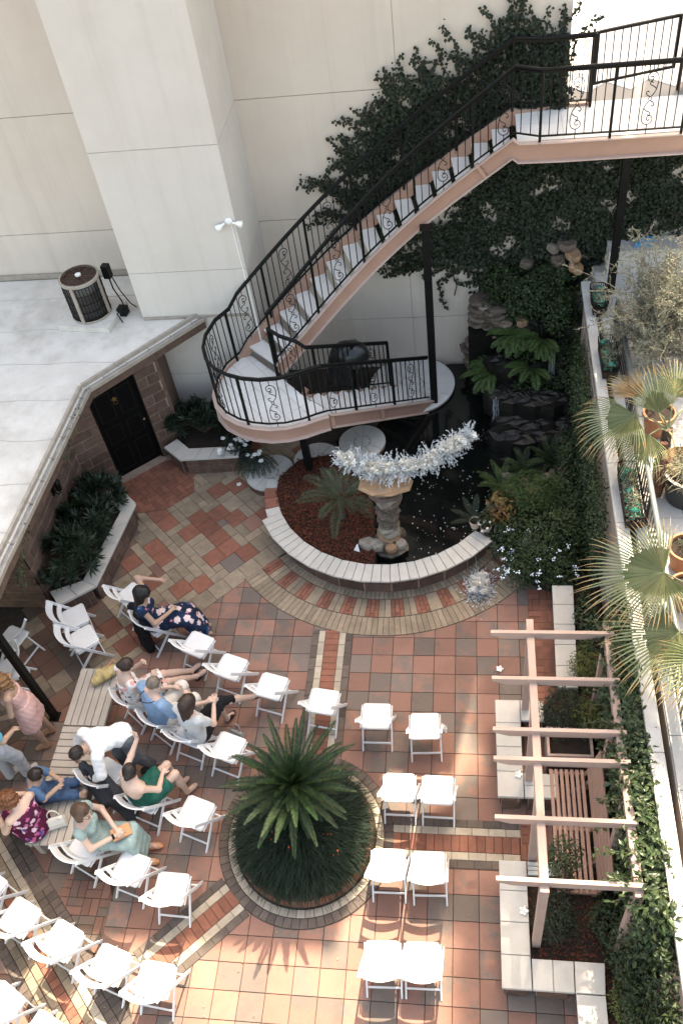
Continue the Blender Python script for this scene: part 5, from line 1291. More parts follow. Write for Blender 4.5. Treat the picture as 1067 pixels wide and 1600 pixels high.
shrub('mixed_groundcover', 'mixed bronze and green groundcover between the bush and the retaining wall', 'plant', (1.78, 2.75, .2), [((0, 0, .36), (.34, .75, .32), 2600), ((.1, .8, .42), (.25, .5, .35), 1200), ((.05, -.75, .3), (.3, .5, .32), 1300)], .06, .45, ['hedge', 'hedge'][0])
for i, (x, y, lab) in enumerate(((1.10, 3.42, 'strappy dark plant at the pond edge near the waterfall, left one'), (1.55, 3.62, 'strappy dark plant at the pond edge near the waterfall, right one'), (.72, 3.05, 'feathery plant leaning over the pond behind the bench pots'))):
    t = thing('pond_plant', lab, 'plant', (x, y, .2)); frond_set(t, 'frond', (0, 0, .1), fan_dirs(16, 15, 65), nrg.uniform(.35, .5, 16), 1.0, 14, .09, .016, 'fern' if i == 2 else 'ivy_bright', .004, .2)
m = MB(); mw = thing('pond_edge_stones', 'pale and brown stones on the bank behind the green mound', 'stones', (1.1, 3.05, .15))
for i in range(22): rock(mw, nrg.uniform(-.35, .75), nrg.uniform(-.12, .3), nrg.uniform(.06, .22), nrg.uniform(.05, .13), nrg.uniform(.05, .10), .08, rgk.choice(['rock', 'rock_pale', 'rock', 'rock_or']))
# --- ferns and ivy on the waterfall
shrub('waterfall_moss', 'low dark plants growing over the ledges of the waterfall', 'plant', (1.35, 5.3, .3), [((.1, .25, .75), (.6, .2, .18), 1300), ((.2, -.2, .42), (.65, .2, .16), 1300), ((.55, .1, .6), (.2, .6, .4), 1100), ((-.45, .3, .35), (.2, .3, .3), 600)], .05, .5, 'ivy_bright', stem=False)
wi = shrub('waterfall_ivy', 'dense green ivy mass hanging over the top of the waterfall', 'ivy', (1.3, 6.1, 1.0), [((-.05, .05, .75), (.72, .30, .58), 5200), ((.45, -.12, .55), (.35, .30, .55), 2600), ((-.55, .2, 1.05), (.3, .2, .3), 1100), ((.35, .2, 1.15), (.4, .2, .2), 1300)], .068, .62, 'ivy_bright', stem=False)
for i, (x, y, z, a0, n, lab) in enumerate(((1.05, 5.72, 1.32, 200, 12, 'large bright fern arching over the left side of the waterfall'), (1.45, 5.60, 1.30, 225, 12, 'large fern hanging over the middle of the waterfall'), (.62, 5.45, .72, 190, 10, 'fern at the left foot of the waterfall by the stair disc'), (1.30, 5.25, .95, 230, 6, 'small fern drooping between the two falls of water'))):
    t = thing('fern', lab, 'fern', (x, y, z)); dirs = [(math.cos(R(a0+q)), math.sin(R(a0+q)), nrg.uniform(.15, .7)) for q in np.linspace(-75, 75, n)]
    frond_set(t, 'frond', (0, 0, 0), dirs, nrg.uniform(.42, .62, n), nrg.uniform(.9, 1.5, n), 22, .13, .026, 'fern', .004, .1)
shrub('wall_creeper', 'creeper running along the trellis on the retaining wall beside the pond', 'ivy', (2.0, 4.2, .3), [((-.02, 0, .9), (.12, 1.4, .85), 4200), ((-.02, -1.5, 1.0), (.12, .8, .85), 2400), ((-.02, -2.7, .9), (.12, .9, .9), 2400), ((-.05, .9, .2), (.2, .5, .25), 900)], .05, .55, 'hedge', stem=False)
# --- ivy on the tall wall
def wall_ivy(label, poly, n, mk, y=6.585, size=.075, tend=40, seed=5, name='wall_ivy', grow=(-1, 1)):
    g_ = np.random.default_rng(seed); xs = [p[0] for p in poly]; zs = [p[1] for p in poly]; P = []
    cl = [(g_.uniform(min(xs), max(xs)), g_.uniform(min(zs), max(zs)), g_.uniform(.08, .24)) for _ in range(150)]
    while len(P) < n:
        a, b = g_.uniform(min(xs), max(xs)), g_.uniform(min(zs), max(zs))
        if not inpoly(a, b, poly): continue
        k = math.sin(a*6.1+b*2.3)+math.sin(b*7.7-a*3.1)+math.sin(a*13+b*11)*.6
        if k < -1.15 and g_.random() < .8: continue
        P.append((a, b))
    m = MB(); cen = (sum(xs)/len(xs), sum(zs)/len(zs))
    for i in range(tend):                                        # runners that leave the mass
        e = g_.integers(len(poly)); a, b = poly[e-1], poly[e]; t = g_.random(); x, z = a[0]+(b[0]-a[0])*t, a[1]+(b[1]-a[1])*t
        ang = math.atan2(z-cen[1], (x-cen[0])) if grow is None else math.atan2(grow[1]*(.35+.65*g_.random()), grow[0]*(.2+.8*g_.random())) + g_.normal()*.25
        pts = [(x, y-.02, z)]
        for s in range(int(g_.uniform(6, 26))):
            ang += g_.normal()*.22; x += .05*math.cos(ang); z += .05*math.sin(ang); pts.append((x, y-.02-.004*s, z))
            for q in range(4): P.append((x+g_.normal()*.02, z+g_.normal()*.02))
        if len(pts) > 1: m.tube(pts, .004, 3)
    P = np.array(P); n = len(P); base = np.c_[P[:, 0], y - .01 - .13*g_.random(n)**1.6, P[:, 1]]
    d = np.c_[g_.normal(size=n)*.8, -.35+g_.normal(size=n)*.3, -.55+g_.normal(size=n)*.55]; nn = np.c_[g_.normal(size=n)*.4, -1+g_.normal(size=n)*.2, .45+g_.normal(size=n)*.3]
    t = thing(name, label, 'ivy', (0, 6.6, 0)); base[:, 1] -= 6.6; L = g_.uniform(size*.65, size*1.2, n)
    link('foliage', leaf_mesh('foliage', base, d, nn, L, L*.8, M[mk], fold=.12), t)
    for i in range(7):
        x = g_.uniform(min(xs)+.3, max(xs)-.3); z0 = min(zs); pts = []
        for k in range(12): x += g_.normal()*.05; pts.append((x, y-.02, z0+(max(zs)-z0)*.8*k/11))
        m.tube(pts, [.012*(1-k/14) for k in range(12)], 4)
    m.v = [(v[0], v[1]-6.6, v[2]) for v in m.v]; m.build('stem', M['bark'], t); return t
wall_ivy('dense dark ivy climbing the cream wall above the staircase', [(-1.45,3.4),(-1.2,3.9),(-.95,4.3),(-.75,4.6),(-.45,4.85),(-.1,4.95),(.35,5.1),(.75,5.3),(1.0,5.6),(1.25,5.8),(1.66,5.65),(1.68,4.6),(.9,4.2),(0,3.6),(-.9,2.9),(-1.3,2.9)], 19000, 'ivy', size=.060, tend=230, seed=5)
wall_ivy('dark ivy hanging on the wall below the staircase', [(-.75,2.35),(-.45,2.8),(.1,3.1),(.5,3.6),(.9,4.2),(1.8,4.4),(2.6,4.3),(3.3,4.4),(4.4,4.3),(4.4,2.9),(3.2,2.9),(2.7,2.5),(2.1,1.7),(1.5,1.6),(.9,1.7),(.5,2.2),(-.2,2.25)], 19000, 'ivy', size=.066, tend=90, seed=8, grow=(-1, -.2))
# --- hedge, conifers and shrubs along the right side
hd = thing('climbing_hedge', 'leafy green hedge climbing the retaining wall behind the pergola', 'hedge', (1.95, -2.6, .3))
foliage('foliage', hd, [((.02, y, 1.0+.08*math.sin(y*3)), (.19, .42, 1.0), 1100) for y in np.linspace(-1.45, 1.5, 9)] + [((.06, y, 1.72), (.16, .4, .28), 620) for y in np.linspace(-1.5, 1.9, 9)] + [((-.05, y, 1.75), (.20, .36, .30), 360) for y in np.linspace(-1.4, 1.5, 9)], .082, .52, 'hedge', .6)
stems(hd, (0, 0, 0), [(nrg.uniform(-.15, .1), y, nrg.uniform(.8, 1.8)) for y in np.linspace(-1.4, 1.6, 26)], .01)
sp = thing('climbing_sprays', 'leafy sprays of the climber reaching over the pergola rafters', 'climber', (1.75, -2.6, 2.05)); B = []; D = []; m = MB()
for i in range(30):
    y = nrg.uniform(-1.4, 1.6); p = np.array([.12, y, nrg.uniform(-.1, .15)]); d = norm(np.array([-1, nrg.normal()*.4, nrg.uniform(-.1, .35)])); pts = [tuple(p)]
    for k in range(int(nrg.uniform(4, 10))):
        p = p + d*.05; d = norm(d + nrg.normal(size=3)*.12 + np.array([0, 0, -.05])); pts.append(tuple(p))
        for q in range(3): B.append(p.copy()); D.append(d*.5 + nrg.normal(size=3)*.7)
    m.tube(pts, .004, 3)
B = np.array(B); D = np.array(D); link('foliage', leaf_mesh('foliage', B, D, nrg.normal(size=B.shape)*.4+np.array([0, 0, 1]), nrg.uniform(.05, .085, len(B)), nrg.uniform(.028, .042, len(B)), M['hedge']), sp); m.build('stem', M['bark'], sp)
shrub('lower_hedge', 'rough mixed hedge at the lower right corner beside the cream wall', 'hedge', (1.92, -5.0, .3), [((.0, y, .45), (.26, .45, .55), 1500) for y in (-1.6, -.9, -.4, .1, .6, .95)] + [((.09, y, 1.15), (.14, .5, .75), 1200) for y in (-1.6, -.9, -.2, .5)], .06, .45, 'shrub')
shrub('golden_conifer', 'yellow green conifer between the upper rafters beside the straight wall', 'shrub', (1.80, -.55, .3), [((-.05, 0, .35), (.24, .30, .34), 1900)], .05, .25, 'golden')
shrub('golden_conifer', 'yellow green conifer under the second rafter gap by the hedge', 'shrub', (1.78, -1.35, .3), [((-.1, 0, .42), (.22, .25, .32), 1300)], .05, .25, 'golden')
shrub('dark_conifer', 'dark round conifer inside the upper seat wall', 'shrub', (1.40, -1.25, .3), [((0, 0, .40), (.32, .36, .36), 2800)], .05, .25, 'conifer')
shrub('pale_box_shrub', 'thin grey green shrub in front of the slatted bench', 'shrub', (1.22, -3.40, .36), [((0, .15, .72), (.22, .20, .34), 800), ((.02, .1, .3), (.16, .2, .3), 300)], .045, .45, 'hedge')
shrub('dark_conifer', 'dark low conifer in the bed below the slatted bench', 'shrub', (1.15, -3.75, .36), [((0, 0, .28), (.26, .30, .28), 1900)], .05, .25, 'conifer')
shrub('bed_shrub', 'small bright shrub in the mulch left of the hedge at the bottom', 'shrub', (1.80, -4.55, .36), [((-.02, 0, .16), (.15, .3, .18), 800)], .045, .3, 'golden')
shrub('bed_shrub', 'low dark shrub in the mulch under the last rafter', 'shrub', (1.72, -3.75, .36), [((0, 0, .22), (.22, .28, .22), 900)], .055, .45, 'shrub')
# straggly weeds in the bed beside the straight wall
shrub('bed_plant', 'straggly broad leaved plant in the mulch beside the straight seat wall', 'plant', (1.84, .35, .3), [((0, 0, .22), (.18, .5, .22), 420)], .08, .45, 'hedge')
# gutter creeper
def strand(label, pts, n, size=.05, mk='hedge'):
    t = thing('gutter_creeper', label, 'creeper', pts[0]); P = np.array(pts) - np.array(pts[0]); B = []
    for i in range(n):
        k = nrg.integers(len(P)-1); f = nrg.random(); B.append(P[k]*(1-f)+P[k+1]*f + nrg.normal(size=3)*np.array([.035, .035, .06]))
    B = np.array(B); link('foliage', leaf_mesh('foliage', B, nrg.normal(size=B.shape), nrg.normal(size=B.shape)*.5+np.array([.5, -.3, .6]), nrg.uniform(size*.6, size*1.2, n), nrg.uniform(size*.4, size*.7, n), M[mk]), t)
    m = MB(); m.tube([tuple(p) for p in P], .005, 4); m.build('stem', M['bark'], t)
strand('thin green creeper hanging from the gutter left of the door', [(-5.80, 2.95, 2.34), (-5.82, 2.5, 2.3), (-5.84, 2.1, 2.22), (-5.85, 1.8, 2.1)], 130)
strand('green creeper hanging from the gutter at the left edge', [(-5.9, .55, 2.3), (-5.9, .3, 2.2), (-5.92, .0, 2.05), (-5.93, -.1, 1.8)], 150)
# white flowers and trailing fern at the landing
wf2 = shrub('white_flower_plant', 'white flowering plant spilling over the planter under the landing', 'plant', (-3.78, 3.98, .36), [((-.1, 0, .15), (.24, .22, .18), 500), ((.2, -.25, .0), (.16, .18, .3), 420)], .07, .3, 'oleander'); m = MB()
for i in range(26):
    c = (nrg.uniform(-.34, .15), nrg.uniform(-.25, .12), .2+nrg.uniform(-.05, .12)) if i < 20 else (nrg.uniform(.15, .42), nrg.uniform(-.4, -.15), nrg.uniform(-.1, .25))
    for k in range(5): b = R(72*k); m.ell((c[0]+.026*math.cos(b), c[1]+.026*math.sin(b), c[2]), (.024, .024, .010), 6, 4)
m.build('flower', M['petal'], wf2)['kind'] = 'stuff'
tf = thing('trailing_fern', 'dark trailing fern beside the nearest round step', 'fern', (-3.52, 3.80, .42)); frond_set(tf, 'frond', (0, 0, 0), [(math.cos(R(q)), math.sin(R(q)), .2) for q in np.linspace(215, 345, 10)], .5, 2.0, 22, .07, .018, 'oleander', .004, .1)

# ------------------------------------------------------------------ PEOPLE (smooth union of tapered capsules, turned into one continuous surface)
def sd_cone(P, a, b, ra, rb):
    """capsule from a to b whose radius runs from ra to rb"""
    a = np.asarray(a, float); b = np.asarray(b, float); ab = b-a; L2 = max(float(ab@ab), 1e-9)
    t = np.clip(((P-a)@ab)/L2, 0, 1); return np.linalg.norm(P-a-t[..., None]*ab, axis=-1) - (ra+(rb-ra)*t)
def sd_ell(P, c, r, M3=None):
    q = P-np.asarray(c, float)
    if M3 is not None: q = q@M3
    r = np.asarray(r, float); k0 = np.linalg.norm(q/r, axis=-1); k1 = np.linalg.norm(q/(r*r), axis=-1); return k0*(k0-1)/np.maximum(k1, 1e-6)
def smin(a, b, k):
    h = np.clip(.5+.5*(b-a)/k, 0, 1); return b+(a-b)*h-k*h*(1-h)
def surf(fn, lo, hi, h):
    """naive surface nets: quads around every sign change of fn"""
    lo = np.asarray(lo, float); n = np.maximum(np.ceil((np.asarray(hi, float)-lo)/h).astype(int), 3)+1
    ax = [lo[i]+h*np.arange(n[i]) for i in range(3)]; G_ = np.stack(np.meshgrid(*ax, indexing='ij'), -1); F = fn(G_)
    s = F < 0; c = np.zeros(tuple(n-1), int); pos = np.zeros(tuple(n-1)+(3,)); cnt = np.zeros(tuple(n-1))
    cor = [(i, j, k) for i in (0, 1) for j in (0, 1) for k in (0, 1)]
    sl = lambda o: tuple(slice(o[d], o[d]+n[d]-1) for d in range(3))
    for a in cor:
        for d in range(3):
            if a[d]: continue
            b = list(a); b[d] = 1; fa, fb = F[sl(a)], F[sl(b)]; cr = (fa < 0) != (fb < 0)
            t = np.where(cr, fa/np.where(cr, fa-fb, 1), 0); p = np.zeros(tuple(n-1)+(3,))
            for e in range(3): p[..., e] = a[e]
            p[..., d] = t; pos += np.where(cr[..., None], p, 0); cnt += cr
    act = cnt > 0; idx = -np.ones(tuple(n-1), int); idx[act] = np.arange(act.sum()); ii = np.argwhere(act)
    V = lo+h*(ii+pos[act]/cnt[act][:, None]); Q = []
    for d in range(3):
        e, f = (d+1) % 3, (d+2) % 3
        A = [slice(0, n[k]) for k in range(3)]; A[d] = slice(0, n[d]-1); B = list(A); B[d] = slice(1, n[d]); sa, sb = s[tuple(A)], s[tuple(B)]
        for flip in (0, 1):
            w = np.argwhere((sa & ~sb) if not flip else (~sa & sb)); w = w[(w[:, e] > 0) & (w[:, f] > 0) & (w[:, e] < n[e]-1) & (w[:, f] < n[f]-1)]
            if not len(w): continue
            def g(de, df): q = w.copy(); q[:, e] -= de; q[:, f] -= df; return idx[q[:, 0], q[:, 1], q[:, 2]]
            q = np.stack([g(1, 1), g(0, 1), g(0, 0), g(1, 0)], 1); Q.append(q if not flip else q[:, ::-1])
    return V, np.concatenate(Q)
V3 = lambda *a: np.array(a, float)
def unit(v): v = np.asarray(v, float); return v/max(np.linalg.norm(v), 1e-9)
def hand_parts(w, d, palm_n, s=1.0, curl=.6, thumb=1):
    """wrist w, pointing along d, palm facing palm_n; returns capsules of a palm, four fingers and a thumb"""
    d = unit(d); pn = unit(np.asarray(palm_n, float) - d*np.dot(palm_n, d)); sd = np.cross(d, pn)*thumb; C = []
    for k in (-.5, .5): C.append((w, w+d*.085*s+sd*k*.045*s, .022*s, .020*s))
    C.append((w+d*.03*s, w+d*.075*s, .024*s, .026*s))
    for i, (o, l) in enumerate(((.036, .068), (.013, .078), (-.011, .072), (-.033, .056))):
        b = w+d*.082*s+sd*o*s; a1 = curl*.55; a2 = curl*1.25; d1 = unit(d*math.cos(a1)+pn*math.sin(a1)+sd*o*1.5); d2 = unit(d*math.cos(a2)+pn*math.sin(a2)+sd*o)
        m = b+d1*l*.52*s; C.append((b-d*.02*s, m, .0095*s, .0085*s)); C.append((m, m+d2*l*.48*s, .0085*s, .007*s))
    t0 = w+d*.028*s+sd*.026*s; t1 = t0+unit(d*.7+sd*.75+pn*.25)*.042*s; C.append((t0, t1, .013*s, .011*s)); C.append((t1, t1+unit(d*.95+sd*.15+pn*.4)*.034*s, .0105*s, .008*s))
    return C
SK = {}
def skin(k):
    if k not in SK:
        c = {'fair': (.56, .385, .305), 'tan': (.40, .25, .18), 'mid': (.46, .30, .22)}[k]; SK[k] = mat('skin_'+k, c, tuple(x*.93 for x in c), 14, .5, 0, 40, spec=.3); SK[k]['_'] = 1
        b = SK[k].node_tree.nodes['Principled BSDF']; b.inputs['Subsurface Weight'].default_value = .12; b.inputs['Subsurface Radius'].default_value = (.01, .004, .002)
    return SK[k]
CLM = {}
def cloth(name, c1, c2=None, ns=30, rough=.85, bump=.25, bs=26, print_=None):
    """plain or flower-printed fabric"""
    if name in CLM: return CLM[name]
    m = mat(name, c1, c2, ns, rough, bump, bs, spec=.2)
    if print_:
        N = m.node_tree.nodes; L = m.node_tree.links; b = N['Principled BSDF']; src = b.inputs['Base Color'].links[0].from_socket
        geo = N.new('ShaderNodeNewGeometry'); nz = N.new('ShaderNodeTexNoise'); nz.inputs['Scale'].default_value = 38; L.new(geo.outputs['Position'], nz.inputs['Vector'])
        ms = N.new('ShaderNodeVectorMath'); ms.operation = 'MULTIPLY_ADD'; L.new(nz.outputs['Color'], ms.inputs[0]); ms.inputs[1].default_value = (.05, .05, .05); L.new(geo.outputs['Position'], ms.inputs[2])
        for (sc, thr, colr, off) in print_:
            v = N.new('ShaderNodeTexVoronoi'); v.inputs['Scale'].default_value = sc; ad = N.new('ShaderNodeVectorMath'); L.new(ms.outputs[0], ad.inputs[0]); ad.inputs[1].default_value = (off, off*.7, off*1.3); L.new(ad.outputs[0], v.inputs['Vector'])
            lt = N.new('ShaderNodeMath'); lt.operation = 'LESS_THAN'; L.new(v.outputs['Distance'], lt.inputs[0]); lt.inputs[1].default_value = thr
            sel = N.new('ShaderNodeMath'); sel.operation = 'GREATER_THAN'; sp_ = N.new('ShaderNodeSeparateColor'); L.new(v.outputs['Color'], sp_.inputs[0]); L.new(sp_.outputs[0], sel.inputs[0]); sel.inputs[1].default_value = .3
            an = N.new('ShaderNodeMath'); an.operation = 'MULTIPLY'; L.new(lt.outputs[0], an.inputs[0]); L.new(sel.outputs[0], an.inputs[1])
            x = N.new('ShaderNodeMix'); x.data_type = 'RGBA'; L.new(an.outputs[0], x.inputs[0]); L.new(src, x.inputs[6]); x.inputs[7].default_value = (*colr, 1); src = x.outputs[2]
        L.new(src, b.inputs['Base Color'])
    CLM[name] = m; return m
HAIRM = {}
def hairm(n, c): 
    if n not in HAIRM: HAIRM[n] = mat('hair_'+n, c, tuple(x*.55 for x in c), 55, .45, .5, 90, spec=.4)
    return HAIRM[n]
M['eye_dark'] = mat('eye', (.01, .008, .006), None, rough=.2); M['eye_white'] = mat('eye_white', (.75, .73, .7), None, rough=.3)
M['lip'] = mat('lip', (.38, .10, .085), None, rough=.45)

def person(label, loc, deg, J, sk='fair', s=1.0, hair=None, clothes=(), hands=None, female=True, face=True, thick=1.0, glasses=False, extras=()):
    """J: joints in the person's own frame (x right, y ahead, z up, metres). clothes: list of (name, material, function(P)->distance)"""
    t = thing('person', label, 'person', loc, R(deg-90)); T_ = thick
    J = {k: np.array(v, float) for k, v in J.items()}
    rx = unit(J['shR']-J['shL']); hips = unit(J['hipR']-J['hipL']); neck, head, chest, pel = J['neck'], J['head'], J['chest'], J['pelvis']
    hd = unit(J['look']); up = unit((head-neck) - hd*np.dot(head-neck, hd)); hs = np.cross(hd, up); HM = np.stack([hs, hd, up], 1)
    def torso(P, e=0.0):
        cm = (chest+pel)/2; w = .155 if female else .175
        X = np.stack([rx, unit(np.cross(unit(chest-pel), rx)), unit(chest-pel)], 1); X[:, 1] = np.cross(X[:, 2], X[:, 0]); Xh = np.stack([hips, np.cross(unit(chest-pel), hips), unit(chest-pel)], 1)
        d = sd_ell(P, chest, V3(w*T_+e, .105*T_+e, .17+e), X); d = smin(d, sd_ell(P, cm, V3(.128*T_+e, .10*T_+e, .17+e), X), .07); d = smin(d, sd_ell(P, pel, V3(.165*T_+e, .125*T_+e, .14+e), Xh), .08)
        d = smin(d, sd_cone(P, J['shL'], J['shR'], .056+e, .056+e), .06)
        if female:
            f = X[:, 1]
            for k in (-1, 1): d = smin(d, sd_ell(P, chest+f*.085*T_+rx*k*.072-X[:, 2]*.02, V3(.062+e, .055+e, .06+e), X), .04)
        return d
    def limb(P, a, b, c, r, e=0.0, k=.03): return smin(sd_cone(P, J[a], J[b], r[0]+e, r[1]+e), sd_cone(P, J[b], J[c], r[1]+e, r[2]+e), k)
    ra = (.047*T_, .039*T_, .027) if female else (.054*T_, .044*T_, .031); rl = (.086*T_, .056*T_, .037) if female else (.088*T_, .060*T_, .041)
    foot = {}
    for S in 'LR':
        a = J['ank'+S]; td = J.get('toe'+S)
        foot[S] = td if td is not None else a+V3(0, .15, -.055)
    def skull(P): 
        d = sd_ell(P, head+up*.018-hd*.012, V3(.076, .094, .100), HM); d = smin(d, sd_ell(P, head-up*.045+hd*.030, V3(.056, .060, .070), HM), .035); return d
    def body(P):
        d = torso(P); d = smin(d, sd_cone(P, chest+unit(neck-chest)*.08, neck+(head-neck)*.35, .062, .050), .05)
        for S in 'LR':
            d = smin(d, limb(P, 'sh'+S, 'el'+S, 'wr'+S, ra), .03); d = smin(d, limb(P, 'hip'+S, 'kn'+S, 'ank'+S, rl), .045)
            d = smin(d, sd_cone(P, J['kn'+S]*.72+J['ank'+S]*.28-V3(0, .012, 0), J['kn'+S]*.4+J['ank'+S]*.6, rl[1]*.93, rl[2]*1.05), .03)
            d = smin(d, sd_cone(P, J['ank'+S]-V3(0, 0, .02), foot[S]*.8+J['ank'+S]*.2-V3(0, 0, .0), .036, .036), .03); d = smin(d, sd_cone(P, J['ank'+S]*.5+foot[S]*.5, foot[S], .034, .026), .02)
        d = smin(d, skull(P), .025)
        d = smin(d, sd_cone(P, head+hd*.080+up*.012, head+hd*.107-up*.016, .010, .0165), .012)
        for k in (-1, 1): d = smin(d, sd_ell(P, head+hs*k*.079-up*.004-hd*.012, V3(.011, .020, .030), HM), .008)
        return d
    pts = np.array([v for k, v in J.items() if k != 'look']+[foot['L'], foot['R']]); lo = pts.min(0)-.17; hi = pts.max(0)+.17
    Vb, Fb = surf(body, lo, hi, .0155); VS = [Vb]; FS = [Fb]; o = len(Vb)
    hands = hands or {}
    for S, th in (('L', 1), ('R', -1)):
        w = J['wr'+S]; dd_ = hands.get(S, (w-J['el'+S], V3(0, 0, -1) if abs(unit(w-J['el'+S])[2]) < .8 else V3(1 if S == 'L' else -1, 0, 0), .6)); cp = hand_parts(w, dd_[0], dd_[1], .95*s, dd_[2], th)
        def hf(P):
            d = sd_cone(P, *cp[0])
            for i, c in enumerate(cp[1:]): d = smin(d, sd_cone(P, *c), .012 if i < 2 else .006)
            return smin(d, sd_cone(P, w-unit(w-J['el'+S])*.06, w+unit(dd_[0])*.01, ra[2], .024), .012)
        q = np.array([c[0] for c in cp]+[c[1] for c in cp]+[w-unit(w-J['el'+S])*.06]); a, b = surf(hf, q.min(0)-.04, q.max(0)+.04, .0062); VS.append(a); FS.append(b+o); o += len(a)
    bo = link('body', np_mesh('body', np.concatenate(VS), np.concatenate(FS), skin(sk), smooth=True), t)
    if face:
        for k in (-1, 1):
            m = MB(); c = head+hd*.081+hs*k*.031+up*.008; mx = Matrix(HM.tolist()).to_4x4(); m.ell(c, (.014, .008, .0085), 8, 5, mx); m.build('eye', M['eye_white'], bo, True)
            m = MB(); m.ell(c+hd*.005, (.0065, .005, .007), 8, 5, mx); m.build('iris', M['eye_dark'], bo, True)
            m = MB(); m.tube([c+up*.020-hs*k*.016+hd*.004, c+up*.024+hd*.006, c+up*.018+hs*k*.018-hd*.004], .0035, 5); m.build('eyebrow', HAIRM.get(hair[0] if hair else 'x', M['eye_dark']), bo, True)
        m = MB(); m.ell(head+hd*.084-up*.052, (.024, .010, .0085), 10, 5, Matrix(HM.tolist()).to_4x4()); m.build('lips', M['lip'], bo, True)
    if hair:
        nm, fn = hair; bx = fn(None, head, hd, up, hs); hv = surf(lambda P: np.maximum(fn(P, head, hd, up, hs), -(skull(P)-.002)), bx[0], bx[1], .012)
        n1 = hv[0]; nz = np.sin(n1[:, 0]*95+n1[:, 2]*30)*.5+np.sin(n1[:, 1]*80-n1[:, 2]*26)*.5; c0 = head; n1 = n1+unit_rows(n1-c0)*nz[:, None]*.004
        link('hair', np_mesh('hair', n1, hv[1], HAIRM[nm], smooth=True), bo)
    if glasses:
        m = MB(); e0 = head+hd*.098+up*.006
        for k in (-1, 1):
            m.tube([e0+hs*(k*.031+.024*math.cos(a))+up*.019*math.sin(a) for a in np.linspace(0, 6.28, 13)[:-1]], .0032, 4, True); m.tube([e0+hs*k*.055, head+hs*k*.085+up*.008+hd*.01], .003, 4)
        m.tube([e0-hs*.008, e0+hs*.008], .003, 4); m.build('glasses', M['black'], bo)
    for (nm, S, mk) in extras:
        w = J['wr'+S]; dirv = unit(J['el'+S]-w); m = MB(); m.tube([w+dirv*.015, w+dirv*.045], ra[2]+.007, 10); m.build(nm, M[mk], bo)
    env = dict(J=J, torso=torso, limb=limb, ra=ra, rl=rl, foot=foot, head=head, hd=hd, up=up, hs=hs, rx=rx, T=T_)
    for (nm, mt, fn, hh) in clothes:
        f = lambda P: fn(P, env); a, b = surf(f, lo-.05, hi+.05, hh)
        w = (np.sin(a[:, 0]*41+a[:, 2]*23)*np.sin(a[:, 1]*37+a[:, 2]*19)+.6*np.sin(a[:, 0]*71-a[:, 1]*63+a[:, 2]*40))*.0042
        g_ = unit_rows(np.stack([f(a+V3(.004, 0, 0))-f(a-V3(.004, 0, 0)), f(a+V3(0, .004, 0))-f(a-V3(0, .004, 0)), f(a+V3(0, 0, .004))-f(a-V3(0, 0, .004))], 1))
        link(nm, np_mesh(nm, a+g_*w[:, None], b, mt, smooth=True), t)
    return t
def unit_rows(a): return norm(a)
# hair shapes
def hair_cap(P, head, hd, up, hs, vol=.016, back=.05):
    HM = np.stack([hs, hd, up], 1); d = sd_ell(P, head+up*.028-hd*.020, V3(.080+vol, .096+vol*.8, .098+vol), HM)
    q = P-head; f = q@hd; u = q@up; cut = np.maximum(f-.058+.9*np.maximum(u-.055, 0)*-1.0, -(u+.055)*.9+0*f)   # face opening and nape
    face_ = np.minimum(.066-f, .9) ; face_ = (f-.045) - np.maximum(u-.035, 0)*1.6
    return np.maximum(np.maximum(d, face_), -(u+back))
def hair_short(P, head, hd, up, hs):
    if P is None: return head-.16, head+.16
    return hair_cap(P, head, hd, up, hs, .008, .035)
def hair_long(length=.34, fwd=0.0, side=0.0, wid=.07):
    def f(P, head, hd, up, hs):
        if P is None: return head-V3(.24, .24, length+.12), head+.2
        d = hair_cap(P, head, hd, up, hs, .018, .09); b = head-hd*.075+up*.01; e = head-hd*(.10-fwd)+hs*side-up*length*.55-V3(0, 0, length*.5)
        q = sd_cone(P, b, e, wid+.02, wid*.72); 
        for k in (-1, 1): q = smin(q, sd_cone(P, head+hs*k*.075-hd*.03+up*.02, (head+hs*k*.07-hd*.05)*.4+e*.6, .034, .030), .03)
        return smin(d, q, .03)
    return f
def hair_bun(P, head, hd, up, hs):
    if P is None: return head-.2, head+.2
    return smin(hair_cap(P, head, hd, up, hs, .012, .05), sd_ell(P, head-hd*.115+up*.01, V3(.042, .042, .042)), .02)
def hair_curly(P, head, hd, up, hs):
    if P is None: return head-.22, head+.22
    d = hair_cap(P, head, hd, up, hs, .034, .075); q = (P-head)*1.0; return d+.011*(np.sin(q[..., 0]*95)*np.sin(q[..., 1]*95)+np.sin(q[..., 2]*90+q[..., 0]*40))
def hair_curly_long(P, head, hd, up, hs):
    if P is None: return head-V3(.26, .26, .42), head+.22
    d = smin(hair_cap(P, head, hd, up, hs, .034, .08), sd_cone(P, head-hd*.07, head-hd*.09-V3(0, 0, .26), .10, .075), .03); q = P-head; return d+.011*(np.sin(q[..., 0]*80)*np.sin(q[..., 1]*85)+np.sin(q[..., 2]*75+q[..., 0]*40))
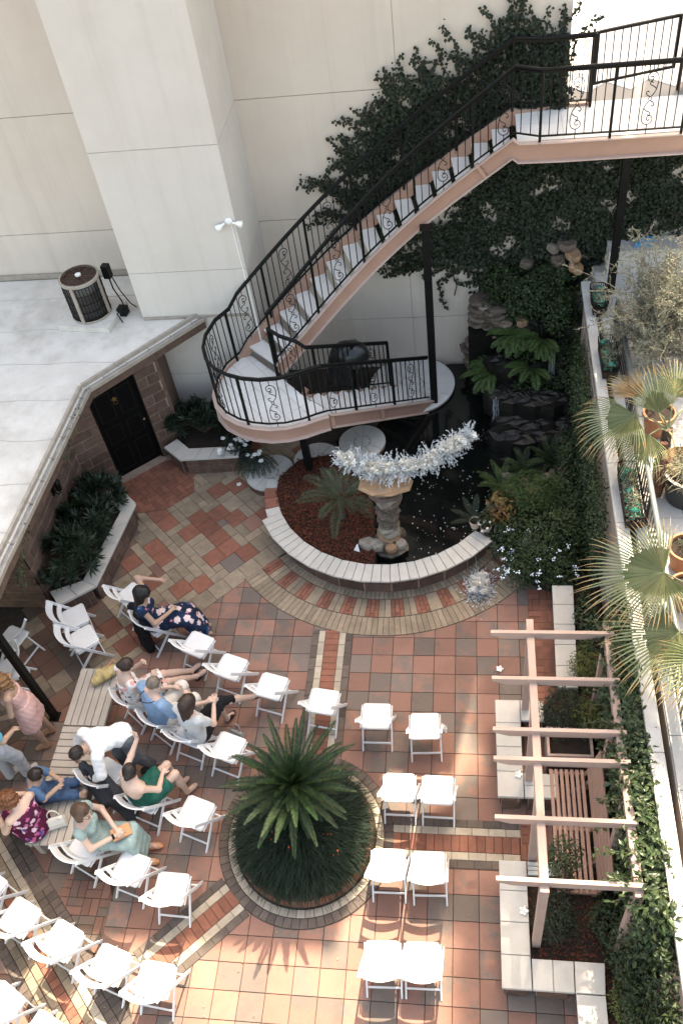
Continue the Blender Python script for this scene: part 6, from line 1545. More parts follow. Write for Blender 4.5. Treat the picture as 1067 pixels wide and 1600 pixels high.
# clothing shapes
def top_fn(e=.014, sleeve=0.0, neck_cut=.05, hem=None, back_low=0.0):
    """sleeve: 0 none .. 1 elbow .. 2 wrist"""
    def f(P, E):
        J = E['J']; d = E['torso'](P, e); ax = unit(J['neck']-J['chest']); u = (P-J['neck'])@ax; fw = np.cross(unit(J['chest']-J['pelvis']), E['rx']); y = (P-J['neck'])@fw
        d = np.maximum(d, u+neck_cut+np.maximum(y, 0)*.55+np.maximum(-y, 0)*back_low)
        if hem is not None: d = np.maximum(d, -((P-J['pelvis'])@unit(J['chest']-J['pelvis'])+hem))
        for S in 'LR':
            a, b, c = J['sh'+S], J['el'+S], J['wr'+S]; r = E['ra']
            if sleeve > 0: d = smin(d, sd_cone(P, a, a+(b-a)*min(1, sleeve), r[0]+e+.006, r[0]*(1-min(1, sleeve)*.12)+e+.004), .03)
            if sleeve > 1: d = smin(d, sd_cone(P, b, b+(c-b)*(sleeve-1)*.97, r[1]+e+.006, r[2]+e+.004), .03)
        return d
    return f
def legs_fn(e=.012, upto=2.0, waist=.10, flare=0.0):
    def f(P, E):
        J = E['J']; d = np.maximum(E['torso'](P, e), (P-J['pelvis'])@unit(J['chest']-J['pelvis'])-waist); r = E['rl']
        for S in 'LR':
            a, b, c = J['hip'+S], J['kn'+S], J['ank'+S]; k = sd_cone(P, a, a+(b-a)*min(1, upto), r[0]+e, r[1]*1.0+(r[0]-r[1])*(1-min(1, upto))+e+.006)
            if upto > 1: k = smin(k, sd_cone(P, b, b+(c-b)*(upto-1)*.97, r[1]+e+.005, r[2]+e+.012+flare), .03)
            d = smin(d, k, .045)
        return d
    return f
def skirt_fn(e=.015, upto=1.0, drop=.0, spread=.05, waist=.14):
    """one skirt over both thighs (seated or standing); upto counts along thigh then shin"""
    def f(P, E):
        J = E['J']; d = np.maximum(E['torso'](P, e), (P-J['pelvis'])@unit(J['chest']-J['pelvis'])-waist); r = E['rl']
        def at(S, t):
            a, b, c = J['hip'+S], J['kn'+S], J['ank'+S]; return a+(b-a)*t if t <= 1 else b+(c-b)*(t-1)
        n = 7; prev = None
        for i in range(n+1):
            t = upto*i/n; L, R_ = at('L', t), at('R', t); rr = r[0]+(r[1]-r[0])*min(t, 1)+e+spread*t*.35; k = sd_cone(P, L-V3(0, 0, drop*t), R_-V3(0, 0, drop*t), rr, rr); 
            d = smin(d, k, .05)
        m1 = (at('L', upto)+at('R', upto))/2; m0 = (at('L', upto-.15)+at('R', upto-.15))/2; d = np.maximum(d, (P-m1)@unit(m1-m0)-.02)
        inner = None
        return d
    return f
def union_fn(*fs, k=.04):
    def f(P, E):
        d = fs[0](P, E)
        for g_ in fs[1:]: d = smin(d, g_(P, E), k)
        return d
    return f
def shoe_fn(e=.010, h=.05):
    def f(P, E):
        J = E['J']; d = None
        for S in 'LR':
            a, b = J['ank'+S], E['foot'][S]; k = smin(sd_cone(P, a-V3(0, 0, .03), b*.8+a*.2-V3(0, 0, .01), .040+e, .036+e), sd_cone(P, a*.5+b*.5, b, .034+e, .028+e), .02); k = np.maximum(k, (P-a)@V3(0, 0, 1)-h*.2)
            d = k if d is None else np.minimum(d, k)
        return d
    return f
def seated(sh_lean=0.0, twist=0.0, legs='down', knee_w=.09, crossed=None, seat=.46, **kw):
    z = seat+.10; J = dict(pelvis=(0, -.06, z), chest=(0+twist*.05, -.10+sh_lean, z+.36), neck=(0, -.06+sh_lean*1.25, z+.55), head=(0, -.015+sh_lean*1.4, z+.665), look=(0, 1, -.35),
        shL=(-.17, -.09+sh_lean*1.2+twist*.06, z+.50), shR=(.17, -.09+sh_lean*1.2-twist*.06, z+.50), hipL=(-.088, -.02, z-.03), hipR=(.088, -.02, z-.03),
        knL=(-knee_w, .40, z+.0), knR=(knee_w, .40, z+.0), ankL=(-knee_w, .42, .085), ankR=(knee_w, .42, .085), elL=(-.24, .02+sh_lean, z+.22), elR=(.24, .02+sh_lean, z+.22), wrL=(-.10, .22, z+.14), wrR=(.10, .22, z+.14))
    J.update(kw); return J
HAIRM['black'] = hairm('black', (.008, .006, .005)); HAIRM['brown'] = hairm('brown', (.035, .018, .011)); HAIRM['dark'] = hairm('dark', (.018, .011, .008)); HAIRM['grey'] = hairm('grey', (.20, .155, .12)); HAIRM['red'] = hairm('red', (.16, .055, .02)); HAIRM['blonde'] = hairm('blonde', (.24, .12, .05)); HAIRM['caramel'] = hairm('caramel', (.09, .05, .03))
C_navy = cloth('navy_floral', (.008, .012, .028), (.012, .03, .07), 4, print_=[(3.2, .42, (.012, .075, .19), 1.3), (7.5, .40, (.66, .52, .50), 0.0), (9, .20, (.55, .20, .26), 3.1)])
C_wfl = cloth('white_floral', (.68, .65, .62), print_=[(14, .36, (.03, .03, .035), 0.0), (9, .34, (.62, .30, .27), 2.3)])
C_chambray = cloth('chambray', (.20, .31, .44), (.16, .255, .37), 20)
C_white = cloth('white_cotton', (.66, .66, .655), None)
C_lace = cloth('grey_lace', (.52, .53, .53), (.36, .37, .37), 120)
C_grey = cloth('grey_suiting', (.12, .13, .14), (.10, .108, .115), 60)
C_char = cloth('charcoal_suiting', (.045, .048, .054), (.035, .037, .042), 60)
C_black = cloth('black_cloth', (.010, .010, .012), None)
C_green = cloth('emerald_satin', (.008, .105, .075), (.005, .06, .045), 6, .32, .3, 14)
C_mint = cloth('sage_satin', (.27, .36, .345), (.19, .27, .26), 9, .42, .5, 16)
C_plum = cloth('plum_floral', (.085, .010, .035), (.06, .008, .03), 8, print_=[(11, .38, (.45, .10, .22), 1.9), (9, .36, (.62, .44, .52), 0.0), (7, .20, (.07, .06, .28), 4.2)])
C_pink = cloth('blush_cloth', (.60, .36, .32), (.54, .32, .285), 5)
C_turq = cloth('turquoise_cotton', (.10, .38, .50), (.08, .33, .44), 9)
C_lgrey = cloth('light_grey_linen', (.42, .43, .45), (.37, .38, .40), 20)
C_cream = cloth('cream_cloth', (.62, .58, .52), None)
M['shoe_black'] = mat('black_leather', (.012, .012, .012), None, rough=.4); M['shoe_white'] = mat('white_rubber', (.7, .7, .68), None, rough=.6); M['tan_leather'] = mat('tan_leather', (.52, .24, .11), None, rough=.5)

# 1 long-haired woman in the dark floral dress
person('woman with long black hair in a dark navy floral dress in the front row', (-4.40, .22, 0), 18,
    seated(-.02, look=(.25, .75, -.62), shL=(-.19, -.05, 1.05), knL=(-.05, .44, .56), knR=(.13, .44, .56), ankL=(-.02, .54, .12), ankR=(.14, .54, .12), elL=(-.36, -.12, 1.16), wrL=(-.30, .16, 1.08), elR=(.27, .0, .80), wrR=(.10, .24, .78), head=(.02, -.03, 1.225)), 'tan',
    hair=('black', hair_long(.42, .12, .10, .075)), hands={'L': (V3(.2, .9, -.2), V3(.3, 0, -1), .5), 'R': (V3(-.8, .5, 0), V3(0, .2, -1), .7)},
    clothes=[('dress', C_navy, union_fn(top_fn(.014, .12, .06), skirt_fn(.02, 1.9, .0, .12)), .016)])
# 2 woman in the white printed dress
person('woman in a white dress with black and pink print, legs stretched out', (-4.40, -1.05, 0), 44,
    seated(.05, look=(.3, .8, -.6), knL=(-.04, .44, .54), knR=(.13, .42, .55), ankL=(.00, .82, .26), ankR=(.10, .84, .20), toeL=(.02, .96, .30), toeR=(.13, .98, .24), elL=(-.22, .12, .80), wrL=(-.06, .26, 1.02), elR=(.25, .06, .78), wrR=(.12, .26, .82)), 'fair',
    hair=('brown', hair_bun), hands={'L': (V3(.5, .3, .8), V3(.5, -.8, 0), .9), 'R': (V3(-.5, .6, .4), V3(0, 0, -1), .8)},
    clothes=[('dress', C_wfl, union_fn(top_fn(.014, .1, .07, None, .6), skirt_fn(.02, .92, .0, .06)), .0165), ('shoes', M['shoe_black'], shoe_fn(.012), .012)], thick=1.06)
# 3 man in the blue shirt
person('grey-haired man in a blue shirt and light trousers, seated beside the white dress', (-3.95, -1.34, 0), 50,
    seated(.06, look=(.45, .8, -.5), knee_w=.13, knL=(-.12, .42, .60), knR=(.15, .42, .56), elL=(-.29, .06, .82), wrL=(-.12, .30, .74), elR=(.30, .06, .80), wrR=(.12, .34, .72), shL=(-.21, -.02, 1.06), shR=(.21, -.02, 1.06)), 'fair',
    hair=('grey', hair_short), female=False, thick=1.14, hands={'L': (V3(.6, .6, -.2), V3(.1, 0, -1), .7), 'R': (V3(-.6, .6, -.1), V3(0, 0, -1), .7)},
    clothes=[('shirt', C_chambray, top_fn(.018, .85, .03, .10), .0165), ('trousers', C_cream, legs_fn(.016, 2), .0165), ('shoes', M['shoe_black'], shoe_fn(), .013)])
m = MB(); m.tube([(math.cos(a)*.115, math.sin(a)*.13-.06, 1.10-.05*math.sin(a)) for a in np.linspace(0, 6.28, 22)[:-1]], .006, 5, True); o = m.build('neck_cord', M['black']); tag(o, 'dark cord hanging round the neck of the man in blue', 'cord'); o.location = (-3.95, -1.34, 0); o.rotation_euler = (0, 0, R(50-90))
# 4 woman in the grey lace top
person('woman with straight brown hair in a grey lace top and black trousers', (-3.40, -1.56, 0), 62,
    seated(.03, look=(-.1, .9, -.45), knL=(-.04, .42, .58), knR=(.06, .44, .68), ankR=(.26, .80, .42), toeR=(.34, .92, .40), ankL=(-.02, .46, .085), elL=(-.25, .06, .82), wrL=(.0, .26, .88), elR=(.26, .08, .82), wrR=(.10, .30, .86)), 'fair',
    hair=('brown', hair_long(.42, .03, 0, .08)), hands={'L': (V3(.6, .6, .3), V3(.2, .3, -1), .8), 'R': (V3(-.3, .7, .5), V3(-.6, 0, -.6), .8)},
    clothes=[('top', C_lace, top_fn(.018, .55, .05, .06), .0165), ('trousers', C_black, legs_fn(.012, 1.35), .0165), ('sandals', M['shoe_black'], shoe_fn(.004, .0), .012)])
# 5 man bending over the chair
person('man in white shirt and grey trousers bending to drape a dark jacket', (-4.36, -1.93, 0), 222, 
    dict(pelvis=(0, -.10, .93), chest=(0, .18, 1.13), neck=(-.02, .37, 1.19), head=(-.03, .47, 1.19), look=(.05, .55, -.85), shL=(-.20, .30, 1.15), shR=(.20, .30, 1.15), hipL=(-.10, -.10, .90), hipR=(.10, -.10, .90), knL=(-.11, -.08, .50), knR=(.11, .06, .49), ankL=(-.10, -.22, .10), ankR=(.11, .04, .09),
         elL=(-.30, .38, .90), wrL=(-.20, .46, .74), elR=(.30, .40, .92), wrR=(.26, .52, .76)), 'tan', hair=('dark', hair_short), female=False,
    hands={'L': (V3(.1, .4, -.9), V3(.6, -.6, -.2), .7), 'R': (V3(-.1, .4, -.9), V3(-.6, -.6, -.2), .7)},
    clothes=[('shirt', C_white, top_fn(.022, 1.95, .03, .08), .0165), ('trousers', C_grey, legs_fn(.018, 2, .09), .0165), ('shoes', M['shoe_black'], shoe_fn(.012), .013)])
# 6 woman in green
person('woman in an emerald satin backless dress with tied-up dark hair', (-3.93, -2.48, 0), 55,
    seated(.0, look=(-.55, .75, -.3), neck=(-.01, -.05, 1.05), head=(-.03, -.01, 1.155), knL=(-.04, .42, .60), knR=(.14, .40, .60), ankL=(.02, .42, .10), ankR=(.18, .42, .10), elL=(-.27, .16, 1.02), wrL=(-.32, .34, 1.12), elR=(.24, .10, .80), wrR=(.08, .28, .72), shL=(-.17, -.05, 1.0), shR=(.16, -.05, .98)), 'fair',
    hair=('dark', hair_bun), hands={'L': (V3(-.5, .3, .7), V3(.2, -.9, 0), .9), 'R': (V3(-.4, .8, -.1), V3(0, 0, -1), .5)},
    clothes=[('dress', C_green, union_fn(top_fn(.012, 0, .20, None, .9), skirt_fn(.02, .72, .0, .10)), .0165)])
# 7 woman in mint
person('woman with fair hair and glasses in a sage satin dress holding an orange clutch', (-4.40, -3.05, 0), 6,
    seated(.03, look=(.35, .85, -.1), knL=(-.06, .44, .58), knR=(.16, .44, .58), ankL=(-.02, .50, .1), ankR=(.18, .48, .1), elL=(-.24, .06, .80), wrL=(.02, .28, .76), elR=(.27, .02, .80), wrR=(.10, .28, .74)), 'fair',
    hair=('caramel', hair_long(.26, .05, .03, .075)), hands={'L': (V3(.7, .6, .0), V3(0, .1, -1), .7), 'R': (V3(-.6, .6, .0), V3(0, .1, -1), .7)},
    clothes=[('dress', C_mint, union_fn(top_fn(.012, .22, .06), skirt_fn(.012, 1.72, .0, .03)), .0165), ('shoes', M['tan_leather'], shoe_fn(.004), .013)], thick=1.0, glasses=True, extras=(('watch', 'R', 'black'),))
# 8 woman in plum
person('woman with curly auburn hair in a plum floral dress sitting on the bench end', (-5.32, -2.95, 0), 158,
    seated(.05, seat=.46, look=(.35, .8, -.45), elL=(-.26, .10, .80), wrL=(-.14, .30, .92), elR=(.26, .10, .82), wrR=(.10, .28, .98)), 'fair',
    hair=('red', hair_curly), hands={'L': (V3(.4, .6, .3), V3(.6, 0, -.5), .8), 'R': (V3(-.3, .3, .9), V3(-.6, -.4, 0), .8)},
    clothes=[('dress', C_plum, union_fn(top_fn(.016, 0, .07, None, .15), skirt_fn(.02, 1.0, .0, .06)), .0165), ('shoes', M['shoe_black'], shoe_fn(), .013)], thick=1.12)
# 9 child
_ch = seated(.06, seat=.46, look=(-.1, .7, -.75), knL=(-.08, .30, .56), knR=(.08, .30, .56), ankL=(-.08, .50, .54), ankR=(.10, .52, .54), toeL=(-.08, .56, .64), toeR=(.10, .58, .64), shL=(-.125, 0, .90), shR=(.125, 0, .90), chest=(0, -.03, .80), neck=(0, .02, .93), head=(0, .06, 1.02), elL=(-.19, .08, .72), elR=(.19, .08, .72), wrL=(-.06, .24, .76), wrR=(.08, .24, .76), pelvis=(0, -.06, .54), hipL=(-.07, -.02, .53), hipR=(.07, -.02, .53))
person('dark-haired child in a blue shirt and denim sitting up on the long bench', (-5.30, -2.52, 0), 10, _ch, 'mid', s=.75, hair=('dark', hair_short), female=False, thick=.76,
    clothes=[('shirt', cloth('denim_shirt', (.10, .19, .33), (.075, .14, .25), 30), top_fn(.016, .8, .03, .08), .014), ('trousers', cloth('jeans', (.06, .11, .2), (.045, .085, .155), 40), legs_fn(.014, 1.6), .014), ('shoes', cloth('taupe_shoe', (.25, .21, .17)), shoe_fn(.004), .012)])
# 10 woman in pink
person('woman with curly blonde hair in blush pink standing beside the black post', (-5.76, -1.50, 0), 200,
    dict(pelvis=(0, 0, .98), chest=(0, .04, 1.33), neck=(0, .06, 1.51), head=(.01, .11, 1.615), look=(.2, .8, -.5), shL=(-.175, .04, 1.46), shR=(.175, .04, 1.46), hipL=(-.09, 0, .95), hipR=(.09, 0, .95), knL=(-.10, .06, .52), knR=(.10, .0, .52), ankL=(-.11, .02, .09), ankR=(.11, -.06, .09), elL=(-.26, .10, 1.20), wrL=(-.18, .30, 1.08), elR=(.25, .10, 1.20), wrR=(.16, .28, 1.06)), 'tan',
    hair=('blonde', hair_curly_long), hands={'L': (V3(.4, .8, -.2), V3(.4, 0, -1), .7), 'R': (V3(-.3, .8, -.2), V3(-.4, 0, -1), .7)},
    clothes=[('top', C_pink, top_fn(.015, 0, .08, -.02, .8), .0165), ('skirt', C_pink, skirt_fn(.03, .78, .0, .16), .0165), ('sandals', M['tan_leather'], shoe_fn(.002), .012)])
# 11 turquoise shirt
person('person in a turquoise shirt and pale grey trousers standing at the left edge', (-6.02, -2.12, 0), 75,
    dict(pelvis=(0, 0, .98), chest=(0, .02, 1.34), neck=(0, .04, 1.53), head=(0, .08, 1.645), look=(-.2, .9, -.3), shL=(-.20, .02, 1.48), shR=(.20, .02, 1.48), hipL=(-.10, 0, .95), hipR=(.10, 0, .95), knL=(-.11, .05, .52), knR=(.11, .12, .52), ankL=(-.11, 0, .09), ankR=(.12, .10, .09), elL=(-.27, .04, 1.20), wrL=(-.22, .25, 1.10), elR=(.27, .04, 1.20), wrR=(.22, .25, 1.08)), 'mid', hair=('dark', hair_short), female=False,
    clothes=[('shirt', C_turq, top_fn(.02, .6, .03, .14), .0165), ('trousers', C_lgrey, legs_fn(.02, 2, .08), .0165), ('shoes', C_cream, shoe_fn(.008), .013)])

# glasses and watch of the woman in sage, phone of the woman in plum
def near(px, py, deg, loc): a = R(deg-90); return (px*math.cos(a)-py*math.sin(a)+loc[0], px*math.sin(a)+py*math.cos(a)+loc[1])
# jackets and bags
def blobcloth(name, label, cat, loc, prims, mk, k=.05, h=.016, flat=None):
    def f(P):
        d = None
        for (a, b, ra, rb) in prims: q = sd_cone(P, a, b, ra, rb); d = q if d is None else smin(d, q, k)
        return d+.006*(np.sin(P[..., 0]*46+P[..., 2]*31)*np.sin(P[..., 1]*39-P[..., 2]*27)+.7*np.sin(P[..., 0]*80+P[..., 1]*70))
    pts = np.array([p for q in prims for p in q[:2]]); r = max(max(q[2], q[3]) for q in prims)+.06; a, b = surf(f, pts.min(0)-r, pts.max(0)+r, h)
    o = link(name, np_mesh(name, a, b, mk, smooth=True)); tag(o, label, cat); o.location = loc; return o
blobcloth('jacket', 'dark grey jacket being draped over the chair by the man in white', 'jacket', (0, 0, 0),
    [((-4.80, -2.22, .74), (-4.55, -2.30, .70), .045, .05), ((-4.80, -2.22, .72), (-4.74, -2.36, .42), .05, .06), ((-4.62, -2.32, .68), (-4.50, -2.52, .40), .07, .09), ((-4.50, -2.34, .66), (-4.30, -2.52, .36), .06, .09), ((-4.45, -2.50, .36), (-4.24, -2.58, .08), .08, .09), ((-4.36, -2.44, .5), (-4.22, -2.50, .12), .05, .07), ((-4.70, -2.40, .45), (-4.56, -2.52, .25), .05, .06)], C_char)
blobcloth('jacket', 'black jacket hanging over the back of the chair of the long-haired woman', 'jacket', (0, 0, 0),
    [((-4.78, .34, .76), (-4.52, .02, .74), .035, .035), ((-4.80, .32, .72), (-4.80, .28, .12), .05, .08), ((-4.66, .16, .72), (-4.70, .12, .08), .06, .09), ((-4.55, .02, .70), (-4.60, .0, .10), .05, .08), ((-4.78, .28, .5), (-4.56, .0, .45), .06, .06), ((-4.80, .28, .2), (-4.60, .0, .2), .07, .07)], C_black)
yb_ = blobcloth('straw_bag', 'slouchy pale yellow bag lying on the far end of the slatted bench', 'bag', (-4.98, -.74, .455), [((-.10, -.10, .07), (.10, .08, .07), .07, .08), ((-.08, .02, .10), (.07, -.04, .12), .06, .06), ((-.02, .10, .05), (.10, .14, .05), .05, .05)], cloth('straw_yellow', (.50, .40, .20), (.38, .29, .13), 25), .03)
m = MB(); m.tube([(.02, .10, .12), (.10, .20, .16), (.18, .16, .14), (.16, .06, .12)], .010, 6); m.build('strap', M['tan_leather'], yb_)
M['bagwhite'] = mat('white_leather', (.62, .59, .54), None, rough=.5)
def handbag(label, loc, rz, w, d, h_, mk):
    t = thing('handbag', label, 'bag', loc, rz); q = MB(); P = [(-w, -d), (w, -d), (w, d), (-w, d)]
    vs = [(x, y, 0) for x, y in inset(P, .01)] + [(x, y, .02) for x, y in P] + [(x*.96, y*.9, h_*.6) for x, y in P] + [(x*.82, y*.35, h_) for x, y in P]
    q.add(vs, [(3, 2, 1, 0)] + [(i*4+j, i*4+(j+1) % 4, (i+1)*4+(j+1) % 4, (i+1)*4+j) for i in range(3) for j in range(4)] + [(12, 13, 14, 15)]).build('body', mk, t)
    q = MB(); q.add([(-w*.9, -d*1.02, h_*.28), (w*.9, -d*1.02, h_*.28), (w*.84, -d*.4, h_*1.01), (-w*.84, -d*.4, h_*1.01)], [(0, 1, 2, 3)]).build('flap', mk, t)
    for s_ in (-1, 1):
        q = MB(); q.tube([(w*.6*math.cos(a), s_*d*.4+s_*.03*math.sin(a), h_*.9+.13*math.sin(a)) for a in np.linspace(0, math.pi, 11)], .009, 6); q.build('handle', mk, t)
    return t
handbag('white handbag with round handles on the bench beside the plum dress', (-5.03, -2.90, .455), R(200), .13, .065, .17, M['bagwhite'])
handbag('small grey handbag standing on the paving beside an empty chair', (-3.02, -1.36, .0), R(160), .11, .05, .14, mat('grey_leather', (.34, .33, .31), None, rough=.45))
c_ = MB().prism([(-.12, -.075), (.12, -.075), (.12, .075), (-.12, .075)], -.018, .018, .008).build('clutch_bag', M['tan_leather']); tag(c_, 'orange leather clutch held in the lap of the woman in sage green', 'bag'); c_.location = (-4.06, -3.06, .71); c_.rotation_euler = (R(18), R(10), R(35))

# ------------------------------------------------------------------ UPPER TERRACE: palms, pots, baskets, silver bush
def fan(parent, hub, fwd, L=.8, spread=115, nseg=40, droop=.5, mk='fan', tip='fan_dead', nrm=(0, 0, 1), petiole=None, fuse=.44, name='leaf', cup=.25, seed=0):
    """one costapalmate leaf: pleated web near the hub, free drooping tips beyond"""
    g_ = np.random.default_rng(seed+int(abs(hub[0]*1000))); h = np.array(hub, float); f = norm(np.array(fwd, float)); n = np.array(nrm, float); n = norm(n-f*(n@f)); s = np.cross(f, n)
    V = []; F = []; MI = []
    def dirn(a, c=0.0): return norm(f*math.cos(a)+s*math.sin(a)+n*(cup*abs(math.sin(a))+c))
    for i in range(nseg):
        a0 = R(-spread+2*spread*i/nseg); a1 = R(-spread+2*spread*(i+1)/nseg); am = (a0+a1)/2; l = L*(1-.28*abs(am)/R(spread)**1)*g_.uniform(.9, 1.06); rf = l*fuse
        o = len(V); p0 = h+dirn(a0)*rf*.98; p1 = h+dirn(a1)*rf*.98; pm = h+dirn(am, .0)*rf+n*(.012+.045*rf)
        V += [h, p0, pm, p1]; F += [(o, o+1, o+2), (o, o+2, o+3)]; MI += [0, 0]
        p = pm.copy(); d = dirn(am); w = np.linalg.norm(p1-p0)*.5; sd_ = norm(np.cross(d, n)); ns = 5; prev = None; dr = droop*g_.uniform(.6, 1.4)
        for k in range(ns+1):
            t = k/ns; ww = w*(1-t)**.7*.95; q = len(V); V += [p-sd_*ww-n*.012*(1-t), p+n*.004, p+sd_*ww-n*.012*(1-t)]
            if prev is not None:
                F += [(prev, prev+1, q+1, q), (prev+1, prev+2, q+2, q+1)]; MI += [1 if t > .62 else 0]*2
            prev = q; p = p+d*(l-rf)/ns; d = norm(d+np.array([0, 0, -1])*dr*(.2+.55*t)+g_.normal(size=3)*.04)
    me = bpy.data.meshes.new(name); me.from_pydata([tuple(v) for v in V], [], F); me.materials.append(M[mk]); me.materials.append(M[tip]); me.polygons.foreach_set('material_index', MI); me.update()
    o = link(name, me, parent)
    if petiole is not None:
        m = MB(); a = Vector(petiole); b = Vector(hub); m.tube([a, (a+b)/2+Vector((0, 0, .06)), b, b+Vector(f)*.15], [.016, .012, .009, .004], 5); m.build('petiole', M[mk], o)
    return o
fp = thing('fan_palm', 'upper fan palm on the terrace with drooping brown-tipped leaves and an upright leaf', 'palm', (2.72, 1.55, TZ))
def rel(o, p): return (p[0]-o[0], p[1]-o[1], p[2]-o[2])
O1 = (2.72, 1.55, TZ); cr1 = rel(O1, (2.72, 1.55, 2.95))
m = MB(); m.tube([(0, 0, 0), (.01, 0, .4), (0, 0, .78)], [.085, .075, .06], 10); m.build('trunk', M['bark'], fp)
fan(fp, rel(O1, (2.60, 1.66, 3.15)), (-.10, .62, .75), .66, 62, 26, .15, petiole=cr1, cup=.55, nrm=(-.3, -.6, .6), seed=1)
fan(fp, rel(O1, (2.32, 1.66, 3.12)), (-.86, -.46, -.30), .92, 75, 40, .75, petiole=cr1, seed=2)
fan(fp, rel(O1, (2.45, 1.98, 3.15)), (-.72, .62, -.05), .62, 60, 26, .35, 'fan_dead', 'fan_dead', petiole=cr1, seed=3)
fan(fp, rel(O1, (2.95, 1.72, 3.2)), (1, .15, .0), .75, 100, 34, .5, petiole=cr1, seed=4)
fan(fp, rel(O1, (2.48, 1.42, 3.0)), (-.45, -.75, -.75), .70, 70, 30, .8, 'fan', 'fan_dead', petiole=cr1, seed=5)
fan(fp, rel(O1, (2.80, 1.85, 3.25)), (.5, .8, .35), .65, 85, 30, .4, petiole=cr1, seed=6)
fan(fp, rel(O1, (2.78, 1.30, 2.9)), (.2, -.8, -.8), .62, 80, 26, .9, 'fan_dead', 'fan_dead', petiole=cr1, seed=7)
O2 = (2.95, -1.35, TZ); f2 = thing('fan_palm', 'lower fan palm on the terrace spreading a wide pale leaf over the wall', 'palm', O2); cr2 = rel(O2, (2.92, -1.35, 3.05))
m = MB(); m.tube([(0, 0, 0), (0, 0, .5), (-.02, 0, .9)], [.10, .09, .07], 10); m.build('trunk', M['bark'], f2)
fan(f2, rel(O2, (2.27, -1.02, 3.32)), (-.97, -.12, -.16), .98, 118, 58, .38, petiole=cr2, seed=11, cup=.12)
fan(f2, rel(O2, (2.36, -1.66, 3.15)), (-.80, -.62, -.30), .92, 105, 50, .55, petiole=cr2, seed=12, cup=.15)
fan(f2, rel(O2, (2.66, -1.98, 3.1)), (-.35, -.95, -.35), .85, 100, 44, .6, petiole=cr2, seed=13)
fan(f2, rel(O2, (3.2, -.9, 3.35)), (.6, .8, .1), .85, 105, 40, .5, petiole=cr2, seed=14)
fan(f2, rel(O2, (3.4, -1.6, 3.3)), (.95, -.3, .1), .85, 105, 40, .5, petiole=cr2, seed=15)
def bigpot(label, x, y, r, h, mk, z=TZ): return pot('plant_pot', label, x, y, z, r, h, mk)
b1 = bigpot('large black pot of dry grassy plants on the upper terrace', 2.98, 1.08, .34, .52, 'blackpot')
a = nrg.uniform(0, 6.28, 420); d = np.c_[np.cos(a)*.7, np.sin(a)*.7, nrg.uniform(.3, 1.3, 420)]; link('grass', strap('grass', np.c_[nrg.normal(size=420)*.1, nrg.normal(size=420)*.1, np.full(420, .46)], d, nrg.uniform(.25, .5, 420), .011, nrg.uniform(.8, 1.8, 420), M['straw'], 4), b1)
foliage('foliage', b1, [((0, 0, .62), (.30, .30, .18), 420)], .06, .3, 'olive')
b2 = bigpot('terracotta pot with a dark rim of soil beside the pipe rail', 2.78, -.05, .21, .36, 'terracotta'); foliage('foliage', b2, [((.03, 0, .40), (.14, .14, .1), 110)], .06, .3, 'hedge')
bigpot('terracotta pot under the lower fan palm leaf', 2.70, -.62, .20, .34, 'terracotta')
bigpot('terracotta pot behind the upper fan palm', 2.78, 2.30, .21, .38, 'terracotta')
dw = thing('driftwood', 'brown gnarled driftwood standing against the pipe rail', 'driftwood', (2.62, 1.12, TZ)); m = MB()
m.tube([(0, 0, 0), (.03, .05, .25), (-.01, .12, .5), (.03, .2, .75)], [.07, .085, .06, .05], 8); m.tube([(0, .1, .45), (-.04, -.02, .6), (.05, -.08, .72)], [.055, .05, .03], 7); m.build('trunk', M['rust'], dw)
# wire baskets with green glass
def basket(label, x0, x1, y0, y1, zt, seed):
    t = thing('wire_basket', label, 'planter', ((x0+x1)/2, (y0+y1)/2, zt-.26)); w, l = (x1-x0)/2, (y1-y0)/2; m = MB()
    def ring(z, k): 
        r = .06; P = []
        for (cx, cy, a0) in ((w*k-r, l*k-r, 0), (-w*k+r, l*k-r, 90), (-w*k+r, -l*k+r, 180), (w*k-r, -l*k+r, 270)): P += [(cx+r*math.cos(R(a0+q*30)), cy+r*math.sin(R(a0+q*30)), z) for q in range(4)]
        return P
    a, b, c = ring(.27, 1), ring(.15, .92), ring(.0, .7)
    m.tube(a, .009, 5, True); m.tube(b, .006, 4, True); m.tube(c, .006, 4, True)
    for p, q, r_ in zip(a, b, c): m.tube([p, q, r_], .005, 4)
    for i in range(12): y = -l*.9+1.8*l*i/11; m.tube([(-w, y, .27), (-w*.92, y, .15), (-w*.7, y*.8, 0), (w*.7, y*.8, 0), (w*.92, y, .15), (w, y, .27)], .005, 4)
    m.build('frame', M['rust_iron'], t); MB().box(-w*.86, w*.86, -l*.93, l*.93, .03, .15).build('liner', M['soil'], t)
    g_ = np.random.default_rng(seed); m = MB()
    for i in range(int(90*l/.5)): m.ell((g_.uniform(-w, w)*.82, g_.uniform(-l, l)*.9, .16+g_.uniform(0, .06)), g_.uniform(.012, .034), 6, 4)
    tag(m.build('glass_pebbles', M['glass_green'], t), kind='stuff')
    foliage('foliage', t, [((0, 0, .22), (w*.85, l*.9, .05), int(650*l/.5))], .045, .3, 'olive'); foliage('dry_stems', t, [((0, 0, .22), (w*.9, l*.95, .06), int(160*l/.5))], .06, .12, 'straw')['kind'] = 'stuff'
    for i in range(3): MB().ell((g_.uniform(-w, w)*.4, -l*.7+l*.7*i, .22), .055, 10, 7).build('glass_float', M['glass_green'], t, True)
basket('long wire basket of green glass and silvery plants in front of the driftwood', 2.14, 2.385, .46, 1.44, 2.50, 1)
basket('short wire basket of green glass near the top of the coping', 2.14, 2.385, 3.35, 4.10, 2.50, 2)
basket('small wire basket of green plants beside the waterfall top', 2.14, 2.385, 4.9, 5.45, 2.50, 3)
